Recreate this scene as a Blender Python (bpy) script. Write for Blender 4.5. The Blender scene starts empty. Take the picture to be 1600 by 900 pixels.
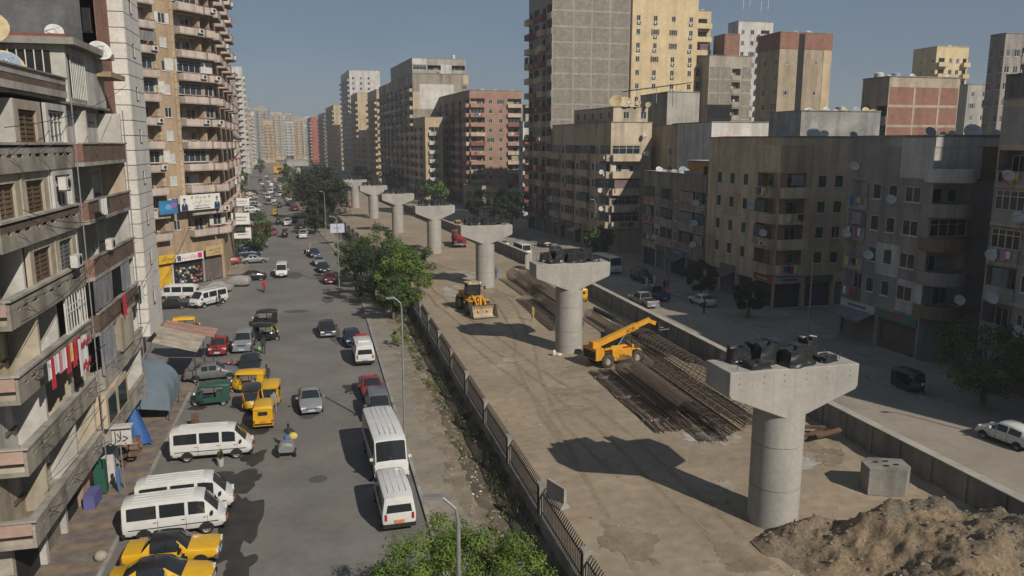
# Dense city street with a viaduct under construction: piers, site, traffic and apartment blocks
import bpy, bmesh, math, random, unicodedata
from mathutils import Vector, Matrix, noise as mnoise
R = math.radians
sc = bpy.context.scene
COL = sc.collection
# ---------------------------------------------------------------- camera (drone, 19 m up; +Y runs up the street)
cam_d = bpy.data.cameras.new('camera'); cam = bpy.data.objects.new('camera', cam_d); COL.objects.link(cam)
cam.location = (0, 0, 19.0); cam.rotation_euler = (R(90 - 10.4), 0, R(-13.9))
cam_d.sensor_width = 36; cam_d.lens = 36 * 1230 / 1600; cam_d.clip_start = 0.3; cam_d.clip_end = 9000
sc.camera = cam
# ---------------------------------------------------------------- light: low winter sun behind the camera and to the right
SUN_EL, SUN_AZ = 35.0, 155.0
world = bpy.data.worlds.new('World'); sc.world = world; world.use_nodes = True
wn = world.node_tree; bg = wn.nodes['Background']
sky = wn.nodes.new('ShaderNodeTexSky'); sky.sky_type = 'NISHITA'; sky.sun_disc = False
sky.sun_elevation = R(SUN_EL); sky.sun_rotation = R(SUN_AZ); sky.air_density = 1.0; sky.dust_density = 0.3; sky.ozone_density = 2.4
hs = wn.nodes.new('ShaderNodeHueSaturation'); hs.inputs['Saturation'].default_value = 0.95          # dusty city sky
tc = wn.nodes.new('ShaderNodeTexCoord'); mpw = wn.nodes.new('ShaderNodeMapping'); mpw.inputs['Scale'].default_value = (1.6, 1.6, 5.0); cn = wn.nodes.new('ShaderNodeTexNoise'); cn.inputs['Scale'].default_value = 1.7; cn.inputs['Detail'].default_value = 6
cr = wn.nodes.new('ShaderNodeMapRange'); cr.inputs[1].default_value = 0.25; cr.inputs[2].default_value = 0.75; cr.inputs[3].default_value = 0.72; cr.inputs[4].default_value = 0.86; cmx = wn.nodes.new('ShaderNodeMix'); cmx.data_type = 'RGBA'; cmx.inputs[7].default_value = (1.85, 2.45, 3.30, 1)   # even slate veil of thin high cloud
wn.links.new(tc.outputs['Generated'], mpw.inputs[0]); wn.links.new(mpw.outputs[0], cn.inputs['Vector']); wn.links.new(cn.outputs['Fac'], cr.inputs[0]); wn.links.new(cr.outputs[0], cmx.inputs[0])
wn.links.new(sky.outputs['Color'], hs.inputs['Color']); wn.links.new(hs.outputs[0], cmx.inputs[6]); wn.links.new(cmx.outputs[2], bg.inputs['Color']); bg.inputs['Strength'].default_value = 0.074
sd = bpy.data.lights.new('sun', 'SUN'); sd.energy = 4.6; sd.angle = R(0.53); sd.color = (1.0, 0.92, 0.81)
so = bpy.data.objects.new('sun', sd); COL.objects.link(so)
sv = Vector((math.sin(R(SUN_AZ)) * math.cos(R(SUN_EL)), math.cos(R(SUN_AZ)) * math.cos(R(SUN_EL)), math.sin(R(SUN_EL))))
so.rotation_euler = (-sv).to_track_quat('-Z', 'Y').to_euler(); so.location = (60, -120, 120)
sc.view_settings.view_transform = 'Standard'; sc.view_settings.look = 'None'; sc.view_settings.gamma = 1.0
sc.view_settings.exposure = 0.0
sc.cycles.max_bounces = 5; sc.cycles.diffuse_bounces = 3; sc.cycles.glossy_bounces = 2; sc.cycles.volume_bounces = 0
sc.cycles.transparent_max_bounces = 6; sc.cycles.use_denoising = True; sc.cycles.caustics_reflective = False; sc.cycles.caustics_refractive = False

# ---------------------------------------------------------------- the street bends gently left past the third pier
def S(y):
    if y <= 95: return 0.0
    if y < 135: return -0.078 * (y - 95) ** 2 / 80
    return -0.078 * (y - 115)
def bend(y): return math.atan(0.078 * min(1, max(0, (y - 95) / 40)))      # local heading change

# ---------------------------------------------------------------- materials
MATS = {}
def nn(nt, t, **k):
    n = nt.nodes.new(t)
    for a, v in k.items():
        if a in n.inputs.keys(): n.inputs[a].default_value = v
        else: setattr(n, a, v)
    return n
def M(name, col, rough=0.85, noise=0.18, scale=0.9, bump=0.0, metal=0.0, spec=0.3, streak=0.0, col2=None, fine=0.10, brick=None, rnd=0.0, coat=0.0):
    if name in MATS: return MATS[name]
    m = bpy.data.materials.new(name); m.use_nodes = True; nt = m.node_tree; L = nt.links.new
    b = nt.nodes['Principled BSDF']; b.inputs['Roughness'].default_value = rough; b.inputs['Metallic'].default_value = metal
    b.inputs['Specular IOR Level'].default_value = spec
    if coat: b.inputs['Coat Weight'].default_value = coat; b.inputs['Coat Roughness'].default_value = 0.08
    c = (*col, 1)
    if noise <= 0 and not brick and not rnd:
        b.inputs['Base Color'].default_value = c; MATS[name] = m; return m
    g = nn(nt, 'ShaderNodeNewGeometry')
    cur = None
    if brick:                                   # courses too fine to model singly
        sx = nn(nt, 'ShaderNodeSeparateXYZ'); L(g.outputs['Position'], sx.inputs[0])
        ad = nn(nt, 'ShaderNodeMath', operation='ADD'); L(sx.outputs[0], ad.inputs[0]); L(sx.outputs[1], ad.inputs[1])
        cb = nn(nt, 'ShaderNodeCombineXYZ'); L(ad.outputs[0], cb.inputs[0]); L(sx.outputs[2], cb.inputs[1])
        bt = nn(nt, 'ShaderNodeTexBrick'); L(cb.outputs[0], bt.inputs['Vector'])
        bt.inputs['Color1'].default_value = c; bt.inputs['Color2'].default_value = (*[x * 0.72 for x in col], 1)
        bt.inputs['Mortar'].default_value = (*brick[2], 1); bt.inputs['Scale'].default_value = 1.0
        bt.inputs['Brick Width'].default_value = brick[0]; bt.inputs['Row Height'].default_value = brick[1]; bt.inputs['Mortar Size'].default_value = brick[1] * 0.1
        cur = bt.outputs['Color']
    n1 = nn(nt, 'ShaderNodeTexNoise'); n1.inputs['Scale'].default_value = scale; n1.inputs['Detail'].default_value = 6; n1.inputs['Roughness'].default_value = 0.65
    L(g.outputs['Position'], n1.inputs['Vector'])
    rp = nn(nt, 'ShaderNodeMapRange'); rp.inputs[1].default_value = 0.3; rp.inputs[2].default_value = 0.7; rp.inputs[3].default_value = 1 - noise; rp.inputs[4].default_value = 1 + noise * 0.6
    L(n1.outputs['Fac'], rp.inputs[0]); fac = rp.outputs[0]
    if fine:
        n2 = nn(nt, 'ShaderNodeTexNoise'); n2.inputs['Scale'].default_value = scale * 9; n2.inputs['Detail'].default_value = 4
        L(g.outputs['Position'], n2.inputs['Vector'])
        r2 = nn(nt, 'ShaderNodeMapRange'); r2.inputs[1].default_value = 0.3; r2.inputs[2].default_value = 0.7; r2.inputs[3].default_value = 1 - fine; r2.inputs[4].default_value = 1 + fine
        L(n2.outputs['Fac'], r2.inputs[0]); mu = nn(nt, 'ShaderNodeMath', operation='MULTIPLY'); L(fac, mu.inputs[0]); L(r2.outputs[0], mu.inputs[1]); fac = mu.outputs[0]
    if streak:                                  # rain runs and soot on old render
        mp = nn(nt, 'ShaderNodeMapping'); mp.inputs['Scale'].default_value = (0.85, 0.85, 0.10); L(g.outputs['Position'], mp.inputs[0])
        n3 = nn(nt, 'ShaderNodeTexNoise'); n3.inputs['Scale'].default_value = 1.0; n3.inputs['Detail'].default_value = 5; L(mp.outputs[0], n3.inputs['Vector'])
        r3 = nn(nt, 'ShaderNodeMapRange'); r3.inputs[1].default_value = 0.42; r3.inputs[2].default_value = 0.68; r3.inputs[3].default_value = 1; r3.inputs[4].default_value = 1 - streak
        L(n3.outputs['Fac'], r3.inputs[0]); mu = nn(nt, 'ShaderNodeMath', operation='MULTIPLY'); L(fac, mu.inputs[0]); L(r3.outputs[0], mu.inputs[1]); fac = mu.outputs[0]
    if rnd:
        oi = nn(nt, 'ShaderNodeObjectInfo'); r4 = nn(nt, 'ShaderNodeMapRange'); r4.inputs[3].default_value = 1 - rnd; r4.inputs[4].default_value = 1 + rnd
        L(oi.outputs['Random'], r4.inputs[0]); mu = nn(nt, 'ShaderNodeMath', operation='MULTIPLY'); L(fac, mu.inputs[0]); L(r4.outputs[0], mu.inputs[1]); fac = mu.outputs[0]
    if col2:
        n5 = nn(nt, 'ShaderNodeTexNoise'); n5.inputs['Scale'].default_value = scale * 0.45; n5.inputs['Detail'].default_value = 8; n5.inputs['Roughness'].default_value = 0.6
        L(g.outputs['Position'], n5.inputs['Vector'])
        r5 = nn(nt, 'ShaderNodeMapRange'); r5.inputs[1].default_value = 0.42; r5.inputs[2].default_value = 0.62; L(n5.outputs['Fac'], r5.inputs[0])
        mc = nn(nt, 'ShaderNodeMix', data_type='RGBA'); L(r5.outputs[0], mc.inputs[0]); mc.inputs[6].default_value = c; mc.inputs[7].default_value = (*col2, 1)
        if cur: L(cur, mc.inputs[6])
        cur = mc.outputs[2]
    mx = nn(nt, 'ShaderNodeMix', data_type='RGBA', blend_type='MULTIPLY'); mx.inputs[0].default_value = 1
    if cur: L(cur, mx.inputs[6])
    else: mx.inputs[6].default_value = c
    L(fac, mx.inputs[7]); L(mx.outputs[2], b.inputs['Base Color'])
    if bump:
        bp = nn(nt, 'ShaderNodeBump'); bp.inputs['Strength'].default_value = bump; bp.inputs['Distance'].default_value = 0.05
        L(n2.outputs['Fac'] if fine else n1.outputs['Fac'], bp.inputs['Height']); L(bp.outputs[0], b.inputs['Normal'])
    MATS[name] = m; return m
def paint(name, col, rough=0.32, rnd=0.0):      # vehicle paint under road dust
    return M('paint_' + name, col, rough, 0.10, 1.4, spec=0.45, fine=0.05, rnd=rnd, coat=0.3)
def flat(name, col, rough=0.7, metal=0.0): return M(name, col, rough, 0.0, metal=metal)
glass = M('dark_glass', (0.018, 0.022, 0.024), 0.08, 0, spec=0.6)
wglass = M('window_glass', (0.03, 0.036, 0.04), 0.12, 0.35, 0.5, spec=0.5, rnd=0.4)
tyre_m = M('tyre_rubber', (0.022, 0.021, 0.02), 0.9, 0.2, 3)
rim_m = M('wheel_steel', (0.36, 0.36, 0.35), 0.45, 0.15, 6, metal=0.5)
dark_m = M('dark_trim', (0.018, 0.018, 0.018), 0.7, 0.2, 3)
void_m = M('dark_interior', (0.022, 0.021, 0.02), 0.95, 0.3, 0.8)
chrome_m = flat('bright_metal', (0.55, 0.55, 0.55), 0.25, 0.9)
head_m = flat('headlamp_glass', (0.62, 0.64, 0.66), 0.12)
tail_m = flat('tail_lamp_red', (0.32, 0.015, 0.012), 0.25)
amber_m = flat('amber_lamp', (0.6, 0.2, 0.02), 0.3)
plate_m = flat('number_plate', (0.34, 0.42, 0.55), 0.5)
plateo_m = flat('number_plate_orange', (0.6, 0.16, 0.05), 0.5)
conc = M('cast_concrete', (0.33, 0.315, 0.285), 0.9, 0.16, 0.45, bump=0.1, streak=0.16, fine=0.07)
conc_d = M('weathered_concrete', (0.25, 0.235, 0.205), 0.92, 0.28, 0.8, bump=0.15, streak=0.4)
white_w = M('white_render', (0.60, 0.58, 0.54), 0.9, 0.14, 0.7, streak=0.18)
rust = M('rusty_rebar', (0.105, 0.078, 0.06), 0.85, 0.3, 2.5)
steel_d = M('dark_steel', (0.06, 0.055, 0.05), 0.6, 0.3, 3, metal=0.4)
galv = M('galvanised_steel', (0.30, 0.30, 0.29), 0.5, 0.2, 2, metal=0.5)
blackp = M('black_sheeting', (0.020, 0.022, 0.024), 0.38, 0.3, 2, spec=0.5)
wood = M('brown_timber', (0.12, 0.075, 0.045), 0.8, 0.3, 2)

# ---------------------------------------------------------------- mesh builder and objects
class MB:
    def __init__(s): s.v = []; s.f = []; s.mi = []; s.mats = []
    def m(s, mat):
        if mat not in s.mats: s.mats.append(mat)
        return s.mats.index(mat)
    def poly(s, pts, mat):
        i = len(s.v); s.v += [tuple(p) for p in pts]; s.f.append(tuple(range(i, i + len(pts)))); s.mi.append(s.m(mat))
    def faces(s, vs, fs, mat):
        i = len(s.v); k = s.m(mat); s.v += [tuple(p) for p in vs]
        for f in fs: s.f.append(tuple(j + i for j in f)); s.mi.append(k)
    def box(s, x0, y0, z0, x1, y1, z1, mat, T=None):
        vs = [(x, y, z) for x in (x0, x1) for y in (y0, y1) for z in (z0, z1)]
        if T: vs = [T @ Vector(p) for p in vs]
        s.faces(vs, [(0, 1, 3, 2), (4, 6, 7, 5), (0, 4, 5, 1), (2, 3, 7, 6), (0, 2, 6, 4), (1, 5, 7, 3)], mat)
    def bar(s, a, b, w, h, mat):                # square bar between two points
        a = Vector(a); b = Vector(b); d = b - a; L = d.length
        if L < 1e-6: return
        T = Matrix.Translation(a) @ d.to_track_quat('X', 'Z').to_matrix().to_4x4()
        s.box(0, -w / 2, -h / 2, L, w / 2, h / 2, mat, T)
    def cyl(s, a, b, r0, r1, n, mat, caps=True):
        a = Vector(a); b = Vector(b); q = (b - a).to_track_quat('Z', 'Y'); vs = []
        for p, r in ((a, r0), (b, r1)):
            for k in range(n):
                t = 2 * math.pi * k / n; vs.append(p + q @ Vector((r * math.cos(t), r * math.sin(t), 0)))
        fs = [(k, (k + 1) % n, n + (k + 1) % n, n + k) for k in range(n)]
        if caps: fs += [tuple(range(n - 1, -1, -1)), tuple(range(n, 2 * n))]
        s.faces(vs, fs, mat)
    def tube(s, pts, r, n, mat):
        for a, b in zip(pts, pts[1:]): s.cyl(a, b, r, r, n, mat, True)
    def lathe(s, prof, n, mat, T=None):          # prof [(r, z)]
        vs = []
        for r, z in prof:
            for k in range(n):
                t = 2 * math.pi * k / n; p = Vector((r * math.cos(t), r * math.sin(t), z)); vs.append(T @ p if T else p)
        fs = [(i * n + k, i * n + (k + 1) % n, (i + 1) * n + (k + 1) % n, (i + 1) * n + k) for i in range(len(prof) - 1) for k in range(n)]
        s.faces(vs, fs, mat)
    def grid(s, P, nu, nv, mat):                 # P(i, j) -> point
        s.faces([P(i, j) for j in range(nv + 1) for i in range(nu + 1)], [(j * (nu + 1) + i, j * (nu + 1) + i + 1, (j + 1) * (nu + 1) + i + 1, (j + 1) * (nu + 1) + i) for j in range(nv) for i in range(nu)], mat)
    def ell(s, c, r, mat, n=8, k=6, T=None):
        c = Vector(c); pr = []
        for i in range(k + 1):
            t = math.pi * i / k; pr.append((math.sin(t), -math.cos(t)))
        A = Matrix.Translation(c) @ (T or Matrix()) @ Matrix.Diagonal((*r, 1))
        s.lathe(pr, n, mat, A)
    def mesh(s, name, smooth=None):
        me = bpy.data.meshes.new(name); me.from_pydata(s.v, [], s.f)
        for m in s.mats: me.materials.append(m)
        me.polygons.foreach_set('material_index', s.mi)
        if smooth is not None:
            b = bmesh.new(); b.from_mesh(me); bmesh.ops.remove_doubles(b, verts=b.verts, dist=0.0004); bmesh.ops.recalc_face_normals(b, faces=b.faces); b.to_mesh(me); b.free()
            me.polygons.foreach_set('use_smooth', [True] * len(me.polygons)); me.set_sharp_from_angle(angle=R(smooth))
        me.update(); return me
def ob(name, me, parent=None, loc=(0, 0, 0), rz=0.0, rot=None, scl=None):
    o = bpy.data.objects.new(name, me)
    o.location = loc; o.rotation_euler = rot if rot else (0, 0, rz)
    if scl: o.scale = scl if hasattr(scl, '__len__') else (scl,) * 3
    if parent: o.parent = parent
    COL.objects.link(o); return o
def tag(o, label=None, cat=None, group=None, kind=None):
    if label: o['label'] = label
    if cat: o['category'] = cat
    if group: o['group'] = group
    if kind: o['kind'] = kind
    return o
def thing(name, label, cat, loc=(0, 0, 0), rz=0.0, group=None):
    return tag(ob(name, None, None, loc, rz), label, cat, group)
def struct(name, mb, parent=None, smooth=None):
    o = ob(name, mb.mesh(name, smooth), parent)
    if not parent: o['kind'] = 'structure'
    return o
def tree_copy(o, parent=None):
    c = o.copy(); COL.objects.link(c); c.parent = parent
    for ch in o.children: tree_copy(ch, c)
    return c
CACHE = {}
def cached(key, fn):
    if key not in CACHE: CACHE[key] = fn()
    return CACHE[key]
ORD = ['first', 'second', 'third', 'fourth', 'fifth', 'sixth', 'seventh', 'eighth', 'ninth', 'tenth', 'eleventh', 'twelfth', 'thirteenth', 'fourteenth', 'fifteenth', 'sixteenth']
def fbm(x, y, z=0.0, o=4): return mnoise.fractal(Vector((x, y, z)), 1.0, 2.0, o)
# ---------------------------------------------------------------- lettering (Arabic shaped by hand from presentation forms)
FORMS = {}
for cp in range(0xFE80, 0xFEFD):
    dc = unicodedata.decomposition(chr(cp)).split()
    if len(dc) == 2: FORMS.setdefault(chr(int(dc[1], 16)), {})[dc[0][1:-1]] = chr(cp)
    if len(dc) == 3: FORMS.setdefault(chr(int(dc[1], 16)) + chr(int(dc[2], 16)), {})[dc[0][1:-1]] = chr(cp)
def arabic(t):
    u = []; i = 0
    while i < len(t):
        if t[i:i + 2] in FORMS: u.append(t[i:i + 2]); i += 2
        else: u.append(t[i]); i += 1
    out = []
    for i, c in enumerate(u):
        f = FORMS.get(c)
        if not f: out.append(c); continue
        pj = i > 0 and 'initial' in FORMS.get(u[i - 1], {}); nj = 'initial' in f and i + 1 < len(u) and 'final' in FORMS.get(u[i + 1], {})
        k = 'medial' if pj and nj else 'final' if pj else 'initial' if nj else 'isolated'
        out.append(f.get(k, f.get('isolated', c)))
    return ''.join(reversed(out))
def text_mesh(t, size, mat, width=None, depth=0.006):
    cu = bpy.data.curves.new('lettering', 'FONT'); cu.body = t; cu.size = size; cu.align_x = 'CENTER'; cu.align_y = 'CENTER'; cu.extrude = depth; cu.resolution_u = 3
    o = bpy.data.objects.new('lettering', cu); COL.objects.link(o)
    bpy.context.view_layer.update()
    me = bpy.data.meshes.new_from_object(o.evaluated_get(bpy.context.evaluated_depsgraph_get()))
    bpy.data.objects.remove(o); me.name = 'lettering'; me.materials.clear(); me.materials.append(mat)
    xs = [v.co.x for v in me.vertices] or [0, 1]
    if width and max(xs) - min(xs) > 1e-4:
        k = width / (max(xs) - min(xs)); c = (max(xs) + min(xs)) / 2
        for v in me.vertices: v.co.x = (v.co.x - c) * k
    # stand it upright: x along the wall, z up, face to -y
    me.transform(Matrix.Rotation(R(90), 4, 'X')); return me

# ================================================================ ground, roads, pavements
asph = M('dusty_asphalt', (0.150, 0.143, 0.132), 0.9, 0.20, 0.22, bump=0.08, col2=(0.180, 0.168, 0.148), fine=0.07)
asph_r = M('dusty_asphalt_far_road', (0.285, 0.25, 0.20), 0.92, 0.18, 0.25, bump=0.08, col2=(0.24, 0.212, 0.172), fine=0.07)
dirt = M('site_dirt', (0.295, 0.236, 0.165), 0.97, 0.20, 0.16, bump=0.5, col2=(0.262, 0.213, 0.153), fine=0.14)
dust = M('dusty_ground', (0.25, 0.21, 0.16), 0.96, 0.25, 0.2, bump=0.2, col2=(0.19, 0.165, 0.13))
side_m = M('dusty_paving', (0.225, 0.20, 0.165), 0.95, 0.22, 0.5, bump=0.15, col2=(0.27, 0.235, 0.185))
kerb_m = M('kerb_concrete', (0.27, 0.26, 0.235), 0.92, 0.3, 1.2, rnd=0.12)
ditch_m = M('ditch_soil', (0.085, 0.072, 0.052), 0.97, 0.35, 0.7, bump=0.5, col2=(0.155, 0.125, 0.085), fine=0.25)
mound_m = M('turned_soil', (0.205, 0.152, 0.097), 0.98, 0.3, 0.7, bump=0.8, col2=(0.165, 0.130, 0.090), fine=0.3)
def paving_mat():
    m = bpy.data.materials.new('coloured_pavers'); m.use_nodes = True; nt = m.node_tree; L = nt.links.new; b = nt.nodes['Principled BSDF']; b.inputs['Roughness'].default_value = 0.9
    g = nn(nt, 'ShaderNodeNewGeometry'); bt = nn(nt, 'ShaderNodeTexBrick'); L(g.outputs['Position'], bt.inputs['Vector']); bt.offset = 0.5
    for k, v in (('Color1', (0.20, 0.155, 0.135, 1)), ('Color2', (0.17, 0.15, 0.14, 1)), ('Mortar', (0.10, 0.09, 0.08, 1))): bt.inputs[k].default_value = v
    for k, v in (('Scale', 1.0), ('Brick Width', 0.4), ('Row Height', 0.2), ('Mortar Size', 0.012)): bt.inputs[k].default_value = v
    sx = nn(nt, 'ShaderNodeSeparateXYZ'); L(g.outputs['Position'], sx.inputs[0])
    n1 = nn(nt, 'ShaderNodeTexNoise'); n1.inputs['Scale'].default_value = 0.35; n1.inputs['Detail'].default_value = 2; L(g.outputs['Position'], n1.inputs['Vector'])
    ml = nn(nt, 'ShaderNodeMath', operation='MULTIPLY_ADD'); L(n1.outputs['Fac'], ml.inputs[0]); ml.inputs[1].default_value = 0.9; L(sx.outputs[1], ml.inputs[2])
    sn = nn(nt, 'ShaderNodeMath', operation='SINE'); mm = nn(nt, 'ShaderNodeMath', operation='MULTIPLY'); mm.inputs[1].default_value = 3.1; L(ml.outputs[0], mm.inputs[0]); L(mm.outputs[0], sn.inputs[0])
    r = nn(nt, 'ShaderNodeMapRange'); r.inputs[1].default_value = 0.25; r.inputs[2].default_value = 0.6; r.inputs[4].default_value = 0.5; L(sn.outputs[0], r.inputs[0])
    mx = nn(nt, 'ShaderNodeMix', data_type='RGBA'); L(r.outputs[0], mx.inputs[0]); L(bt.outputs['Color'], mx.inputs[6]); mx.inputs[7].default_value = (0.27, 0.195, 0.10, 1)
    n2 = nn(nt, 'ShaderNodeTexNoise'); n2.inputs['Scale'].default_value = 1.6; n2.inputs['Detail'].default_value = 7; L(g.outputs['Position'], n2.inputs['Vector'])
    r2 = nn(nt, 'ShaderNodeMapRange'); r2.inputs[1].default_value = 0.3; r2.inputs[2].default_value = 0.7; r2.inputs[3].default_value = 0.62; r2.inputs[4].default_value = 1.15; L(n2.outputs['Fac'], r2.inputs[0])
    m2 = nn(nt, 'ShaderNodeMix', data_type='RGBA', blend_type='MULTIPLY'); m2.inputs[0].default_value = 1; L(mx.outputs[2], m2.inputs[6]); L(r2.outputs[0], m2.inputs[7]); L(m2.outputs[2], b.inputs['Base Color'])
    return m
pave = paving_mat()
def strip(xa, xb, y0, y1, z, mat, step=4.0, mb=None):
    mb = mb or MB(); n = max(1, int((y1 - y0) / step)); f = lambda x, y: x(y) if callable(x) else x
    mb.grid(lambda i, j: ((f(xb, y0 + (y1 - y0) * j / n) if i else f(xa, y0 + (y1 - y0) * j / n)) + S(y0 + (y1 - y0) * j / n), y0 + (y1 - y0) * j / n, z), 1, n, mat)
    return mb
g = MB(); g.poly([(-2600, -600, -0.75), (2600, -600, -0.75), (2600, 4200, -0.75), (-2600, 4200, -0.75)], dust); struct('ground', g)
# city ground either side (the ditch dips below it)
g = MB(); strip(-400, 7.4, -40, 1600, -0.004, dust, 8, g); struct('near_ground', g)
g = MB(); strip(32.4, 600, -40, 1600, -0.004, dust, 8, g); struct('far_side_ground', g)
g = MB(); strip(7.4, 33, 320, 1600, -0.004, dust, 8, g); struct('median_ground', g)
g = MB(); strip(lambda y: -9.9 + 1.2 * math.sin(y * 0.05) if y > 66 else -10.0, lambda y: 4.75, -30, 1500, 0.004, asph, 4, g)
g.grid(lambda i, j: (-60 + 50.5 * i, 66.5 + j * 33.0, 0.009), 1, 1, asph)          # mouth of the side street
ROAD = struct('road', g)
g = MB(); strip(33.9, 43.6, -30, 1500, 0.004, asph_r, 4, g); struct('service_road', g)
g = MB(); strip(43.6, 51.2, -30, 700, 0.13, side_m, 4, g); strip(43.6, 43.6, -30, 700, 0.0, side_m, 4)
struct('far_pavement', g)
g = MB(); g.grid(lambda i, j: (-13.4 + 3.25 * i, -5 + 68 * j, 0.13), 1, 1, pave); struct('near_pavement', g)
g = MB(); strip(-13.6, -10.4, 120, 700, 0.13, side_m, 4, g); struct('pavement_beyond_corner', g)
g = MB(); strip(4.95, 7.6, -20, 320, 0.115, side_m, 4, g); PAVF = struct('pavement_beside_fence', g)
def kerbs(name, x, y0, y1, h=0.14, w=0.2, parts=60):
    root = tag(ob(name, None), kind='structure'); L = 1.0
    me = cached(('kerb', h, w), lambda: (lambda mb: (mb.box(-w / 2, -0.49, -0.05, w / 2, 0.49, h, kerb_m), mb.mesh('kerb_stone'))[1])(MB()))
    y = y0
    while y < y1:
        ob('kerb_stone', me, root, (x + S(y), y, 0), bend(y)); y += L
kerbs('kerb_beside_fence', 4.85, 22, 140)
kerbs('kerb_near_pavement', -10.1, 28, 63)
kerbs('kerb_far_pavement', 43.55, 28, 150)
# ditch between the pavement and the fence: dusty lip, soil, rubble and weeds
def ditch_z(u, y):
    d = -0.55 * math.sin(math.pi * min(1, max(0, (u - 0.25) / 0.72))) if u > 0.25 else 0.10 * (0.25 - u) * 2
    return d + 0.10 * fbm(u * 3, y * 0.9) + 0.05 * fbm(u * 9, y * 3, 4)
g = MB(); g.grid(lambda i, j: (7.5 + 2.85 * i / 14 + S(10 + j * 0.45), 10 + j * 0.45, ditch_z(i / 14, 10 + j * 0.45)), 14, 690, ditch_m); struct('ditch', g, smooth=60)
# the building site
def site_z(x, y):
    z = 0.03 + 0.045 * fbm(x * 0.35, y * 0.22, 7) + 0.02 * fbm(x * 1.7, y * 1.1, 3)
    for c in (15.2, 17.1, 24.8, 26.6):                                       # wheel ruts
        d = x - c - 2.4 * math.sin(y * 0.04 + c) - fbm(c, y * .05, 2); z -= 0.012 * math.exp(-(d / 0.28) ** 2)
    if x > 29.5 and y < 60: z += 0.25 * (x - 29.5) / 3.5 * (0.6 + fbm(x, y * 0.5, 9))
    return z
g = MB(); g.grid(lambda i, j: (10.25 + 22.6 * i / 64 + S(8 + j * 0.5), 8 + j * 0.5, site_z(10.25 + 22.6 * i / 64, 8 + j * 0.5)), 64, 624, dirt); SITE = struct('site_ground', g, smooth=60)
# spoil heap by the near pier
def heap_z(x, y):
    e = lambda cx, cy, rx, ry, h, p=2: h * math.exp(-((abs(x - cx) / rx) ** p + (abs(y - cy) / ry) ** p))
    z = e(27.4, 25.8, 3.4, 2.6, 2.3, 2.6) + e(24.6, 29.6, 1.7, 1.2, 1.15) + e(30.6, 23.0, 2.2, 3.2, 1.7) + e(22.6, 31.0, 1.5, .9, 0.6) + e(25.9, 28.6, 2.0, 1.3, 1.0) + e(28.4, 29.2, 2.6, 1.3, 1.5) + e(23.8, 23.4, 1.8, 1.8, 0.8) + e(31.2, 27.6, 1.2, 2.2, 1.3) + e(25.2, 31.4, 3.5, .9, .35) + e(21.6, 30.8, 1.9, .9, .55) + e(22.6, 28.4, 2.0, 1.4, .5)
    k = min(1, z * 1.6)
    return z * 1.05 - 0.10 + k * (0.40 * fbm(x * 0.7, y * 0.7, 1, 3) + 0.12 * fbm(x * 1.9, y * 1.6, 5, 3) + 0.055 * fbm(x * 6, y * 6, 2, 3)) + 0.05 * k * math.sin(x * 5.2 + y * 1.1 + 1.5 * fbm(x * .4, y * .4, 3)) * (1 if x < 27 else 0)
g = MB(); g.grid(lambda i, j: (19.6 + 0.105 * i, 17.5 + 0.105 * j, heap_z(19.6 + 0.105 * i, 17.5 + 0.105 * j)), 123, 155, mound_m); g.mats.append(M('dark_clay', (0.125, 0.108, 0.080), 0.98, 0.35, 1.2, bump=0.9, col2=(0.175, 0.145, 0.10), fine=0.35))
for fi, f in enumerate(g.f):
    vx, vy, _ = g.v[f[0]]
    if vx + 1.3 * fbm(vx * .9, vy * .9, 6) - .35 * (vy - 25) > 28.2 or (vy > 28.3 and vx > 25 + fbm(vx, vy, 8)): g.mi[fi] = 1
struct('spoil_heap', g, smooth=50)
rng = random.Random(11)
def pebble(mb, x, y, z, r, mat):
    vs = []; 
    for dx, dy, dz in ((1, 0, 0), (-1, 0, 0), (0, 1, 0), (0, -1, 0), (0, 0, 1), (0, 0, -0.6)):
        k = r * rng.uniform(0.6, 1.25); vs.append((x + dx * k + rng.uniform(-.2, .2) * r, y + dy * k + rng.uniform(-.2, .2) * r, z + dz * k * 0.8))
    mb.faces(vs, [(0, 2, 4), (2, 1, 4), (1, 3, 4), (3, 0, 4), (2, 0, 5), (1, 2, 5), (3, 1, 5), (0, 3, 5)], mat)
clod = M('soil_clods', (0.21, 0.165, 0.112), 0.98, 0.4, 3)
grit = M('pale_rubble', (0.32, 0.29, 0.24), 0.95, 0.35, 3)
mb = MB()
for _ in range(2600):
    x, y = rng.uniform(20, 32.4), rng.uniform(18, 34); h = heap_z(x, y)
    if h > 0.1: pebble(mb, x, y, h + 0.01, rng.choice((0.02, 0.03, 0.03, 0.04, 0.06, 0.12)), clod if rng.random() < 0.93 else grit)
tag(ob('soil_clods', mb.mesh('soil_clods')), 'loose clods and stones scattered over the spoil heap by the near pier', 'soil', kind='stuff')
mb = MB()
for _ in range(900):
    x, y = rng.uniform(11, 32.5), rng.uniform(20, 130)
    if rng.random() < 0.4: x = rng.uniform(26, 32.5)
    pebble(mb, x + S(y), y, site_z(x, y) + 0.01, rng.choice((0.03, 0.05, 0.06, 0.1)), grit if rng.random() < 0.5 else clod)
tag(ob('site_rubble', mb.mesh('site_rubble')), 'small stones and rubble lying about the dirt of the building site', 'rubble', kind='stuff')
mb = MB(); litter = [flat('litter_white', (0.6, 0.6, 0.57)), flat('litter_blue', (0.1, 0.2, 0.35)), grit, clod]
for _ in range(1500):
    y = rng.uniform(20, 125); u = rng.gauss(0.32, 0.2)
    if 0.02 < u < 0.95: pebble(mb, 7.5 + 2.85 * u + S(y), y, ditch_z(u, y) + 0.02, rng.choice((0.04, 0.06, 0.08, 0.12)), rng.choice((grit, grit, clod, clod, clod, litter[0] if rng.random() < .08 else clod)))
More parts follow.
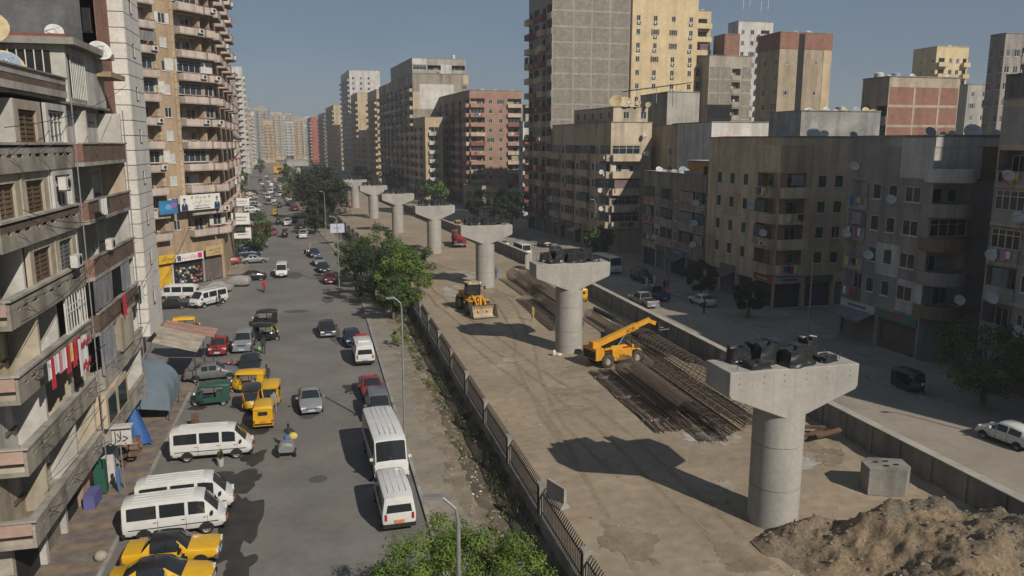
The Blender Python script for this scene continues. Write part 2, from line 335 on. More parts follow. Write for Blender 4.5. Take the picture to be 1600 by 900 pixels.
tag(ob('ditch_rubble', mb.mesh('ditch_rubble')), 'broken stones and litter along the weedy ditch beside the fence', 'rubble', kind='stuff')
grass_m = M('weeds_green', (0.055, 0.085, 0.025), 0.8, 0.4, 1.2)
straw_m = M('weeds_dry', (0.16, 0.13, 0.06), 0.9, 0.3, 1.2)
mb = MB()
for _ in range(9000):
    y = rng.uniform(20, 130); u = rng.uniform(0.05, 0.95); c = fbm(u * 2.2, y * 0.32, 2)
    if c < 0.08 - (0.12 if u > 0.45 else 0): continue
    x = 7.5 + 2.85 * u + S(y); z = ditch_z(u, y); h = rng.uniform(0.12, 0.42); a = rng.uniform(0, 6.28); w = rng.uniform(0.03, 0.07)
    lx, ly = rng.uniform(-.2, .2), rng.uniform(-.2, .2); ca, sa = math.cos(a) * w, math.sin(a) * w
    mb.poly([(x - ca, y - sa, z), (x + ca, y + sa, z), (x + lx + ca * .3, y + ly + sa * .3, z + h)], grass_m if rng.random() < 0.72 else straw_m)
tag(ob('weeds', mb.mesh('weeds')), 'green and dry weeds growing in the ditch below the fence', 'weeds', kind='stuff')

# stains, repairs and tracks lying on the road and the site
oil = M('oil_stained_asphalt', (.040, .037, .033), .6, .4, 1.2, spec=.4); patch_m = M('asphalt_repair', (.085, .083, .08), .9, .2, 1.0); palep = M('cement_spill', (.36, .34, .30), .95, .25, 1.0, col2=(.27, .22, .155)); tread = M('compacted_track', (.262, .207, .143), .97, .25, .6, fine=.25); damp = M('damp_soil', (.225, .178, .122), .95, .3, .8, col2=(.265, .213, .15))
rs_ = random.Random(77)
def blot(parent, name, x, y, rx, ry, m, z, a=0.0, seed=0, rag=.35):
    n = 40; pts = []
    for k in range(n):
        t = 2 * math.pi * k / n; q = 1 + rag * fbm(math.cos(t) * 1.3 + seed, math.sin(t) * 1.3, seed * 3.1, 4); u, v = rx * q * math.cos(t), ry * q * math.sin(t)
        px, py = x + u * math.cos(a) - v * math.sin(a), y + u * math.sin(a) + v * math.cos(a); pts.append((px, py, z(px, py) if callable(z) else z))
    mb = MB(); mb.poly(pts, m); ob(name, mb.mesh(name), parent)
for k, (x, y, rx, ry) in enumerate(((-4.6, 39.5, 1.1, 3.4), (-5.2, 44.5, 1.6, 1.6), (-4.3, 48.2, .8, 1.2), (-6.4, 45.6, 1.2, .6), (-4.9, 53.5, 1.0, 1.4), (-5.6, 58.5, .9, .9), (-8.2, 44.6, 1.0, .5), (1.9, 61, .5, 1.2), (-9.0, 59, .6, .6), (-7.6, 70, .8, .6), (-4.2, 35.0, .7, 1.5))): blot(ROAD, 'oil_stain', x, y, rx, ry, oil, .009 + .0006 * k, 0, k + 1, .6)
for k, (x, y, rx, ry) in enumerate(((-1.2, 57, .9, 2.6), (1.2, 80, .6, 4.0), (-2.8, 92, 1.4, .8), (-.6, 44, .5, .5), (.8, 98, .7, 1.8), (-3.5, 118, 1.0, 3.0))): blot(ROAD, 'road_patch', x, y, rx, ry, patch_m, .017 + .0006 * k, 0, k + 31, .12)
sz = lambda x, y: site_z(x - S(y), y) + .012
def patchgrid(parent, name, x, y, rx, ry, m, seed, a=0.0):          # irregular spill draped on the uneven soil
    mb = MB(); n = 40; keep = []
    for i in range(n):
        for j in range(n):
            u, v = (i + .5) / n * 2 - 1, (j + .5) / n * 2 - 1
            if u * u + v * v + .9 * fbm(u * 1.8 + seed, v * 1.8, seed) < .55:
                q = []
                for di, dj in ((0, 0), (1, 0), (1, 1), (0, 1)):
                    uu, vv = ((i + di) / n * 2 - 1) * rx, ((j + dj) / n * 2 - 1) * ry; px, py = x + uu * math.cos(a) - vv * math.sin(a), y + uu * math.sin(a) + vv * math.cos(a); q.append((px, py, sz(px, py) + .006))
                mb.poly(q, m)
    if mb.v: ob(name, mb.mesh(name, 60), parent)
for k, (x, y, rx, ry, m) in enumerate(((16.4, 66, 1.6, 1.1, palep), (15.2, 64.2, .9, .5, palep), (17.5, 100, 2.6, 5, palep), (20.2, 112, 3.2, 4, palep), (24.6, 44.5, 2.2, 1.6, palep), (27.6, 39.6, 2.4, 1.6, palep), (21.4, 37.5, 1.5, 1.0, palep), (19.4, 56, 2.8, 1.6, damp), (17.2, 52, 2.0, 1.0, damp), (20.6, 62, 2.2, 1.0, damp), (22.0, 96, 2.4, 3, damp), (14.0, 33, 1.8, 2.4, damp), (18.6, 30.5, 2.0, 1.6, damp), (29.6, 40.6, 1.6, 2.6, damp), (16.5, 122, 3, 5, damp), (18, 90.5, 2.5, 1.2, damp))): patchgrid(SITE, 'soil_patch', x, y, rx, ry, m, k * 2.7 + 1)
def track(c, x_of, y0, y1, w=.34):
    mb = MB(); y = y0
    while y < y1:
        for k in (0, 1):
            xa, xb = x_of(y), x_of(y + .24); q = [(xa - w / 2 + k * w * .52, y + .1 * k), (xa - w / 2 + k * w * .52 + w * .46, y + .1 * k), (xb - w / 2 + k * w * .52 + w * .46, y + .14 + .1 * k), (xb - w / 2 + k * w * .52, y + .14 + .1 * k)]; mb.poly([(a, b, sz(a, b) + .003) for a, b in q], tread)
        y += .27
    tag(ob('tyre_track', mb.mesh('tyre_track'), SITE), kind='stuff')
for c, amp, ph, fr_, ya, yb in ((15.4, 2.6, 0., .045, 22, 110), (17.2, 2.6, 0., .045, 22, 110), (17.6, 3.2, 1.9, .062, 40, 140), (19.3, 3.2, 1.9, .062, 40, 140), (14.0, 1.2, 3.0, .09, 26, 75)): track(c, lambda y: c + amp * math.sin(y * fr_ + ph) + .5 * fbm(c, y * .08, 1) + S(y), ya, yb)

lip_m = M('loose_earth', (.20, .165, .12), .97, .35, .9, bump=.5, col2=(.26, .215, .155), fine=.25)
for k in range(46):
    y = 24 + k * 2.2 + rs_.uniform(-.6, .6); blot(PAVF, 'soil_spill', 7.45 + S(y) - rs_.uniform(0, .45), y, rs_.uniform(.35, .9), rs_.uniform(.8, 1.7), lip_m, .121 + .0004 * k, 0, k + 60, .7)
mb = MB()
for _ in range(700):
    y = rng.uniform(22, 120); x = 7.3 - abs(rng.gauss(0, .55)) + S(y); pebble(mb, x, y, .125, rng.choice((.02, .03, .04, .07)), rng.choice((grit, clod, clod)))
tag(ob('pavement_rubble', mb.mesh('pavement_rubble')), 'stones and crumbs of earth strewn along the fence-side pavement', 'rubble', kind='stuff')

# ================================================================ viaduct piers
def pier_parts():
    mb = MB(); mb.lathe([(1.25, -0.2), (1.25, 6.6)], 40, conc); col = mb.mesh('column', 40)
    mb = MB(); mb.lathe([(1.262, 0), (1.262, 0.035), (1.25, 0.036)], 40, conc_d); ring = mb.mesh('pour_joint', 30)
    hw, d = 3.5, 1.2
    prof = [(-hw, 8.4), (-hw, 7.3), (-hw + .1, 7.1), (0, 5.72), (hw - .1, 7.1), (hw, 7.3), (hw, 8.4)]
    mb = MB(); n = len(prof); vs = [(x, -d, z) for x, z in prof] + [(x, d, z) for x, z in prof]
    mb.faces(vs, [tuple(range(n - 1, -1, -1)), tuple(range(n, 2 * n))] + [(k, (k + 1) % n, n + (k + 1) % n, n + k) for k in range(n)], conc)
    me = mb.mesh('pier_cap'); b = bmesh.new(); b.from_mesh(me); bmesh.ops.recalc_face_normals(b, faces=b.faces)
    bmesh.ops.bevel(b, geom=list(b.edges), offset=0.05, segments=2, affect='EDGES', profile=0.5); b.to_mesh(me); b.free()
    mb = MB()
    mb.cyl((0, 0, 8.35), (0, 0, 8.72), .02, .02, 6, rust)
    return col, ring, me, mb.mesh('starter_bar')
PCOL, PRING, PCAP, PBAR = pier_parts()
def bundle_mesh(seed, sx, sy, sz):               # plastic-wrapped lump: creased sheeting over a box
    r = random.Random(seed); mb = MB(); n = 14; off = r.uniform(0, 50)
    def P(i, j):
        a = 2 * math.pi * i / 36; t = j / n; k = 1.0 if t < 0.7 else max(0.0, math.cos((t - 0.7) / 0.3 * math.pi / 2)) ** 0.6
        c, s = math.cos(a), math.sin(a); q = 1 / max(abs(c), abs(s)) ** 0.95; z = sz * min(1, t / 0.72) * (1 - 0.06 * max(0, t - .72))
        w = 1 + 0.18 * fbm(c * 1.8 + off, s * 1.8, t * 1.3) + 0.10 * abs(fbm(c * 4.5, s * 4.5 + off, t * 2.4)) + 0.05 * math.sin(a * 9 + off) + (0.12 if t < 0.08 else 0)
        return (sx / 2 * c * q * k * w, sy / 2 * s * q * k * w, z * (1 + 0.24 * fbm(c * 2, s * 2, off)))
    mb.grid(P, 36, n, blackp); return mb.mesh('wrapped_bundle', 35)
BUN = [(bundle_mesh(1, .95, .8, .75), 'short stack'), (bundle_mesh(2, 1.1, .8, .32), 'flat pad'), (bundle_mesh(3, 1.75, 1.2, .95), 'tall bulky load'), (bundle_mesh(4, 1.6, 1.3, .8), 'wide creased load'), (bundle_mesh(5, .75, .7, 1.0), 'upright stack'), (bundle_mesh(6, .95, .7, .28), 'low pad')]
PIERS = [(22.0, 33.3), (22.2, 67.8), (21.6, 102.3), (19.8, 136.8), (16.9, 171.3), (14.2, 206), (11.3, 241)]
PN = ['nearest', 'second nearest', 'third nearest', 'fourth nearest', 'fifth nearest', 'sixth nearest', 'farthest']
for i, (x, y) in enumerate(PIERS):
    rz = bend(y)
    p = thing('viaduct_pier', '%s grey concrete hammerhead pier of the unfinished viaduct' % PN[i] + (', the largest one' if i == 0 else ''), 'pier', (x, y, 0), rz, 'viaduct piers')
    c = ob('column', PCOL, p); ob('pier_cap', PCAP, p); [ob('starter_bar', PBAR, p, (bx, by, 0)) for bx, by in ((-2.9, .8), (2.9, .8), (-2.9, -.8), (3.1, -.2))]
    for z in (2.05, 4.3): ob('pour_joint', PRING, c, (0, 0, z))
    if i < 4:
        def joints(mb):
            for xx in (-2.3, -1.15, 0, 1.15, 2.3): z0_ = 5.78 + abs(xx) * .395; mb.box(xx - .006, -1.203, z0_, xx + .006, -1.199, 8.34, FJ)
            for zz in (7.5,): mb.box(-3.44, -1.203, zz - .005, 3.44, -1.199, zz + .005, FJ)
            for xx in (-3.0, -1.7, -.6, .6, 1.7, 3.0):
                for zz in (7.8, 8.1): mb.box(xx - .025, -1.204, zz - .025, xx + .025, -1.198, zz + .025, void_m)
        FJ = M('formwork_line', (.245, .235, .21), .95, .25, 1.2); me = cached('joints', lambda: (lambda mb: (joints(mb), mb.mesh('formwork_marks'))[1])(MB())); tag(ob('formwork_marks', me, p), kind='stuff')
    R0 = random.Random(i)
    for k, (bx, by) in enumerate(((-2.15, .5), (-1.75, -.55), (-.55, .35), (.45, -.35), (1.75, .5), (2.15, -.35))):
        if i > 3 and k in (1, 5): continue
        m, nm = BUN[k]; o = ob('wrapped_bundle', m, None, (x + bx * math.cos(rz) - by * math.sin(rz), y + by * math.cos(rz) + bx * math.sin(rz), 8.4), rz + R0.uniform(-.25, .25) if i else R(4 * k))
        tag(o, 'black plastic wrapped %s on top of the %s viaduct pier' % (nm, PN[i]), 'bundle', 'wrapped bearings on the pier caps')
fj = M('formwork_line', (.245, .235, .21), .95, .25, 1.2)
red = flat('red_spray_paint', (0.42, 0.12, 0.09)); 
# ================================================================ fence along the site
def fence():
    root = thing('site_fence', 'long fence of dark steel bars between concrete posts on a low plinth beside the ditch', 'fence')
    pm = MB(); pm.box(-.17, -.2, 0, .17, .2, 2.2, conc_d); pm.box(-.2, -.23, 2.2, .2, .23, 2.27, conc_d); pm.box(-.21, -.06, .6, -.171, .06, 2.05, void_m); post = pm.mesh('post')
    pl = MB(); pl.box(-.16, .2, -.45, .16, 6.52, .55, conc_d); plin = pl.mesh('plinth')
    rl = MB(); rl.box(-.025, .2, 1.72, .025, 6.52, 1.78, steel_d); rl.box(-.025, .2, .72, .025, 6.52, .78, steel_d); rail = rl.mesh('rail')
    bb = MB(); bb.bar((0, 0, .5), (0, 0, 1.85), .045, .045, steel_d); bb.bar((0, 0, 1.85), (.16, 0, 2.12), .04, .04, steel_d); bar = bb.mesh('bar')
    far = MB(); nb = 0; ys = [8.75 + 6.72 * k for k in range(32)]
    for y in ys:
        x = 10.35 + S(y); rz = bend(y)
        if y > 20: ob('post', post, root, (x, y, 0), rz)
        if y > 13: ob('plinth', plin, root, (x, y, 0), rz); ob('rail', rail, root, (x, y, 0), rz)
        for k in range(27):
            yy = y + .36 + k * .232; xx = 10.35 + S(yy)
            if 22 < yy < 82 : ob('bar', bar, root, (xx, yy, 0)); nb += 1
            elif yy >= 82:
                far.bar((xx, yy, .5), (xx, yy, 1.85), .032, .032, steel_d); far.bar((xx, yy, 1.85), (xx + .16, yy, 2.12), .03, .03, steel_d)
    tag(ob('bars_beyond', far.mesh('bars_beyond'), root), kind='stuff')
fence()
# ================================================================ retaining wall along the service road
def site_wall():
    wm = M('stained_wall_concrete', (0.245, 0.225, 0.19), 0.93, 0.25, 0.5, bump=0.15, streak=0.35, rnd=0.10)
    tm = M('wall_coping', (0.36, 0.33, 0.28), 0.92, 0.2, 0.9, rnd=.06)
    root = thing('site_wall', 'low stained concrete panel wall between the building site and the service road', 'wall')
    a = MB(); a.box(-.11, .01, -.1, .11, 2.47, 1.72, wm); a.box(-.2, -.12, -.1, -.112, .12, 1.70, wm); pan = a.mesh('wall_panel')
    a = MB(); a.box(-.16, .004, 1.722, .46, 2.476, 1.80, tm); cop = a.mesh('coping')
    f = MB(); f.box(.112, .02, 0, .45, 2.46, 1.72, wm); 
    y = 15.0; k = 0
    while y < 300:
        if not 113.0 < y < 118:
            x = 33.0 + S(y) + (.12 if k % 2 else 0) * 0; ob('wall_panel', pan, root, (x, y, 0), bend(y)); ob('coping', cop, root, (x, y, 0), bend(y))
        y += 2.48; k += 1
    b = MB(); b.box(-.12, -1.1, 0, .12, 1.1, 2.3, tm)
    ob('wall_panel', b.mesh('wall_panel'), root, (31.2, 115.5, 0), R(-38))
site_wall()
# ================================================================ loose concrete pieces
def block(name, label, loc, rz, build, sm=None):
    mb = MB(); build(mb); o = ob(name, mb.mesh(name, sm), None, loc, rz); return tag(o, label, 'concrete block')
def anchor(mb):
    n = 8; pts = [(-1.15, -.75), (.75, -.95), (1.2, -.3), (1.15, .8), (-.6, .95), (-1.2, .4)]
    vs = [(x, y, 0) for x, y in pts] + [(x, y, 1.5) for x, y in pts]; n = 6
    mb.faces(vs, [tuple(range(5, -1, -1)), tuple(range(6, 12))] + [(k, (k + 1) % n, n + (k + 1) % n, n + k) for k in range(n)], conc_d)
    for x, y in ((-.5, .2), (.1, .35), (.5, -.1), (-.1, -.3)): mb.box(x - .12, y - .05, 1.5, x + .12, y + .05, 1.56, void_m)
block('concrete_block', 'six-sided concrete block standing by the wall beyond the spoil heap', (*(29.98, 34.92), .05), R(-18), anchor)
def barrier(mb):
    pr = [(-.3, 0), (-.3, .08), (-.1, .35), (-.07, 1.15), (.07, 1.15), (.1, .35), (.3, .08), (.3, 0)]; n = 8
    vs = [(x, -.8, z) for x, z in pr] + [(x, .8, z) for x, z in pr]
    mb.faces(vs, [tuple(range(n)), tuple(range(2 * n - 1, n - 1, -1))] + [(k, n + k, n + (k + 1) % n, (k + 1) % n) for k in range(n)], conc)
block('crash_barrier', 'single concrete crash barrier segment leaning beside the bar fence', (11.75, 37.6, .05), R(18), barrier)
sand = M('cement_bag', (0.5, 0.49, 0.45), 0.8, 0.2, 3)
mb = MB(); mb.ell((0, 0, .28), (.22, .2, .32), sand, 10, 7); mb.ell((.45, -.1, .14), (.3, .2, .15), sand, 10, 6); tag(ob('cement_bag', mb.mesh('cement_bag', 60), None, (20.3, 66.2, .03)), 'white sack left at the foot of the second pier', 'sack')
mb = MB(); mb.grid(lambda i, j: (-.8 + 1.6 * i / 12, -.45 + .9 * j / 8, .1 + .28 * fbm(i * .5, j * .55, 3) + .1 * abs(fbm(i * 1.3, j * 1.4, 8))), 12, 8, sand); tag(ob('torn_sack', mb.mesh('torn_sack', 40), None, (28.9, 28.2, 1.1), R(30)), 'torn pale plastic sack lying on top of the spoil heap', 'sack')
for k, (x, y, a, l, h) in enumerate(((30.4, 42.5, 20, 2.6, .3), (30.9, 43.4, -35, 2.2, .5), (29.6, 43.8, 70, 1.8, .18), (31.3, 41.8, 5, 2.0, .65))):
    mb = MB(); mb.box(-l / 2, -.16, 0, l / 2, .16, .14, wood); tag(ob('timber_plank', mb.mesh('timber_plank'), None, (x, y, h), rot=(R(6 * k), R(-5), R(a))), '%s of four old planks dumped by the wall behind the near pier' % ['bottom', 'crossing', 'short', 'topmost'][k], 'plank', 'dumped planks')
# ================================================================ reinforcement cages
def bar_mesh(L, r=0.024): return cached(('rebar', round(L, 1)), lambda: (lambda mb: (mb.cyl((0, 0, 0), (L, 0, 0), r, r, 5, rust, False), mb.mesh('long_bar'))[1])(MB()))
def hoop_mesh(rad, sq=1.0): return cached(('hoop', rad, sq), lambda: (lambda mb: (mb.tube([(0, rad * math.cos(t * math.pi / 14), rad * sq * math.sin(t * math.pi / 14)) for t in range(29)], .022, 4, rust), mb.mesh('hoop'))[1])(MB()))
def cage(label, a, b, rad, nb, nh, sq=1.0, z=None, group='reinforcement cages'):
    a = Vector(a); b = Vector(b); L = (b - a).length; ang = math.atan2(b.y - a.y, b.x - a.x); zc = rad * sq + .06 if z is None else z
    t = thing('rebar_cage', label, 'rebar cage', (a.x, a.y, zc), ang, group); rg = random.Random(nb)
    me = bar_mesh(L); hm = hoop_mesh(rad, sq)
    for k in range(nb):
        q = 2 * math.pi * k / nb; ob('long_bar', me, t, (rg.uniform(-.25, .25), (rad - .03) * math.cos(q), (rad - .03) * sq * math.sin(q)), rot=(0, rg.uniform(-.004, .004), rg.uniform(-.004, .004)))
    for k in range(nh): ob('hoop', hm, t, (.3 + (L - .6) * k / (nh - 1), 0, 0), rot=(0, rg.uniform(-.03, .03), rg.uniform(-.05, .05)))
    return t
cage('round column cage of close hoops, nearest the open site', (24.2, 59.0), (23.9, 46.6), .88, 48, 52)
cage('long loose bundle of bars beside the round column cage', (25.8, 60.2), (25.4, 44.2), .62, 34, 14, .6)
cage('second loose bundle of bars between round cage and open cage', (27.0, 60.6), (26.7, 45.0), .7, 36, 14, .75)
cage('wide open cage lying nearest the concrete wall', (28.9, 66.5), (28.6, 45.6), 1.1, 34, 30, .95)
cage('flattened rebar mat in front of the round column cage', (22.6, 60.4), (22.3, 46.0), 1.0, 30, 9, .12, .18)
cage('short flat mat poking out towards the near pier', (24.6, 51.0), (24.2, 43.6), .9, 22, 5, .14, .2)
cage('slim rusty cage along the wall behind the yellow lifter', (28.6, 80.5), (28.4, 67.5), .5, 18, 22)
cage('second slim cage lying on the wall side of the lifter', (30.0, 76.0), (29.9, 63.0), .45, 18, 22)
cage('round cage at the far end of the rear rebar pile', (26.2, 106.0), (26.2, 93.0), .85, 34, 34)
cage('tumbled cage in the middle of the rear rebar pile', (27.5, 99.0), (27.3, 86.0), .95, 34, 28, .85)
cage('flat mat at the front edge of the rear rebar pile', (24.3, 92.0), (23.8, 75.5), 1.0, 30, 12, .14, .2)
cage('long low cage behind the second pier column', (25.8, 90.5), (25.6, 75.5), .85, 32, 22, .55)
cage('far slim cage beside the broken wall panel', (28.8, 110.0), (28.8, 98.0), .6, 20, 18)
for k, (x, y) in enumerate(((22.4, 58.6), (22.3, 53.4), (22.2, 48.2))):
    mb = MB(); mb.box(-.9, -.1, 0, .9, .1, .16, grit); tag(ob('timber_bearer', mb.mesh('timber_bearer'), None, (x, y, .04), R(-3)), '%s pale bearer under the flattened rebar mat' % ['farthest', 'middle', 'nearest'][k], 'bearer', 'bearers under the mat')
for k, (x0, y0, x1, y1, r) in enumerate(((30.6, 84, 31.6, 72, .22), (31.0, 72.5, 32.0, 60.5, .24), (30.3, 72, 31.4, 61, .2))):
    mb = MB(); mb.cyl((x0, y0, r + .05), (x1, y1, r + .05), r, r, 12, steel_d); tag(ob('steel_pipe', mb.mesh('steel_pipe', 40)), '%s dark steel pipe lying at the foot of the concrete wall' % ['far', 'wall-side', 'site-side'][k], 'pipe', 'pipes by the wall')

# ================================================================ apartment blocks: facade kit
frame_w = M('window_frame_white', (0.52, 0.51, 0.48), 0.7, 0.2, 2)
frame_b = M('window_frame_brown', (0.13, 0.085, 0.055), 0.75, 0.3, 2)
sh_green = M('shutter_green', (0.035, 0.085, 0.062), 0.7, 0.3, 1.5, rnd=.25)
sh_grey = M('shutter_grey', (0.16, 0.165, 0.17), 0.75, 0.25, 1.5, rnd=.2)
sh_brown = M('shutter_brown', (0.14, 0.095, 0.06), 0.75, 0.3, 1.5, rnd=.25)
ac_m = M('ac_casing', (0.5, 0.49, 0.46), 0.6, 0.15, 2)
CL = [M('cloth_%s' % n, c, 0.9, 0.15, 3) for n, c in (('white', (0.6, 0.6, 0.58)), ('red', (0.42, 0.03, 0.05)), ('blue', (0.06, 0.13, 0.3)), ('grey', (0.2, 0.2, 0.22)), ('pink', (0.45, 0.2, 0.24)), ('dark', (0.03, 0.03, 0.035)), ('green', (0.08, 0.22, 0.14)), ('yellow', (0.5, 0.4, 0.12)))]
DR = [M('drape_%s' % n, c, 0.9, 0.25, 1.2, streak=.2) for n, c in (('grey', (0.17, 0.17, 0.175)), ('mauve', (0.16, 0.11, 0.115)), ('green', (0.09, 0.14, 0.11)), ('beige', (0.33, 0.28, 0.21)), ('stripe', (0.22, 0.23, 0.25)), ('brown', (0.20, 0.13, 0.09)))]
def win_mesh(w, h, kind, fr):
    def f():
        mb = MB(); t = .055; y0, y1 = .02, .10
        mb.box(-w / 2, y0, 0, -w / 2 + t, y1, h, fr); mb.box(w / 2 - t, y0, 0, w / 2, y1, h, fr)
        mb.box(-w / 2 + t, y0, h - t, w / 2 - t, y1, h, fr); mb.box(-w / 2 + t, y0, 0, w / 2 - t, y1, t, fr)
        if kind != 'shut' and w > .7: mb.box(-.03, y0 + .003, t, .03, y1, h - t, fr)
        if w > 2.2:
            for s in (-1, 1): mb.box(s * w / 4 - .025, y0 + .003, t, s * w / 4 + .025, y1, h - t, fr)
            mb.box(-w / 2 + t, y0 + .005, h * .68, w / 2 - t, y1, h * .68 + .05, fr)
        if h < 1.9: mb.box(-w / 2 - .06, -.09, -.07, w / 2 + .06, .08, -.002, fr)
        return mb.mesh('window')
    return cached(('win', w, h, kind, fr.name), f)
def pane_mesh(w, h): return cached(('pane', w, h), lambda: (lambda mb: (mb.poly([(-w / 2 + .05, .08, .05), (w / 2 - .05, .08, .05), (w / 2 - .05, .08, h - .05), (-w / 2 + .05, .08, h - .05)], wglass), mb.mesh('pane'))[1])(MB()))
def shutter_mesh(w, h, m, open_=False):
    def f():
        mb = MB(); n = 7
        for s in (-1, 1):
            if open_:                           # one leaf folded back against the wall
                if s > 0: mb.box(w / 2 + .03, -.05, .0, w, -.02, h, m)
                continue
            x0, x1 = (-w / 2 + .05, -.01) if s < 0 else (.01, w / 2 - .05)
            mb.box(x0, .03, .05, x0 + .05, .07, h - .05, m); mb.box(x1 - .05, .03, .05, x1, .07, h - .05, m)
            for k in range(n):
                z = .08 + (h - .16) * k / (n - 1); mb.box(x0 + .05, .035, z - .05, x1 - .05, .065, z + .035, m)
        if not open_: mb.poly([(-w / 2 + .05, .075, .05), (w / 2 - .05, .075, .05), (w / 2 - .05, .075, h - .05), (-w / 2 + .05, .075, h - .05)], m)
        return mb.mesh('shutter')
    return cached(('shut', w, h, m.name, open_), f)
def add_window(root, loc, rz, w, h, r, B, far=False, shut=None):
    k = r.random(); shut = k < B.get('shut', .35) if shut is None else shut
    o = ob('window', win_mesh(w, h, 'shut' if shut else 'glass', B['fr']), root, loc, rz)
    if shut: ob('shutter', shutter_mesh(w, h, B['sh']), o)
    else:
        ob('pane', pane_mesh(w, h), o)
        if r.random() < B.get('openleaf', .15) and h < 1.9: [ob('shutter', shutter_mesh(w, h, B['sh'], True), o, (sx, 0, 0)) for sx in (0, -1.5 * w - .03)]
    return o
def balc_mesh(w, d, h, pm, style):
    def f():
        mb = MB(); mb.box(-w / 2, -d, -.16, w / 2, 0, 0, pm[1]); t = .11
        if style == 'bars':
            n = int(w / .14)
            for k in range(n + 1): mb.box(-w / 2 + w * k / n - .012, -d + .03, 0, -w / 2 + w * k / n + .012, -d + .054, h, steel_d)
            for s in (-1, 1): mb.bar((s * (w / 2 - .03), -d + .04, h), (s * (w / 2 - .03), 0, h), .04, .04, steel_d)
        else:
            hh = h - .2 if style == 'rail' else h
            mb.box(-w / 2, -d, .001, w / 2, -d + t, hh, pm[0])
            for s in (-1, 1): mb.box(s * w / 2, -d + t, .001, s * (w / 2 - t), 0, hh, pm[0])
        return mb.mesh('balcony')
    return cached(('balc', w, d, h, pm[0].name, pm[1].name, style), f)
def rail_mesh(w, d, h, m, style):
    def f():
        mb = MB()
        if style == 'cap': mb.box(-w / 2 - .03, -d - .03, h + .001, w / 2 + .03, -d + .14, h + .06, m)
        else:
            mb.box(-w / 2, -d + .02, h - .05, w / 2, -d + .09, h, m)
            for k in range(int(w / .5) + 1): x = -w / 2 + .04 + (w - .08) * k / max(1, int(w / .5)); mb.box(x - .03, -d + .03, h - .2, x + .03, -d + .08, h - .051, m)
            for s in (-1, 1): mb.bar((s * (w / 2 - .05), -d + .09, h - .025), (s * (w / 2 - .05), 0, h - .025), .06, .05, m)
        return mb.mesh('railing')
    return cached(('rail', w, d, h, m.name, style), f)
def ac_mesh():
    def f():
        mb = MB(); mb.box(-.42, -.34, 0, .42, -.02, .58, ac_m); mb.cyl((.1, -.341, .29), (.1, -.352, .29), .22, .22, 14, dark_m); mb.box(-.4, -.3, -.08, -.34, 0, -.001, steel_d); mb.box(.34, -.3, -.08, .4, 0, -.001, steel_d); return mb.mesh('air_conditioner')
    return cached('ac', f)
def drape_mesh(w, h, m, seed):
    def f():
        mb = MB(); n = max(8, int(w * 6)); o = seed * 7.1
        mb.grid(lambda i, j: (-w / 2 + w * i / n + .03 * math.sin(j + i), -.05 * math.sin(i * 1.9 + o) - .12 * (j / 4) * fbm(i * .3, o, 0), -h * (j / 4) * (1 + .06 * fbm(i * .5, o))), n, 4, m); return mb.mesh('drape', 60)
    return cached(('drape', w, h, m.name, seed), f)
SHOPS = [M('shop_%d' % k, c, .75, .3, .8, streak=.2) for k, c in enumerate(((.12, .10, .09), (.06, .07, .09), (.2, .18, .15), (.05, .05, .05), (.14, .17, .2)))]
SIGNC = [M('signboard_%d' % k, c, .6, .15, 1.5) for k, c in enumerate(((.42, .40, .36), (.05, .16, .11), (.08, .14, .3), (.4, .08, .06), (.35, .3, .12)))]
def wallgrid(mb, p, d, n, W, z0, z1, ops, mat, paint_=None, brk=()):
    us = sorted({0.0, W} | {round(u, 3) for o in ops for u in o[:2]}); zs = sorted({z0, z1} | {round(z, 3) for o in ops for z in o[2:4]} | {z for z in brk if z0 < z < z1})
    Pt = lambda u, z, dep=0.0: (p[0] + d[0] * u - n[0] * dep, p[1] + d[1] * u - n[1] * dep, z)
    for a, b in zip(us, us[1:]):
        c = (a + b) / 2; hit = [o for o in ops if o[0] < c < o[1]]; run = None
        for e, f in zip(zs, zs[1:]):
            m = (e + f) / 2
            if paint_ and run is not None and e in brk: mb.poly([Pt(a, run), Pt(b, run), Pt(b, e), Pt(a, e)], paint_(c, (run + e) / 2)); run = e
            if any(o[2] < m < o[3] for o in hit):
                if run is not None: mb.poly([Pt(a, run), Pt(b, run), Pt(b, e), Pt(a, e)], paint_(c, (run + e) / 2) if paint_ else mat); run = None
            elif run is None: run = e
        if run is not None: mb.poly([Pt(a, run), Pt(b, run), Pt(b, z1), Pt(a, z1)], paint_(c, (run + z1) / 2) if paint_ else mat)
    for u0, u1, a, b, dep, bm in ops:
        mb.poly([Pt(u0, a), Pt(u0, a, dep), Pt(u0, b, dep), Pt(u0, b)], bm[0]); mb.poly([Pt(u1, a), Pt(u1, b), Pt(u1, b, dep), Pt(u1, a, dep)], bm[0])
        mb.poly([Pt(u0, b), Pt(u0, b, dep), Pt(u1, b, dep), Pt(u1, b)], bm[0]); mb.poly([Pt(u0, a), Pt(u1, a), Pt(u1, a, dep), Pt(u0, a, dep)], bm[0])
        mb.poly([Pt(u0, a, dep), Pt(u1, a, dep), Pt(u1, b, dep), Pt(u0, b, dep)], bm[1])
def q5(x): return round(x * 20) / 20
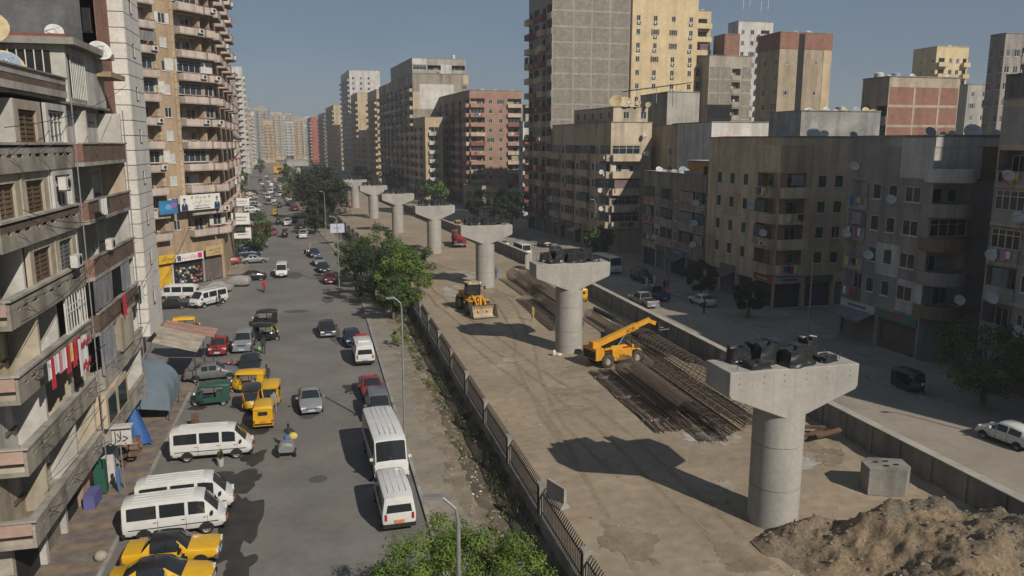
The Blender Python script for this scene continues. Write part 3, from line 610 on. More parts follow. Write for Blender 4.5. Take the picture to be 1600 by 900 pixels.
def bld(name, label, poly, H, faces, B, seed=1, far=0, parapet=.9, z_base=0.0):
    """poly: footprint counter-clockwise; faces: {edge: spec}; B: materials"""
    r = random.Random(seed); ox, oy = poly[0]; root = thing(name, label, 'building', (ox, oy, 0)); P = [(x - ox, y - oy) for x, y in poly]; n = len(P)
    wall = MB(); wm = B['wall']; farw = MB()
    B.setdefault('fr', frame_w); B.setdefault('sh', sh_grey); B.setdefault('pm', (wm, wm)); B.setdefault('rl', B['pm'][0]); lw = B.get('lw', wm)
    for e in range(n):
        a, b = P[e], P[(e + 1) % n]; W = math.hypot(b[0] - a[0], b[1] - a[1]); d = ((b[0] - a[0]) / W, (b[1] - a[1]) / W); nr = (d[1], -d[0]); rz = math.atan2(d[1], d[0])
        sp = faces.get(e); ops = []
        at = lambda u, out, z: (a[0] + d[0] * u + nr[0] * out, a[1] + d[1] * u + nr[1] * out, z)
        if sp:
            cols = [(t[0], float(t[1:] or 1)) for t in sp['c'].split()]; k = W / sum(c[1] for c in cols); z0 = sp.get('z0', 4.0); fh = sp.get('fh', 3.0); nf = sp.get('nf', int((H - parapet - z0) / fh + .01))
            u = 0
            if sp.get('shops'):
                ns = max(1, int(W / 4)); sw = W / ns
                for s in range(ns):
                    ops.append((sw * s + .25, sw * (s + 1) - .25, .05 + z_base, min(2.9, z0 - .9), .35, (wm, r.choice(SHOPS))))
                    if r.random() < .8 and far < 2: 
                        sb = ob('signboard', cached(('sb', q5(sw), s % 5), lambda: (lambda mb: (mb.box(-sw / 2 + .2, -.16, 0, sw / 2 - .2, -.004, .75, SIGNC[s % 5]), mb.box(-sw / 4, -.17, .25, sw / 4, -.162, .5, SIGNC[(s + 2) % 5]), mb.mesh('signboard'))[2])(MB())), root, at(sw * (s + .5), 0, min(3.0, z0 - .85)), rz)
                    if r.random() < .35 and far < 2:
                        mbx = cached(('awn', q5(sw), s % 3), lambda: (lambda mb: (mb.faces([(-sw / 2 + .3, -.02, .6), (sw / 2 - .3, -.02, .6), (sw / 2 - .3, -1.6, 0), (-sw / 2 + .3, -1.6, 0), (-sw / 2 + .3, -1.6, -.25), (sw / 2 - .3, -1.6, -.25)], [(0, 1, 2, 3), (3, 2, 5, 4)], DR[s % 6]), mb.mesh('awning'))[1])(MB()))
                        ob('awning', mbx, root, at(sw * (s + .5), 0, 2.5), rz)
            for kind, cw in cols:
                cw *= k; uc = u + cw / 2
                for fl in range(nf):
                    zb = round(z0 + fl * fh, 3)
                    if zb + fh > H + .4: break
                    if kind in 'wWnag':
                        w, h = {'w': (1.1, 1.3), 'W': (1.9, 1.35), 'n': (.6, .9), 'a': (1.0, 1.25), 'g': (1.1, 1.4)}[kind]; w = min(w, q5(cw * .75)); zz = zb + (.95 if kind != 'n' else 1.3)
                        ops.append((uc - w / 2, uc + w / 2, zz, zz + h, .16, (wm, void_m)))
                        if far >= 2: farw.poly([at(uc - w / 2, -.1, zz), at(uc + w / 2, -.1, zz), at(uc + w / 2, -.1, zz + h), at(uc - w / 2, -.1, zz + h)], wglass if r.random() > .4 else B['sh'])
                        else: add_window(root, at(uc, 0, zz), rz, w, h, r, B, shut=True if kind == 'g' and r.random() < .85 else None)
                        if kind == 'a' and far < 2 and r.random() < .45: ob('air_conditioner', ac_mesh(), root, at(uc + r.uniform(-.2, .2), 0, zz - .72), rz)
                    elif kind in 'LB':
                        w = q5(cw * (.92 if kind == 'L' else .9)); dep = 1.2 if kind == 'L' else .12; ow = w / 2 - (.0 if kind == 'L' else w * .2); top = zb + (2.6 if kind == 'L' else 2.25)
                        closed = kind == 'L' and r.random() < B.get('closed', .15)
                        ops.append((uc - ow, uc + ow, zb + .03, top, dep, (lw, lw if kind == 'L' else void_m)))
                        if far < 2:
                            dw = min(1.5, q5(w * .45)); xo = uc + (r.choice((-.2, .15, .2)) * w if kind == 'L' else 0)
                            add_window(root, at(xo, -dep + (.12 if kind == 'L' else 0), zb + .06), rz, dw, 2.15, r, B)
                            if kind == 'L' and w > 3.2 and r.random() < .6: add_window(root, at(uc - (xo - uc) * 1.3, -dep + .12, zb + 1.0), rz, .9, 1.1, r, B)
                        else: farw.poly([at(uc - w * .22, -dep + .02, zb + .1), at(uc + w * .22, -dep + .02, zb + .1), at(uc + w * .22, -dep + .02, zb + 2.2), at(uc - w * .22, -dep + .02, zb + 2.2)], B['sh'])
                        st = B.get('bstyle', 'solid'); dd = 1.15 if kind == 'B' else B.get('lproj', .12)
                        pmu = B['pm'] if 'pms' not in B else r.choice(B['pms'])
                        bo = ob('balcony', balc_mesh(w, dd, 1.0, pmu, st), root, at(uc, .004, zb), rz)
                        if far < 2: ob('railing', rail_mesh(w, dd, 1.0, B['rl'], 'cap' if st == 'solid' else 'bar'), bo)
                        if closed and far < 2:
                            add_window(root, at(uc, .0 - .02, zb + 1.06), rz, w - .1, 1.5, r, B, shut=False)
                        elif far < 2 and r.random() < B.get('drape', .12):
                            dm = r.choice(DR); ob('drape', drape_mesh(q5(w * r.choice((.5, .9, .9))), q5(r.choice((1.2, 1.5, 2.2))), dm, r.randint(0, 2)), root, at(uc, dd - .03 if kind == 'L' else dd * .95, zb + 2.5), rz)
                        if far < 2 and r.random() < B.get('ac', .1): ob('air_conditioner', ac_mesh(), root, at(uc + w * .3, dd, zb + .2), rz)
                        if far < 2 and r.random() < B.get('laundry', .06): LAUN.append((fl, root, at(uc, dd + .12, zb + .95), rz, w * .8))
                    elif kind in 'Pp':
                        w = cw - .35; ops.append((uc - w / 2, uc + w / 2, zb + .2, zb + fh - .2, .1, (wm, wm)))
                        mb = cached(('panel', q5(w), q5(fh), B['panel'].name), lambda: (lambda mb: (mb.box(-w / 2 + .004, .03, .005, w / 2 - .004, .095, fh - .405, B['panel']), mb.mesh('infill_panel'))[1])(MB()))
                        ob('infill_panel', mb, root, at(uc, 0, zb + .2), rz)
                u += cw
            if sp.get('bands') and far < 2:
                for fl in range(nf + 1): ob('floor_band', cached(('band', q5(W), B['pm'][1].name), lambda: (lambda mb: (mb.box(-W / 2, -.05, -.12, W / 2, -.003, .1, B['pm'][1]), mb.mesh('floor_band'))[1])(MB())), root, at(W / 2, 0, z0 + fl * fh - .05), rz)
        pf = None; bk = ()
        if sp and B.get('walls'):
            bk = tuple(round(z0 + k * fh - .1, 3) for k in range(nf + 2)); hs = seed * 31 + e * 7
            pf = lambda u, z: (lambda q: B['walls'][q] if q < len(B['walls']) else wm)(random.Random(hs + int((z - z0 + .1) // fh) * 101 + int(u // 4.3) * 13).randrange(len(B['walls']) * 3))
        wallgrid(wall, a, d, nr, W, z_base, H, ops, wm, pf, bk)
        if far < 3: ob('coping', cached(('cop', q5(W), wm.name), lambda: (lambda mb: (mb.box(-W / 2 + .02, -.1, 0, W / 2 - .02, .18, .14, B.get('cop', conc_d)), mb.mesh('coping'))[1])(MB())), root, at(W / 2, 0, H), rz)
    wall.poly([(x, y, H - parapet) for x, y in P], B.get('roof', conc_d))
    if z_base: wall.poly([(x, y, z_base) for x, y in reversed(P)], conc_d)
    ob('wall', wall.mesh('wall'), root)
    if farw.v: tag(ob('far_windows', farw.mesh('far_windows'), root), kind='stuff')
    return root
LAUN = []
def rect(x0, y0, x1, y1): return [(x0, y0), (x1, y0), (x1, y1), (x0, y1)]
def rrect(x0, y0, x1, y1):                       # follows the bend of the street
    a, b = S(y0), S(y1); return [(x0 + a, y0), (x1 + a, y0), (x1 + b, y1), (x0 + b, y1)]
# ---- rooftop things
def dish_mesh(r, m):
    def f():
        mb = MB(); mb.lathe([(r * k / 6, .42 * r * (k / 6) ** 2 * .55) for k in range(0, 7)] + [(r * 1.02, .23 * r), (r * .99, .2 * r)], 22, m); return mb.mesh('reflector', 50)
    return cached(('dish', r, m.name), f)
dishm = {n: M('dish_' + n, c, .6, .22, 2.5) for n, c in (('white', (.5, .5, .48)), ('beige', (.48, .38, .22)), ('grey', (.27, .29, .32)), ('rust', (.36, .19, .09)), ('blue', (.25, .31, .38)))}
DISHES = {}
def dish(host, x, y, z, r=.55, m='white', az=-100, el=32, mast=.5, lab=None, wall=None):
    t = thing('satellite_dish', lab or '', 'satellite dish', (x, y, z), 0, 'satellite dishes')
    mb = cached(('mast', r, mast), lambda: (lambda mb: (mb.cyl((0, 0, 0), (0, 0, mast + r * .5), .03, .03, 6, galv), mb.mesh('mast'))[1])(MB()))
    ob('mast', mb, t)
    if wall: ob('bracket', cached(('dbr', wall), lambda: (lambda q: (q.bar((0, 0, .1), (*wall, .1), .04, .04, galv), q.bar((0, 0, .1), (*wall, -.35), .03, .03, galv), q.mesh('bracket'))[2])(MB())), t)
    rf = ob('reflector', dish_mesh(r, dishm[m]), t, (0, 0, mast + r * .6), rot=(0, R(90 - el), R(az)))
    am = cached(('arm', r), lambda: (lambda mb: (mb.bar((0, -r * .95, .2 * r), (0, 0, .95 * r), .03, .03, galv), mb.bar((r * .6, r * .5, .2 * r), (0, 0, .95 * r), .014, .014, galv), mb.bar((-r * .6, r * .5, .2 * r), (0, 0, .95 * r), .014, .014, galv), mb.cyl((0, 0, .95 * r), (0, 0, .8 * r), .05, .05, 8, ac_m), mb.mesh('feed_arm'))[4])(MB()))
    ob('feed_arm', am, rf)
    if not lab: DISHES.setdefault(host, []).append((x, y, t, m, r))
    return t
def label_dishes():
    for host, L in DISHES.items():
        L.sort(key=lambda q: math.atan2(q[0], q[1]))
        for i, (x, y, t, m, r) in enumerate(L):
            sz = ''
            t['label'] = ('%s%s satellite dish on %s' % (sz, m, host)) if len(L) == 1 else '%s%s dish, %s from left on %s' % (sz, m, ORD[min(i, 15)], host)
def tank(label, x, y, z, r=.6, h=1.3, m=None):
    t = thing('water_tank', label, 'water tank', (x, y, z)); mm = m or dishm['white']
    mb = MB(); mb.lathe([(0, .3), (r, .3), (r * 1.02, .3 + h * .5), (r, .3 + h), (r * .5, .3 + h * 1.15), (0, .3 + h * 1.16)], 18, mm); ob('tank', mb.mesh('tank', 40), t)
    mb = MB()
    for a in range(4): mb.cyl((r * .7 * math.cos(a * 1.57), r * .7 * math.sin(a * 1.57), 0), (r * .7 * math.cos(a * 1.57), r * .7 * math.sin(a * 1.57), .3), .04, .04, 5, steel_d)
    ob('stand', mb.mesh('stand'), t)
def hang_laundry(loc, rz, w, label, seed=0, long=False, cols=None):
    r = random.Random(seed); t = thing('laundry_line', label, 'laundry', loc, rz, 'laundry on the balconies')
    mb = MB(); mb.bar((-w / 2, 0, 0), (w / 2, 0, 0), .012, .012, galv); mb.bar((-w / 2, .14, -.05), (-w / 2, -.02, 0), .02, .02, steel_d); mb.bar((w / 2, .14, -.05), (w / 2, -.02, 0), .02, .02, steel_d); ob('line', mb.mesh('line'), t)
    x = -w / 2 + .15
    while x < w / 2 - .25:
        gw = r.uniform(.3, .6); gh = r.uniform(.5, .9) * (1.5 if long else 1); m = r.choice(cols or CL)
        q = MB(); q.grid(lambda i, j: (gw * i / 5 * (1 - .1 * j / 4), -.03 * math.sin(i * 2.1 + seed) - .02, -gh * j / 4), 5, 4, m); ob('garment', q.mesh('garment', 70), t, (x, 0, 0)); x += gw * 1.02

# ================================================================ the blocks themselves
def P_(n, c, **k):
    k = {**dict(rough=.92, noise=.2, scale=.35, streak=.3, bump=.05), **k}; return M('render_' + n, c, **k)
tan = P_('tan', (.55, .45, .30)); cream = P_('cream', (.47, .39, .285)); yellow = P_('yellow', (.55, .44, .265), streak=.16); greyb = P_('grey', (.34, .325, .29))
brown = P_('brown', (.36, .268, .178), streak=.3); dkbrown = P_('umber', (.19, .145, .10)); rose = P_('rose', (.36, .21, .155)); palew = P_('pale', (.50, .48, .45)); mauve = P_('mauve', (.27, .245, .225))
greyp = P_('slate', (.13, .135, .14), noise=.4, scale=.5, streak=.35); sand_w = P_('sand', (.46, .36, .235)); grime = P_('grime', (.28, .245, .195), streak=.45)
brick_r = M('red_brick', (.29, .125, .085), .92, .22, .8, brick=(.26, .1, (.22, .19, .16)), streak=.15); brick_b = M('brown_brick', (.165, .112, .082), .92, .28, .8, brick=(.26, .1, (.15, .12, .1)), streak=.2)
block_g = M('grey_blockwork', (.275, .25, .21), .94, .22, .8, brick=(.5, .22, (.2, .18, .15)), streak=.15)
pinkp = P_('pink_parapet', (.40, .275, .225), streak=.3); redp = P_('red_parapet', (.22, .085, .065), streak=.2)
XR = 51.0
# -- right side, near to far
bld('apartment_block', 'tall block of the right-hand row standing just outside the right edge', rect(XR, 23.5, 63, 34.5), 28, {3: dict(c='w2 L3 w2', z0=4.2)}, dict(wall=greyb), 61)
bld('apartment_block', 'low block of the right-hand row farther back beyond the right edge', rect(XR, -8, 63, 23), 13.5, {}, dict(wall=greyb), 62)
bld('tower_block', 'unseen high tower added behind the right-hand row to shade it', rect(66, 26, 84, 46), 52, {3: dict(c='w1 w1 w1 w1', z0=4)}, dict(wall=greyb), 60)  # unseen tower, added to keep the tan corner block's near face in shade
bld('apartment_block', 'grey block with white top storey and pale frame grid at the right edge', rect(XR, 35.2, 64, 50.6), 22.3, {3: dict(c='L3 w1.7 L3 w1.7 L3 L3', z0=4.1, fh=2.95, shops=1, bands=1), 0: dict(c='-2 w2 -2', z0=4.1)}, dict(wall=greyb, walls=[mauve, cream, grime], lw=mauve, pm=(greyb, cream), drape=.3, sh=sh_grey, laundry=.25, ac=.3), 63)
mb = MB(); mb.box(XR - .06, 35.4, 19.4, XR - .01, 50.5, 22.2, palew); mb.box(XR - .062, 46.6, 19.9, XR - .061, 48.9, 21.6, void_m)
RB4 = bld('apartment_block', 'dark grey-brown block with curved corner balconies and white upper corner', rect(XR, 57, 62.5, 67.8), 19.6, {3: dict(c='L2.4 g1.7 g1.7 W2.3 -.6', z0=4.1, fh=2.95, shops=1), 0: dict(c='L3.6 -1.6 w1.4 -3.2', z0=4.1, fh=2.95)}, dict(wall=mauve, walls=[dkbrown, greyb, palew], lw=palew, pms=[(mauve, mauve), (dkbrown, dkbrown), (pinkp, pinkp), (greyb, greyb)], fr=frame_w, sh=sh_green, shut=.5, drape=.2, laundry=.3, closed=.2), 64)
mb = MB(); mb.box(XR - .05, 57.02, 16.0, XR - .005, 60.9, 19.5, palew); mb.box(XR - .05, 56.95, 18.7, 54.9, 56.995, 19.5, palew); mb.box(54.55, 56.95, 16.0, 55.8, 56.995, 18.7, palew); ob('painted_render', mb.mesh('painted_render'), RB4, (-XR, -57, 0))
def curved_balcony(root, x, y, z, rad, m, d0=150, d1=300):
    mb = MB(); n = 14; pts = [(rad * math.cos(R(d0 + (d1 - d0) * k / n)), rad * math.sin(R(d0 + (d1 - d0) * k / n))) for k in range(n + 1)]
    for (ax, ay), (bx, by) in zip(pts, pts[1:]): mb.poly([(ax, ay, -.15), (bx, by, -.15), (bx, by, 1.0), (ax, ay, 1.0)], m); mb.poly([(ax * .93, ay * .93, 1.0), (bx * .93, by * .93, 1.0), (bx, by, 1.0), (ax, ay, 1.0)], m); mb.poly([(ax * .93, ay * .93, 1.0), (ax * .93, ay * .93, 0), (bx * .93, by * .93, 0), (bx * .93, by * .93, 1.0)], m)
    mb.poly([(0, 0, -.15)] + [(px, py, -.15) for px, py in reversed(pts)], m); mb.poly([(0, 0, 0)] + [(px, py, 0) for px, py in pts], m)
    ob('balcony', mb.mesh('balcony'), root, (x, y, z))
for k in range(5): curved_balcony(RB4, 1.9, .25, 4.1 + 2.95 * k, 2.1, palew if k == 4 else (mauve if k % 2 else dkbrown), 165, 345)
bld('apartment_block', 'tan corner block with green shutters and wrap-round balconies, five floors', rect(XR, 80, 63, 96.8), 19.7, {3: dict(c='-1 g2.2 g2.2 g2.2 -.6 L3.2', z0=4.2, fh=2.95, shops=1), 0: dict(c='L3.6 -1 g2.1 g2.3 g2.1 -1', z0=4.2, fh=2.95, shops=1)}, dict(wall=tan, lw=P_('peach', (.38, .25, .18)), walls=[sand_w, P_('tan_worn', (.46, .38, .27))], pm=(tan, tan), pms=[(tan, tan), (sand_w, sand_w), (cream, cream)], sh=sh_green, fr=frame_w, lproj=.9, shut=.75, drape=.35, laundry=.35, ac=.25), 65)
mb = MB()
bld('apartment_block', 'low dark block hung with drapes beside the tan corner block', rrect(51, 97.2, 62, 117), 14.7, {3: dict(c='L3.4 w1.6 L3.6 w1.6 L4 L2.4', z0=4.0, fh=2.9, shops=1), 0: dict(c='-3 w2 -3 w2', z0=4)}, dict(wall=grime, walls=[cream, greyb, mauve], pms=[(grime, greyb), (pinkp, greyb), (greyb, greyb)], lw=mauve, drape=.75, sh=sh_grey, laundry=.2), 66)
bld('apartment_block', 'cream block with sunlit corner balconies and rooftop dishes, six floors', rrect(51.4, 131, 59, 159), 22.6, {3: dict(c='L2.6 g1 L2.8 w1 L2.8 g1 w1 L2.4', z0=4.3, fh=2.95, shops=1), 0: dict(c='L5.4 -1.7', z0=4.3, fh=2.95)}, dict(wall=cream, walls=[sand_w], pm=(cream, cream), lw=palew, lproj=.7, sh=sh_green, drape=.3, ac=.3, laundry=.25, closed=.3), 67)
bld('penthouse', 'cream rooftop storey set back on the block with corner balconies', rrect(52.4, 132.5, 58.9, 150), 25.2, {0: dict(c='-1 w1 -1 w1', z0=22.3, nf=1), 3: dict(c='w1 w1 w1 w1 w1', z0=22.3, nf=1)}, dict(wall=cream), 68, parapet=.5, z_base=21.8)
bld('tower_block', 'unfinished grey tower with recessed blockwork panels between concrete frames', rrect(51.5, 160, 68.4, 174), 50.5, {0: dict(c='p3 p2.6 p2.6 p2.9', z0=2.2, fh=3.1), 3: dict(c='B2 L2.2 -1 B2 L2', z0=4, fh=3.1, shops=1)}, dict(wall=P_('frame', (.31, .285, .24), streak=.2), panel=block_g, pms=[(yellow, yellow), (redp, redp), (cream, cream)], lw=mauve), 69)
x0, x1 = (73.56, 30.12)[0], (90.33, 30.35)[0]
bld('tower_block', 'tall yellow tower with vertical window strips behind the grey tower', rect(x0, 180, x1, 190), 53, {0: dict(c='a1.4 -.4 a1.7 -.4 a1.7 -.4 a1.6', z0=3, fh=3.1)}, dict(wall=yellow, fr=frame_w, shut=.2, sh=sh_brown), 70)
bld('tower_block', 'narrow yellow stair wing with balconies on the yellow tower', rect(x1 + .05, 182, (94.78, 30.52)[0], 194), 50.5, {0: dict(c='B3', z0=3, fh=3.1)}, dict(wall=yellow, lw=yellow), 71)
bld('house_block', 'tan gable-walled block behind the orange roof hut', rect((59.04, 19.45)[0], 124, (65.66, 19.46)[0], 140), 22, {3: dict(c='w1 w1 -1 w1', z0=4)}, dict(wall=sand_w), 72)
bld('house_block', 'grey cement block under the lean-to roof by the yellow tower', rect((65.57, 24.31)[0], 142, (72.24, 24.37)[0], 155), 28.6, {}, dict(wall=greyb), 73)
bld('house_block', 'pale flat-roofed block with a red band behind the tan corner block', rect((59.21, 21.34)[0], 112, (69.18, 21.38)[0], 126), 22.2, {0: dict(c='w1 -1 w1 -1 w1', z0=4)}, dict(wall=palew), 74)
x0, x1 = (91.66, 30.14)[0], (102.85, 30.30)[0]
bld('tower_block', 'raw concrete frame tower with a red brick top storey', rect(x0, 176, x1, 190), 39.5, {0: dict(c='p2.4 p2.4 L2 p2.2', z0=3, fh=3.1), 3: dict(c='-1 w1 -1', z0=3)}, dict(wall=P_('frame2', (.33, .295, .245)), panel=block_g, lw=palew, drape=0), 75)
bld('stair_head', 'small red brick stair head on the raw concrete frame tower', rect(x0 + 4, 176.5, x0 + 8, 182), 44.5, {}, dict(wall=brick_r), 76, z_base=38.6)
x0, x1 = (121.29, 45.54)[0], (132.59, 45.84)[0]
bld('tower_block', 'white tower with antennas behind the brick-topped towers', rect(x0, 216, x1, 222), 54, {0: dict(c='w1.2 w1.2 B2', z0=6, fh=3.1), 3: dict(c='-1', z0=6)}, dict(wall=palew), 77)
x0, x1 = (93.87, 35.14)[0], (106.07, 35.43)[0]
T5 = bld('tower_block', 'blank tan-grey tower with a red brick band at its top', rect(x0, 150, x1, 158.5), 41.5, {0: dict(c='n1.2 -1 n1 -.6', z0=9, fh=6.2), 3: dict(c='-1 w1 -1 w1', z0=4)}, dict(wall=P_('taupe', (.35, .29, .205))), 78)
mb = MB(); mb.box(-.06, -.06, 38.2, x1 - x0 + .06, 8.55, 41.45, brick_r); ob('brick_band', mb.mesh('brick_band'), T5)
mb = MB(); mb.box(4.3, -.08, 0, 5.7, -.02, 41.3, void_m); mb.box(x1 - x0 - 1.9, -.09, 2, x1 - x0 + .02, -.03, 38.1, sand_w); ob('light_strip', mb.mesh('light_strip'), T5)
x0, x1 = (59.92, 22.52)[0], (71.57, 22.62)[0]
bld('house_block', 'blank grey cement rooftop block behind the tan corner block', rect((65.25, 22.83)[0], 98, (77.93, 22.94)[0], 106), 23.4, {}, dict(wall=P_('cement', (.27, .27, .26), noise=.35)), 79)
x0, x1 = (83.76, 26.00)[0], (96.34, 26.17)[0]
bld('house_block', 'block with nine red brick infill panels in a pale concrete grid', rect(x0, 104, x1, 110), 28.8, {0: dict(c='p2.6 p2.5 p2', z0=6.85, fh=2.95), 3: dict(c='L2 -1 L2', z0=4)}, dict(wall=P_('frame3', (.38, .32, .25)), panel=brick_r, lw=mauve), 80)
x0, x1 = (169.13, 40.79)[0], (179.79, 41.04)[0]
bld('tower_block', 'yellow tower with balconies standing alone above the roofs at right', rect(x0, 192, x1, 201), 45.5, {0: dict(c='B1.6 w1 w1 B1', z0=3, fh=3.1), 3: dict(c='-1 n1 -1 n1', z0=4)}, dict(wall=yellow, cop=yellow), 81)
bld('house_block', 'dark distant block right of the yellow balcony tower', rect((164.67, 34.32)[0], 175, (175.28, 34.50)[0], 178), 34, {0: dict(c='w1 w1 w1', z0=3)}, dict(wall=greyb), 82)
bld('tower_block', 'dark tower cut off by the right edge of the view', rect((124.87, 33.53)[0], 125, (132.59, 33.71)[0], 128.5), 39, {0: dict(c='w1 w1 L2', z0=4), 3: dict(c='w1 -1 w1', z0=4)}, dict(wall=mauve), 83)
bld('house_block', 'dark flat-roofed block just behind the white-topped block', rect(66, 52, 84, 65.5), 25.5, {}, dict(wall=grime), 84)
# -- right side, far rows along the bend
bld('apartment_block', 'red-balconied narrow block between the grey tower and the brick block', rect((52.40, 14.80)[0], 200, (57.75, 14.77)[0], 204), 24.5, {0: dict(c='B2.4 -.6 B2.4', z0=4), 3: dict(c='w1', z0=4)}, dict(wall=palew, pm=(redp, redp), lw=palew), 85)
bld('house_block', 'bare grey block rising behind the red-balconied narrow block', rect((54.68, 14.67)[0], 206, (58.95, 14.65)[0], 209), 29.0, {0: dict(c='w1 n1', z0=5)}, dict(wall=greyb), 86)
bld('apartment_block', 'red brick block with rows of balconies at both ends of its face', [(46.95, 244), (63.53, 244), (60.33, 286), (43.75, 286)], (47.25, 35.06)[1], {0: dict(c='L2.9 w1.9 w1.9 -.2 L2.8', z0=4.0, fh=2.9, shops=1), 3: dict(c='B2 w1.3 B2 w1.3 B2 w1.3 B2 w1.3 B2', z0=4, fh=2.9, shops=1)}, dict(wall=M('rose_brick', (.38, .225, .165), .92, .25, .25, brick=(.26, .1, (.27, .2, .16)), streak=.1), pms=[(pinkp, pinkp), (redp, redp), (rose, rose), (cream, cream)], lw=cream, lproj=.8, laundry=.25, sh=sh_green), 87)
bld('house_block', 'low flat-roofed shop building at the foot of the red brick block', rrect(54, 232, 63, 241), 6.5, {0: dict(c='w1 w1 w1', z0=2.5, nf=1)}, dict(wall=cream), 88)
bld('apartment_block', 'lower tan block with stacked white balconies left of the brick block', rrect(47.0, 262, 52.8, 281), 27.5, {0: dict(c='-1.8 L3 L2 -2.4', z0=4, fh=2.95), 3: dict(c='B2 w1 B2 w1', z0=4)}, dict(wall=sand_w, pm=(palew, palew), lw=palew, lproj=.8), 89)
M1 = bld('tower_block', 'big weathered block with a blank white gable wall', rrect(47.6, 284, 67.5, 358), 43, {0: dict(c='-2 -2 -2 w1', z0=4), 3: dict(c='B2 w1 B2 w1 B2 w1 B2 w1 B2 w1 B2 w1 B2 w1 B2', z0=4, fh=3)}, dict(wall=grime, walls=[cream, sand_w, palew, greyb], pms=[(grime, grime), (palew, palew), (cream, cream), (sand_w, sand_w)], lw=mauve, ac=.2, drape=.15), 90)
bld('rooftop_storey', 'open unfinished storey with dark bays on top of the weathered block', rrect(48, 286, 67, 330), 48.5, {0: dict(c='L3 L3 -2 L3', z0=43.6, nf=1)}, dict(wall=greyb, walls=[palew, rose, cream], lw=void_m, cop=rose), 91, z_base=42.2)
mb = MB(); mb.box(2.5, -.06, 31, 14.5, -.005, 39.5, palew); ob('white_gable', mb.mesh('white_gable'), M1)
def fbl(lab, px0, px1, y, dep, h, fs, fw, B, seed, far=2):
    x0 = (px0 - 490) / 1250 * y; x1 = (px1 - 490) / 1250 * y
    return bld('tower_block', lab, [(x0, y), (x1, y), (x1 + S(y + dep) - S(y), y + dep), (x0 + S(y + dep) - S(y), y + dep)], h, {0: dict(c=fs, z0=4, fh=3.1), 3: dict(c=fw, z0=4, fh=3.1)}, B, seed, far)
WF = 'B2 w1 B2 w1 B2 w1 B2 w1 B2'
fbl('tan block with blank gable beyond the weathered block', 586, 608, 400, 30, 45, 'n1 -1 n1', WF, dict(wall=sand_w, lw=mauve), 92)
fbl('pale tan block with a stepped roof beyond the first tan gable', 557, 581, 462, 30, 47, '-2 n1 -1', WF, dict(wall=sand_w, lw=mauve), 93)
fbl('small beige block standing low in front of the tan gables', 563, 593, 440, 16, 26, 'B1 -4 B1', 'B2 w1 B2', dict(wall=cream), 94)
fbl('tall white tower rising over the tan blocks in the distance', 546, 592, 505, 45, 63, 'w1 w1 w1 -1', WF, dict(wall=palew, lw=rose), 95)
fbl('sunlit beige tower left of the white tower in the distance', 521, 537, 590, 60, 46, 'n1 n1', WF, dict(wall=sand_w, lw=mauve), 96)
fbl('dim block in the far right-hand row before the red one', 507, 521, 680, 60, 44, 'w1 w1', WF, dict(wall=grime), 97)
fbl('red painted tower at the far bend of the street', 487, 499, 800, 50, 44, 'w1 -1 w1', WF, dict(wall=P_('brightred', (.36, .11, .07)), pm=(palew, palew)), 98)
# -- left side
def left_far(lab, y0, y1, h, wall, seed, far, c='B2.6 w1.4 B2.6 w1.4', xo=0):
    n = max(1, int((y1 - y0) / 9)); return bld('tower_block', lab, rrect(-34, y0, -13.0 + xo, y1), h, {1: dict(c=' '.join([c] * n), z0=4, fh=3.0, shops=far < 2), 0: dict(c='w1 -1 w1 B2', z0=4)}, dict(wall=wall, pm=(palew, palew) if seed % 2 else (cream, cream), lw=mauve, laundry=.05, ac=.25), seed, far)
left_far('tall beige balcony tower next beyond the brown corner tower', 152, 182, 47, sand_w, 101, 1)
left_far('tall pale balcony tower third along the left row', 183, 214, 45, palew, 102, 1)
left_far('weathered balcony tower fourth along the left row', 215, 258, 43, cream, 103, 2)
left_far('dim balcony tower fifth along the left row', 260, 312, 45, grime, 104, 2)
left_far('rose-topped tower sixth along the left row', 314, 360, 47, rose, 105, 2)
left_far('beige tower seventh along the left row', 364, 430, 44, sand_w, 106, 2)
left_far('pale tower eighth along the left row', 440, 520, 58, palew, 107, 2, xo=4)
left_far('last grey tower at the far end of the left row', 530, 640, 46, greyb, 108, 2, xo=6.5)
left_far('thin beige tower before the last grey one', 521, 529, 62, sand_w, 109, 2, xo=2.5)
# -- hazy skyline closing the street
rs = random.Random(5)
SKY = [(392, 205, 760, 178), (406, 426, 900, 172), (418, 432, 840, 190), (430, 446, 1000, 178), (437, 452, 1150, 183), (447, 462, 900, 192), (455, 470, 1250, 184), (462, 478, 1050, 188), (470, 486, 1400, 186), (476, 490, 950, 196), (400, 414, 1300, 180), (425, 440, 1350, 184), (444, 458, 1500, 186), (484, 500, 1500, 190), (496, 520, 1300, 192), (386, 398, 700, 160), (398, 408, 820, 176), (412, 422, 1050, 170), (450, 460, 1100, 180), (478, 488, 1150, 184)]
ADJ = ['white domed', 'broad grey', 'low ochre', 'slim pale', 'tall sand-coloured', 'squat beige', 'narrow grey', 'wide cream', 'faint pale', 'short tan', 'faint grey', 'faint cream', 'palest slim', 'small hazy', 'dim hazy', 'nearest hazy', 'second hazy', 'tall hazy', 'middle hazy', 'rightmost hazy']
for i, (a, b, y, t) in enumerate(SKY):
    if i == 0: a, b = 392, 406
    h = 19 + (224 - t) * y / 1240; wl = [palew, greyb, sand_w, cream, palew][i % 5]
    x0, x1 = (a - 490) / 1250 * y, (b - 490) / 1250 * y
    bld('tower_block', '%s tower in the hazy skyline closing the street' % ADJ[i], rect(x0, y, x1, y + 20), h, {0: dict(c='w1 B1.4 w1 w1 B1.4 w1', z0=4, fh=3.1), 3: dict(c='w1 w1 w1', z0=4)}, dict(wall=wl, lw=mauve), 120 + i, 2)
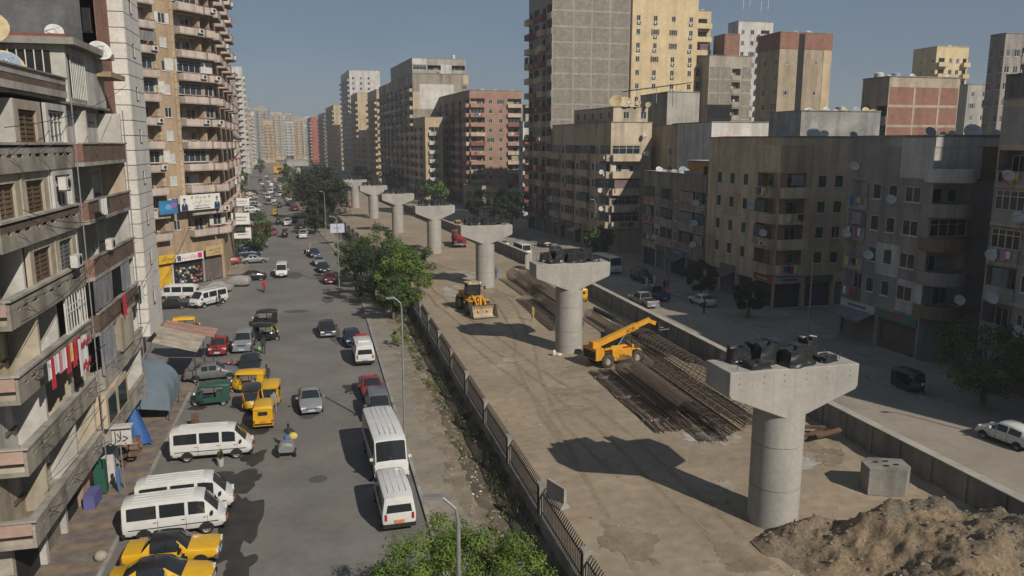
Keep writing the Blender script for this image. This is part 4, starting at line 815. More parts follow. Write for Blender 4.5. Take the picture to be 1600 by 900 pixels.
# -- left: brown corner tower
BT = bld('tower_block', 'tall brown corner tower with white balconies above the shop signs', [(-23.4, 106.5), (-13.2, 118.9), (-14.0, 151), (-34, 151), (-34, 108)], 47, {0: dict(c='-2.8 L3.6 -.4 w2.6 -.4 L4.4 -.1 L1.7', z0=6.65, fh=2.95), 1: dict(c='B2.8 w1.4 B2.8 w1.4 B2.8 w1.4 B2.8', z0=6.6, fh=2.95)},
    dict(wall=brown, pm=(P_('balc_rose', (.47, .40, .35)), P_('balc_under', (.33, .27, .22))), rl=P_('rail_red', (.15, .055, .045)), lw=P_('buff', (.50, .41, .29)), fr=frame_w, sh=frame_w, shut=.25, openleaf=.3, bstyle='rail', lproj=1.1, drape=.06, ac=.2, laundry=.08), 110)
dd = Vector((10.2, 12.4, 0)).normalized(); nr = Vector((dd.y, -dd.x, 0)); rzB = math.atan2(dd.y, dd.x)
def on_brown(u, out, z): p = dd * u + nr * out; return (p.x, p.y, z)
quo = P_('quoin', (.46, .37, .24)); qm = []
for w in (.3, .42): mb = MB(); mb.box(-w / 2, -.1, 0, w / 2, -.01, .94, quo); qm.append(mb.mesh('quoin_stone'))
for u in (6.6, 9.6):
    for k in range(36): ob('quoin_stone', qm[k % 2], BT, on_brown(u, 0, 9 + k * 1.0), rzB)
mb = MB(); mb.box(.3, -1.0, 0.1, 15.8, -.01, .16, conc_d)
# shop fronts at its foot
def shop_front(u0, u1, m_in, m_side):
    mb = MB(); mb.box(u0, -.30, .15, u1, -.02, 3.3, m_in); mb.box(u0 - .12, -.42, .1, u0 + .12, -.01, 3.5, m_side); ob('shop_front', mb.mesh('shop_front'), BT, (0, 0, 0), rzB)
ysh = M('shop_yellow', (.55, .34, .03), .6, .2, 1); 
shop_front(4.2, 6.3, ysh, ysh); shop_front(6.5, 11.6, glass, palew); shop_front(11.8, 15.3, SHOPS[0], greyb)
goods = MB(); rg = random.Random(3)
for k in range(60):
    u = rg.uniform(6.8, 11.2); z = rg.uniform(.2, 2.4); goods.box(u, -.45, z, u + rg.uniform(.15, .35), -.31, z + rg.uniform(.12, .35), rg.choice(CL))
ob('shop_goods', goods.mesh('shop_goods'), BT, (0, 0, 0), rzB)
# -- left: grey blind wall, white clad tower
bld('house_block', 'blind slate-grey gable wall rising behind the near left roof', rect(-38, 56.6, (-13.05, 25.93)[0], 59.6), 34, {}, dict(wall=greyp), 111)
GB = bld('house_block', 'narrow brick and glass strip between the grey gable and the white tower', rect((-13.03, 25.93)[0] + .02, 56.6, -13.85, 59.9), 34, {0: dict(c='-.35 g1 -.05', z0=4)}, dict(wall=brick_r, fr=frame_b), 112)
WT = bld('tower_block', 'white panel-clad tower with small dark windows on the left', rect(-20, 60, -12.1, 64.9), 36, {1: dict(c='-1.6 n1.4 -1.9', z0=6.0, fh=2.95), 0: dict(c='-1', z0=6)}, dict(wall=P_('joint', (.12, .115, .11), streak=0), fr=frame_b, shut=.5, sh=sh_brown), 113, z_base=5.3)
clad = M('white_cladding', (.56, .54, .50), .8, .1, .5, streak=.12, rnd=.05)
c1 = MB(); c1.box(0, -.05, 0, 7.9, -.004, .965, clad); c1 = c1.mesh('cladding_panel')
for k in range(30):
    ob('cladding_panel', c1, WT, (0, 0, 5.3 + k * 1.02))
def clad_e(k):
    mb = MB(); z0, z1 = 5.3 + k * 1.02, 5.3 + k * 1.02 + .965; cuts = []
    for f in range(11):
        a, b = 6.0 + 1.3 + f * 2.95, 6.0 + 1.3 + f * 2.95 + .9
        if a < z1 and b > z0: cuts = [(a, b)]
    ys = [(0.0, 4.9, z0, z1)]
    if cuts:
        a, b = cuts[0]; ys = [(0, 1.99, z0, z1), (2.61, 4.9, z0, z1)]
        for q0, q1 in ((1.99, 2.61),):
            if a > z0: ys.append((q0, q1, z0, a))
            if b < z1: ys.append((q0, q1, b, z1))
    for y0, y1, a, b in ys: mb.box(7.904, y0, a, 7.95, y1, b, clad)
    return mb.mesh('cladding_panel')
for k in range(30): ob('cladding_panel', clad_e(k), WT)
bld('house_block', 'recessed ground floors under the white clad tower', rect(-20, 60.6, -13.4, 64.7), 5.28, {1: dict(c='-1', z0=3, shops=1)}, dict(wall=cream), 114, parapet=.01)

# ================================================================ near left block: continuous slotted balconies, then brick-fronted bays
def near_left():
    W_ = P_('near_render', (.36, .325, .27), streak=.45, noise=.3, scale=.6); W2 = P_('near_cream', (.40, .35, .27), streak=.45, noise=.28); wh = P_('near_white', (.47, .455, .42), streak=.35, noise=.22)
    led = P_('near_ledge', (.30, .27, .225), streak=.5, noise=.35, scale=.9); lip = P_('near_lip', (.36, .335, .29), streak=.4, noise=.3); br = brick_b; brr = brick_r
    rt = thing('apartment_block', 'old weathered balcony block filling the left edge, laundry hanging out', 'building', (-11.5, 33, 0))
    def part(name, f, parent=rt, sm=None): mb = MB(); f(mb); return ob(name, mb.mesh(name, sm), parent)
    X = lambda x: x + 11.5; Yy = lambda y: y - 33
    def bx(mb, x0, y0, z0, x1, y1, z1, m): mb.box(X(x0), Yy(y0), z0, X(x1), Yy(y1), z1, m)
    FL = [3.2, 6.25, 9.2, 12.15, 15.1, 18.05]
    part('wall', lambda mb: (bx(mb, -27, 34.2, 0, -12.9, 54.6, 21.0, W_),))
    part('roof', lambda mb: bx(mb, -27, 33.2, 21.0, -11.6, 43.3, 21.15, conc_d)); part('roof', lambda mb: bx(mb, -27, 43.3, 21.0, -12.2, 54.6, 21.12, conc_d))
    # roof parapet: pale strip, brick band, pale strip
    part('parapet', lambda mb: (bx(mb, -11.75, 33, 21.15, -11.5, 43.2, 21.45, lip), bx(mb, -11.72, 33.02, 21.45, -11.52, 43.18, 21.75, br), bx(mb, -11.75, 33, 21.75, -11.5, 43.2, 22.05, lip), bx(mb, -11.8, 32.95, 22.051, -11.42, 43.25, 22.12, conc_d)))
    part('parapet', lambda mb: (bx(mb, -27, 33, 21.15, -11.76, 33.2, 22.0, lip),))
    for i, z in enumerate(FL):
        part('balcony_slab', lambda mb: (bx(mb, -12.9, 33, z - .2, -11.5, 43.25, z, led), bx(mb, -20, 33, z - .2, -12.9, 34.2, z, led)))
        def par(mb):
            y0, y1 = 33.0, 43.25
            bx(mb, -11.62, y0, z + .001, -11.5, y1, z + .40, led); bx(mb, -11.62, y0, z + .54, -11.5, y1, z + .80, br if i in (4,) else led)
            n = 9
            for k in range(n + 1): yy = y0 + (y1 - y0 - .4) * k / n; bx(mb, -11.61, yy, z + .401, -11.51, yy + (.4 if k % 3 else .75), z + .539, led)
        p = part('parapet', par)
        part('cap', lambda mb: bx(mb, -11.75, 32.95, z + .9, -11.42, 43.3, z + 1.0, lip), p); part('cap', lambda mb: bx(mb, -11.62, 33.02, z + .801, -11.505, 43.22, z + .899, void_m), p)
        part('parapet', lambda mb: (bx(mb, -20, 33.0, z + .001, -11.63, 33.1, z + .2, W2), bx(mb, -20, 33.02, z + .34, -11.63, 33.1, z + .85, pinkp), bx(mb, -20, 32.95, z + .9, -11.76, 33.15, z + 1.0, lip), bx(mb, -20, 33.05, z + .2, -11.63, 33.09, z + .34, void_m)))
        top = (FL + [21.0])[i + 1] - .2
        for k, y in enumerate((36.2, 39.7, 43.0)):
            part('partition', lambda mb: bx(mb, -12.9, y, z, -11.66 if (i + k) % 3 else -11.95, y + .2, top, wh if (i + k) % 2 else W2))
    # what fills each bay: o open with door, g glazed in, s timber shutters flush, w white panel with window
    rg = random.Random(8); bays = [(33.3, 36.2), (36.4, 39.7), (39.9, 43.0)]
    cfg = ['ooo', 'oos', 'oog', 'osd', 'ssw', 'osw']
    B = dict(fr=frame_b, sh=sh_brown, shut=.6, openleaf=.1); Bw = dict(fr=frame_w, sh=sh_grey, shut=.1, openleaf=0)
    for i, z in enumerate(FL):
        top = (FL + [21.0])[i + 1] - .2
        for k, (a, b) in enumerate(bays):
            c = cfg[i][k]; w = q5(b - a); m = (a + b) / 2
            at = lambda x, y, zz: (X(x), Yy(y), zz)
            if c == 'o':
                part('bay_wall', lambda mb: bx(mb, -12.899, a - .1, z, -12.86, b + .1, top, [W2, wh, P_('bay_cream', (.50, .43, .29))][(i + k) % 3]))
                add_window(rt, at(-12.84, m - .6, z + .05), R(90), .95, 2.15, rg, B); add_window(rt, at(-12.84, m + .7, z + .95), R(90), 1.1, 1.2, rg, B)
            elif c == 'g':
                add_window(rt, at(-11.56, m, z + 1.02), R(90), w, q5(top - z - 1.05), rg, Bw, shut=False)
                ob('mullions', cached(('mul', w), lambda: (lambda mb: ([mb.box(-w / 2 + w * q / 7 - .025, -.02, 0, -w / 2 + w * q / 7 + .025, .02, 1.7, frame_w) for q in range(8)], mb.box(-w / 2, -.02, .9, w / 2, .02, .95, frame_w), mb.mesh('mullions'))[2])(MB())), rt, at(-11.52, m, z + 1.02), R(90))
            elif c in 'sd':
                part('bay_wall', lambda mb: (bx(mb, -11.9, a, z, -11.7, a + .5, top, W2), bx(mb, -11.9, b - .6, z, -11.7, b, top, W2), bx(mb, -11.9, a + .5, top - .4, -11.7, b - .6, top, W2), bx(mb, -11.9, a + .5, z, -11.7, b - .6, z + .9, W2)))
                o = add_window(rt, at(-11.8, m - .05, z + .95), R(90), q5(w - 1.1), q5(top - z - 1.4), rg, dict(fr=frame_b, sh=sh_brown if c == 's' else sh_grey), shut=True)
            else:
                part('bay_wall', lambda mb: (bx(mb, -11.7, a, z + .95, -11.55, a + .35, top, wh), bx(mb, -11.7, b - .35, z + .95, -11.55, b, top, wh), bx(mb, -11.7, a + .35, top - .3, -11.55, b - .35, top, wh)))
                add_window(rt, at(-11.68, m, z + 1.0), R(90), q5(w - .75), q5(top - z - 1.35), rg, dict(fr=frame_w, sh=sh_grey), shut=False)
    # second half: brick-fronted balconies with white recesses
    for i, z in enumerate(FL):
        top = (FL + [21.0])[i + 1] - .2; xo = -11.4
        part('balcony_slab', lambda mb: mb.faces([(X(x), Yy(y), zz) for zz in (z - .2, z) for x, y in ((-12.9, 43.4), (-11.95, 43.4), (xo, 44.6), (xo, 54.3), (-12.9, 54.3))], [(4, 3, 2, 1, 0), (5, 6, 7, 8, 9), (0, 1, 6, 5), (1, 2, 7, 6), (2, 3, 8, 7), (3, 4, 9, 8)], lip))
        pm_ = br if i > 2 else (brick_b if i == 2 else W_)
        part('parapet', lambda mb: (bx(mb, xo - .12, 44.6, z + .001, xo, 54.3, z + .92, pm_), mb.faces([(X(x), Yy(y), zz) for zz in (z + .001, z + .92) for x, y in ((-11.95, 43.4), (xo, 44.6), (xo - .12, 44.63), (-12.05, 43.45))], [(0, 1, 5, 4), (2, 3, 7, 6), (4, 5, 6, 7)], brr if i > 2 else pm_), bx(mb, -12.9, 54.18, z + .001, xo - .12, 54.3, z + .92, pm_)))
        part('cap', lambda mb: bx(mb, xo - .18, 44.6, z + .921, xo + .06, 54.35, z + 1.0, led))
        part('bay_wall', lambda mb: (bx(mb, -12.899, 43.4, z, -12.85, 54.2, top, wh if i > 1 else W2), bx(mb, -12.9, 53.95, z, xo - .15, 54.17, top, wh if i != 4 else cream), bx(mb, -12.9, 48.9, z, -12.2, 49.1, top, wh)))
        for yy, w, h, zz in ((45.3, 1.0, 2.15, .05), (47.3, 1.2, 1.3, .9), (50.6, 1.0, 2.15, .05), (52.6, 1.2, 1.3, .9)): add_window(rt, (X(-12.83), Yy(yy), z + zz), R(90), w, h, rg, dict(fr=frame_w if i % 2 else frame_b, sh=sh_grey if i != 3 else sh_green, shut=.55))
        if i == 2: ob('drape', drape_mesh(4.2, 1.6, DR[0], 1), rt, (X(-11.45), Yy(46.2), top), R(90)); ob('drape', drape_mesh(2.6, 1.6, DR[4], 2), rt, (X(-11.45), Yy(51.4), top), R(90))
        if i == 1: ob('drape', drape_mesh(3.2, 2.1, DR[4], 0), rt, (X(-11.4), Yy(45.9), top), R(90)); part('enclosure', lambda mb: (bx(mb, -12.5, 48.2, z + .93, -11.2, 51.2, top + .1, W2),))
        if i == 0: part('enclosure', lambda mb: (bx(mb, -12.7, 43.6, z + .95, -11.2, 48.4, top - .1, cream), bx(mb, -11.199, 44.0, z + 1.1, -11.18, 45.6, top - .4, wglass), bx(mb, -11.199, 46.2, z + 1.1, -11.18, 48.0, top - .4, wglass)))
    # penthouse on the roof
    part('penthouse', lambda mb: (bx(mb, -17, 46.5, 21.12, -12.3, 54.2, 24.0, wh), bx(mb, -17.3, 46.0, 24.0, -11.7, 54.6, 24.35, conc_d), bx(mb, -12.29, 46.9, 21.4, -12.27, 49.6, 23.6, void_m), bx(mb, -16.6, 46.47, 21.5, -13.0, 46.49, 23.7, void_m), bx(mb, -17.0, 46.0, 24.35, -12.0, 46.2, 24.5, redp)))
    part('window_bars', lambda mb: [mb.bar((X(-12.2), Yy(46.95 + .33 * k), 21.35), (X(-12.2), Yy(46.95 + .33 * k), 23.9), .05, .05, frame_w) for k in range(9)])
    part('window_bars', lambda mb: [mb.bar((X(-16.5 + .4 * k), Yy(46.4), 21.35), (X(-16.5 + .4 * k), Yy(46.4), 23.9), .05, .05, frame_w) for k in range(9)])
    part('canopy', lambda mb: bx(mb, -13.5, 52.5, 22.9, -11.5, 56.2, 23.2, M('canopy_ochre', (.30, .23, .13), .9, .3, 1.5)))
    part('roof_wall', lambda mb: (bx(mb, -24, 43.5, 21.12, -17.3, 45.6, 24.4, grime), bx(mb, -17.29, 43.5, 21.12, -16.2, 44.5, 23.0, brr)))
    # ground floor shops
    part('shop_fascia', lambda mb: (bx(mb, -12.95, 34.3, 2.55, -12.1, 54.2, 2.99, palew),)); rq = random.Random(2)
    y = 34.5
    while y < 53.5:
        w = rq.choice((2.6, 3.1, 2.2)); part('shop_opening', lambda mb: bx(mb, -12.9, y, .13, -12.88, y + w, 2.5, rq.choice((void_m, SHOPS[1], SHOPS[2], pinkp)))); part('pilaster', lambda mb: bx(mb, -12.9, y + w + .05, .1, -12.6, y + w + .35, 2.54, wh if rq.random() < .5 else pinkp)); y += w + .4
    # pipes and brackets
    for yy in (43.3, 54.0): part('drain_pipe', lambda mb: mb.cyl((X(-11.38), Yy(yy), 2.5), (X(-11.38), Yy(yy), 21), .035, .035, 6, galv))
    for i, z in enumerate(FL):
        for yy in (34.6, 38.0, 41.5, 46.5, 51.5):
            part('line_bracket', lambda mb: (mb.bar((X(-11.45), Yy(yy), z + .7), (X(-10.75), Yy(yy) + .1, z + .95), .025, .025, steel_d), mb.bar((X(-11.45), Yy(yy), z + .4), (X(-11.0), Yy(yy), z + .86), .02, .02, steel_d)))
    for y, z, i in ((40.6, 16.9, 0), (47.8, 13.2, 1), (41.2, 13.2, 2)): ob('air_conditioner', ac_mesh(), rt, (X(-11.45), Yy(y), z), R(90))
near_left()
hang_laundry((-10.95, 36.6, 10.25), R(90), 5.2, 'long row of shirts and red printed sheets on the near left balcony', 4, True, [CL[0], CL[4], CL[7], CL[5], CL[0], CL[2], CL[1]])
q = MB(); q.grid(lambda i, j: (1.6 * i / 8, -.06 * math.sin(i * 1.3), -1.75 * j / 6), 8, 6, CL[0])
sheet = thing('printed_sheet', 'white sheet printed with red tomatoes hanging from the near left balcony', 'laundry', (-10.85, 38.6, 10.2), R(90)); ob('sheet', q.mesh('sheet', 70), sheet)
for k, (x, z) in enumerate(((.25, -.35), (.65, -.28), (1.05, -.36), (1.35, -.25), (.3, -1.35), (.6, -1.22), (.95, -1.4), (1.3, -1.25), (.8, -1.55))):
    q = MB(); q.ell((x, -.1, z), (.15, .02, .17), CL[1], 10, 6); ob('tomato_print', q.mesh('tomato_print', 60), sheet)
hang_laundry((-10.95, 45.6, 16.15), R(90), 2.2, 'small mixed washing on the brick balcony near the top of the left block', 9, False, [CL[0], CL[3], CL[0], CL[5]])
q = MB(); q.grid(lambda i, j: (.9 * i / 6, -.05 * math.sin(i * 1.7), -1.3 * j / 5 - .1 * math.sin(i)), 6, 5, CL[1]); tag(ob('red_blanket', q.mesh('red_blanket', 70), None, (-11.2, 49.0, 10.25), R(90)), 'bright red blanket over the lower brick balcony', 'laundry')
hang_laundry((-10.95, 52.8, 10.3), R(90), 1.6, 'white washing at the far end of the left block beside the white tower', 12, True, [CL[0], CL[0], CL[5]])
# rooftop dishes on the near left block
HL = 'the near left roof'
for lab, x, y, z, r, m, az, el, ms in (('huge beige satellite dish tipped up above the near left roof', -15.2, 43.9, 23.3, 1.25, 'beige', -75, 42, .2), ('rusty orange dish at the left edge of the near left roof', -14.2, 38.2, 21.4, .55, 'rust', -80, 30, .8), ('large cream dish on the near left parapet', -12.6, 38.4, 21.15, .85, 'beige', -70, 25, .35), ('blue-grey dish in front of the cream one on the near left parapet', -12.0, 37.2, 21.15, .5, 'blue', -75, 20, .7), ('small rusty dish right of the cream one on the near left roof', -12.9, 41.0, 21.15, .5, 'rust', -70, 25, .7), ('small white dish on the rooftop room of the near left block', -13.2, 48.4, 24.3, .45, 'white', -75, 25, .25), ('white dish at the corner of the rooftop room', -11.9, 52.0, 23.6, .62, 'white', -60, 30, .3)):
    dish(HL, x, y, z, r, m, az, el, ms, lab)
# big blue-grey tarpaulin canopy and corrugated awnings on the pavement
tarp = M('grey_blue_tarpaulin', (.15, .195, .235), .45, .15, 1.0, spec=.4); bluet = M('blue_tarpaulin', (.03, .10, .30), .5, .2, 1.5); corr = M('corrugated_sheet', (.30, .26, .21), .7, .3, 1.2, streak=.3)
t = thing('tarpaulin_canopy', 'bulging grey-blue tarpaulin canopy over the pavement by the left block', 'canopy', (-12.4, 56.0, 0))
mb = MB(); mb.grid(lambda i, j: (-.3 + 2.3 * math.sin(j / 8 * 1.75) * (1 + .02 * math.sin(i * 1.5)), 4.2 * i / 10, 1.8 + 1.75 * math.cos(j / 8 * 1.75) - (.6 if j == 8 else 0)), 10, 8, tarp); ob('sheet', mb.mesh('sheet', 40), t)
for s in (0, 4.2): mb = MB(); mb.poly([(-.3, s, 1.2)] + [(-.3 + 2.3 * math.sin(j / 8 * 1.75), s, 1.8 + 1.75 * math.cos(j / 8 * 1.75) - (.6 if j == 8 else 0)) for j in range(9)], tarp); ob('end_flap', mb.mesh('end_flap'), t)
mb = MB(); [mb.cyl((1.85, y, 0.1), (1.85, y, 1.8), .03, .03, 6, steel_d) for y in (.1, 4.1)]; ob('pole', mb.mesh('pole'), t)
t = thing('corrugated_awning', 'beige corrugated awning below the white clad tower', 'awning', (-13.3, 64.4, 0))
mb = MB(); mb.grid(lambda i, j: (0 + 3.6 * j / 3, 5.4 * i / 54, 3.9 - 1.1 * j / 3 + .06 * math.sin(i * 2.1)), 54, 3, corr); ob('sheet', mb.mesh('sheet'), t)
mb = MB(); [mb.cyl((3.4, y, 0), (3.4, y, 2.85), .04, .04, 6, steel_d) for y in (.2, 5.2)]; ob('post', mb.mesh('post'), t)
t = thing('corrugated_awning', 'faded red sloping awning beside the beige corrugated one', 'awning', (-13.3, 70.2, 0))
mb = MB(); mb.grid(lambda i, j: (4.2 * j / 3, 3.2 * i / 10, 3.6 - 1.0 * j / 3 + .04 * math.sin(i * 1.3)), 10, 3, M('faded_red_sheet', (.33, .19, .15), .8, .3, 1)); ob('sheet', mb.mesh('sheet'), t)
mb = MB(); [mb.cyl((4.0, y, 0), (4.0, y, 2.6), .04, .04, 6, steel_d) for y in (.2, 3.0)]; ob('post', mb.mesh('post'), t)
t = thing('blue_tarpaulin', 'bright blue tarpaulin hung beside the white shop sign', 'tarpaulin', (-11.7, 51.9, 0))
mb = MB(); mb.grid(lambda i, j: (-.9 + 1.9 * i / 6 * (.45 + .55 * j / 5), .12 * math.sin(i * 1.6) - .5 * j / 5, 3.1 - 2.8 * j / 5), 6, 5, bluet); ob('sheet', mb.mesh('sheet', 60), t)
# shop sign on the pavement
t = thing('shop_sign', 'white shop sign with black Arabic lettering on a post at left', 'sign', (-11.05, 44.9, 0)); t.scale = (.74, 1, 1)
mb = MB(); mb.box(-.85, -.06, 2.75, .85, .06, 3.75, palew); mb.box(-.95, -.3, 3.76, .95, .3, 3.86, palew); ob('board', mb.mesh('board'), t); mb = MB(); mb.cyl((0, .1, 0), (0, .1, 2.75), .05, .05, 8, galv); ob('post', mb.mesh('post'), t)
ob('lettering', text_mesh(arabic('جلال'), .85, dark_m, 1.25), t, (0, -.07, 3.2))
# heap of goods, rugs by the sign, small stall counter
mb = MB(); rg = random.Random(4)
for k in range(30): mb.box(*(lambda x, y, z: (x, y, z, x + rg.uniform(.2, .5), y + rg.uniform(.2, .4), z + rg.uniform(.1, .3)))(rg.uniform(-.5, .4), rg.uniform(-1.2, 1.2), rg.uniform(.05, 1.2)), rg.choice((wood, DR[5], DR[3], CL[6], wood, wood, CL[1] if rg.random() < .3 else wood)))
tag(ob('market_goods', mb.mesh('market_goods'), None, (-11.7, 49.3, .13)), 'brown and striped goods heaped on the pavement by the white sign', 'goods')
t = thing('street_stall', 'small green and purple stall against the near left shopfront', 'stall', (-12.2, 43.3, .13)); mb = MB(); mb.box(-.3, -.7, 0, .25, .7, .75, M('stall_purple', (.10, .10, .25), .8, .2, 1)); ob('counter', mb.mesh('counter'), t); mb = MB(); mb.box(-.2, 1.1, .1, .4, 1.6, 1.9, M('stall_green', (.02, .09, .06), .7, .2, 1)); ob('cabinet', mb.mesh('cabinet'), t)
t = thing('street_stall', 'white kiosk fridge beside the purple stall at left', 'stall', (-12.2, 46.6, .13)); mb = MB(); mb.box(-.4, -.5, 0, .45, .7, 1.7, palew); ob('cabinet', mb.mesh('cabinet'), t)
mb = MB(); mb.box(-1.0, -.9, 1.9, 1.2, .9, 2.0, conc_d); mb.box(-.9, -.8, 0, .8, .8, 1.9, grime); tag(ob('corner_kiosk', mb.mesh('corner_kiosk'), None, (-13.6, 32.0, 0)), 'grey-roofed corner kiosk at the bottom left corner', 'kiosk')
mb = MB(); T = Matrix.Translation((0, 0, .3)) ; mb.lathe([(.17, 0), (.3, 0), (.33, .1), (.3, .2), (.17, .2), (.17, 0)], 18, tyre_m); tag(ob('spare_tyre', mb.mesh('spare_tyre', 50), None, (-11.3, 32.0, .35), rot=(R(78), 0, R(20))), 'old tyre leaning on the kerb at the bottom left corner', 'tyre')
# brown tower signs and banners
def sign_on_brown(name, label, u, z, w, h, m, lines, out=1.25, cat='sign', extra=None):
    p = Vector((-23.4, 106.5, 0)) + dd * u + nr * out; t = thing(name, label, cat, (p.x, p.y, z), rzB)
    mb = MB(); mb.box(-w / 2, -.05, 0, w / 2, .05, h, m); mb.box(-w / 2 - .04, -.03, -.04, w / 2 + .04, .06, -.001, steel_d); ob('board', mb.mesh('board'), t)
    for s, zz, sz, cm, ww, xx in lines: ob('lettering', text_mesh(arabic(s), sz, cm, ww), t, (xx, -.06, zz))
    if extra: extra(t)
    return t
gold = flat('sign_gold', (.42, .33, .08)); inkg = flat('sign_ink', (.06, .07, .09)); magenta = flat('sign_magenta', (.5, .03, .12)); suit = flat('print_suit', (.015, .04, .10)); skin_p = flat('print_skin', (.35, .21, .15)); bwhite = M('banner_white', (.60, .60, .58), .7, .08, .6)
def portrait(t, x, s):
    mb = MB(); mb.poly([(x - .55 * s, -.056, .02), (x + .55 * s, -.056, .02), (x + .5 * s, -.056, .75), (x + .2 * s, -.056, 1.0), (x - .2 * s, -.056, 1.0), (x - .5 * s, -.056, .75)], suit); mb.poly([(x - .09, -.057, 1.0), (x, -.057, .55), (x + .09, -.057, 1.0)], bwhite); ob('printed_figure', mb.mesh('printed_figure'), t)
    mb = MB(); mb.ell((x, -.056, 1.32), (.2, .004, .29), skin_p, 14, 8); mb.ell((x, -.057, 1.52), (.205, .004, .14), dark_m, 14, 6); ob('printed_head', mb.mesh('printed_head', 60), t)
def banner_extra(t):
    portrait(t, -2.75, 1.0); portrait(t, 2.85, .95)
    for x in (-1.45, 1.5):
        mb = MB(); mb.cyl((x, -.06, 1.72), (x, -.075, 1.72), .2, .2, 16, gold); ob('emblem', mb.mesh('emblem'), t)
    mb = MB(); mb.box(-1.25, -.058, .12, 1.6, -.051, .24, inkg); ob('printed_rule', mb.mesh('printed_rule'), t)
sign_on_brown('billboard', 'white political banner with two suited portraits on the brown tower', 10.9, 10.2, 6.9, 2.05, bwhite, [('مقر خدماتنا', 1.68, .42, inkg, 1.9, .05), ('حماة الوطن', 1.12, .62, gold, 3.0, .1), ('أمانة المنتزه', .55, .36, inkg, 2.4, .1)], 1.6, 'billboard', banner_extra)
def blue_extra(t):
    for k, c in enumerate(((.03, .2, .4), (.12, .3, .45), (.25, .1, .3))):
        mb = MB(); mb.ell((-.9 + .9 * k, -.056, .7 + .2 * k), (.5, .004, .35), flat('print_%d' % k, c), 12, 6); ob('printed_shape', mb.mesh('printed_shape'), t)
sign_on_brown('banner', 'blue printed banner left of the white political banner', 5.6, 10.0, 2.9, 1.75, M('banner_blue', (.04, .16, .33), .7, .3, .8), [], 1.5, 'banner', blue_extra)
sign_on_brown('shop_sign', 'yellow shop sign with dark Arabic lettering at the left end', 5.3, 3.5, 2.5, 1.15, ysh, [('سعد النور', .62, .62, inkg, 1.9, 0)], .8)
sign_on_brown('shop_sign', 'white shop sign with magenta Arabic lettering in the middle', 9.1, 3.45, 4.7, 1.0, bwhite, [('مركز دريم', .52, .7, magenta, 2.5, -.1)], .8, 'sign', lambda t: [ob('printed_logo', (lambda mb: (mb.box(1.35, -.058, .15, 2.1, -.051, .85, magenta), mb.box(-2.1, -.058, .1, -1.5, -.051, .8, inkg), mb.mesh('printed_logo'))[2])(MB()), t)])
sign_on_brown('shop_sign', 'tan shop sign with brown Arabic lettering at the right end', 13.4, 3.6, 3.1, 1.35, M('sign_tan', (.42, .32, .16), .7, .1, 1), [('الحاج سعيد', .88, .5, wood, 2.1, 0), ('للملابس', .4, .4, wood, 1.5, .2)], .9)
for k, (y, z, w, h) in enumerate(((131, 4.2, 2.6, 1.7), (129, 6.6, 2.7, 1.8), (133, 9.2, 2.3, 1.2))):
    t = thing('shop_sign', '%s of three plain white signs projecting past the brown tower' % ['lowest', 'middle', 'topmost'][k], 'sign', (-11.6, y, z)); mb = MB(); mb.box(-w / 2, -.06, 0, w / 2, .06, h, bwhite); ob('board', mb.mesh('board'), t)
    mb = MB(); mb.box(-w * .35, -.066, h * .55, w * .35, -.061, h * .68, greyb); mb.box(-w * .3, -.066, h * .3, w * .3, -.061, h * .4, greyb); ob('lettering', mb.mesh('lettering'), t); mb = MB(); mb.bar((-w / 2, 0, h / 2), (-w / 2 - 1.2, 0, h / 2), .06, .06, steel_d); ob('bracket', mb.mesh('bracket'), t)
# ================================================================ rooftop clutter
rg = random.Random(21)
for host, x0, y0, x1, y1, z, n, ms in (('the roof of the tan corner block', 51.5, 80.5, 62, 82, 18.9, 4, ('white', 'blue', 'white')), ('the roof of the dark block with curved balconies', 51.6, 58, 62, 66, 18.8, 7, ('white', 'blue', 'white', 'rust')), ('the low draped block', 50.5, 97.8, 51.5, 115, 13.9, 6, ('white', 'grey')), ('the cream block with corner balconies', 51.2, 131.4, 57.5, 133, 24.7, 5, ('white', 'beige', 'blue', 'beige')), ('the blank grey cement block', 66.8, 98.4, 79, 99.5, 22.4, 7, ('white', 'white', 'beige', 'grey')), ('the white-topped block at the right edge', 51.3, 40, 52, 50, 21.4, 2, ('white',)), ('the red brick block', 49, 245, 62, 246, 34, 3, ('white',)), ('the brick-panel block', 83, 105, 97, 106, 27.9, 3, ('white',))):
    for k in range(n):
        f = (k + rg.uniform(.2, .8)) / n; dish(host, x0 + (x1 - x0) * f, y0 + (y1 - y0) * rg.random() if (x1 - x0) > 3 else y0 + (y1 - y0) * f, z, rg.choice((.45, .5, .6, .8)) if 'cream' not in host else rg.choice((.5, .9, 1.1)), rg.choice(ms), rg.uniform(-125, -85), rg.uniform(25, 38), rg.uniform(.4, 1.0))
# dishes fixed to balconies on the shaded blocks
for host, pts in (('the balconies of the tan corner block', ((50.0, 84.0, 11.1), (49.9, 81.0, 8.2))), ('the face of the dark block with curved balconies', ((50.3, 61.0, 13.4), (50.4, 63.5, 8.0), (50.4, 66.9, 9.7), (52.5, 54.4, 5.3), (50.4, 66.5, 16.2))), ('the face of the block at the right edge', ((50.3, 48.8, 16.0), (50.3, 49.6, 9.9), (50.3, 49.0, 6.6), (50.3, 46.4, 4.6), (50.3, 47.5, 13.0))), ('the balconies of the low draped block', ((50.2, 98.6, 10.4), (50.2, 98.8, 7.6), (50.2, 99.0, 4.6), (50.2, 112.0, 4.2))), ('the balconies of the cream block', ((48.9, 132.0, 13.4), (48.8, 132.2, 10.2), (48.9, 131.8, 7.0), (56.4, 130.0, 16.6), (56.2, 130.0, 20.0)))):
    for x, y, z in pts: dish(host, x, y, z, .45, 'white', -110, 30, .35, wall=(.75, 0) if x < 52 and 'corner' not in host and 'cream' not in host else (0, 1.0) if x > 52 else (1.2, 0))
label_dishes()
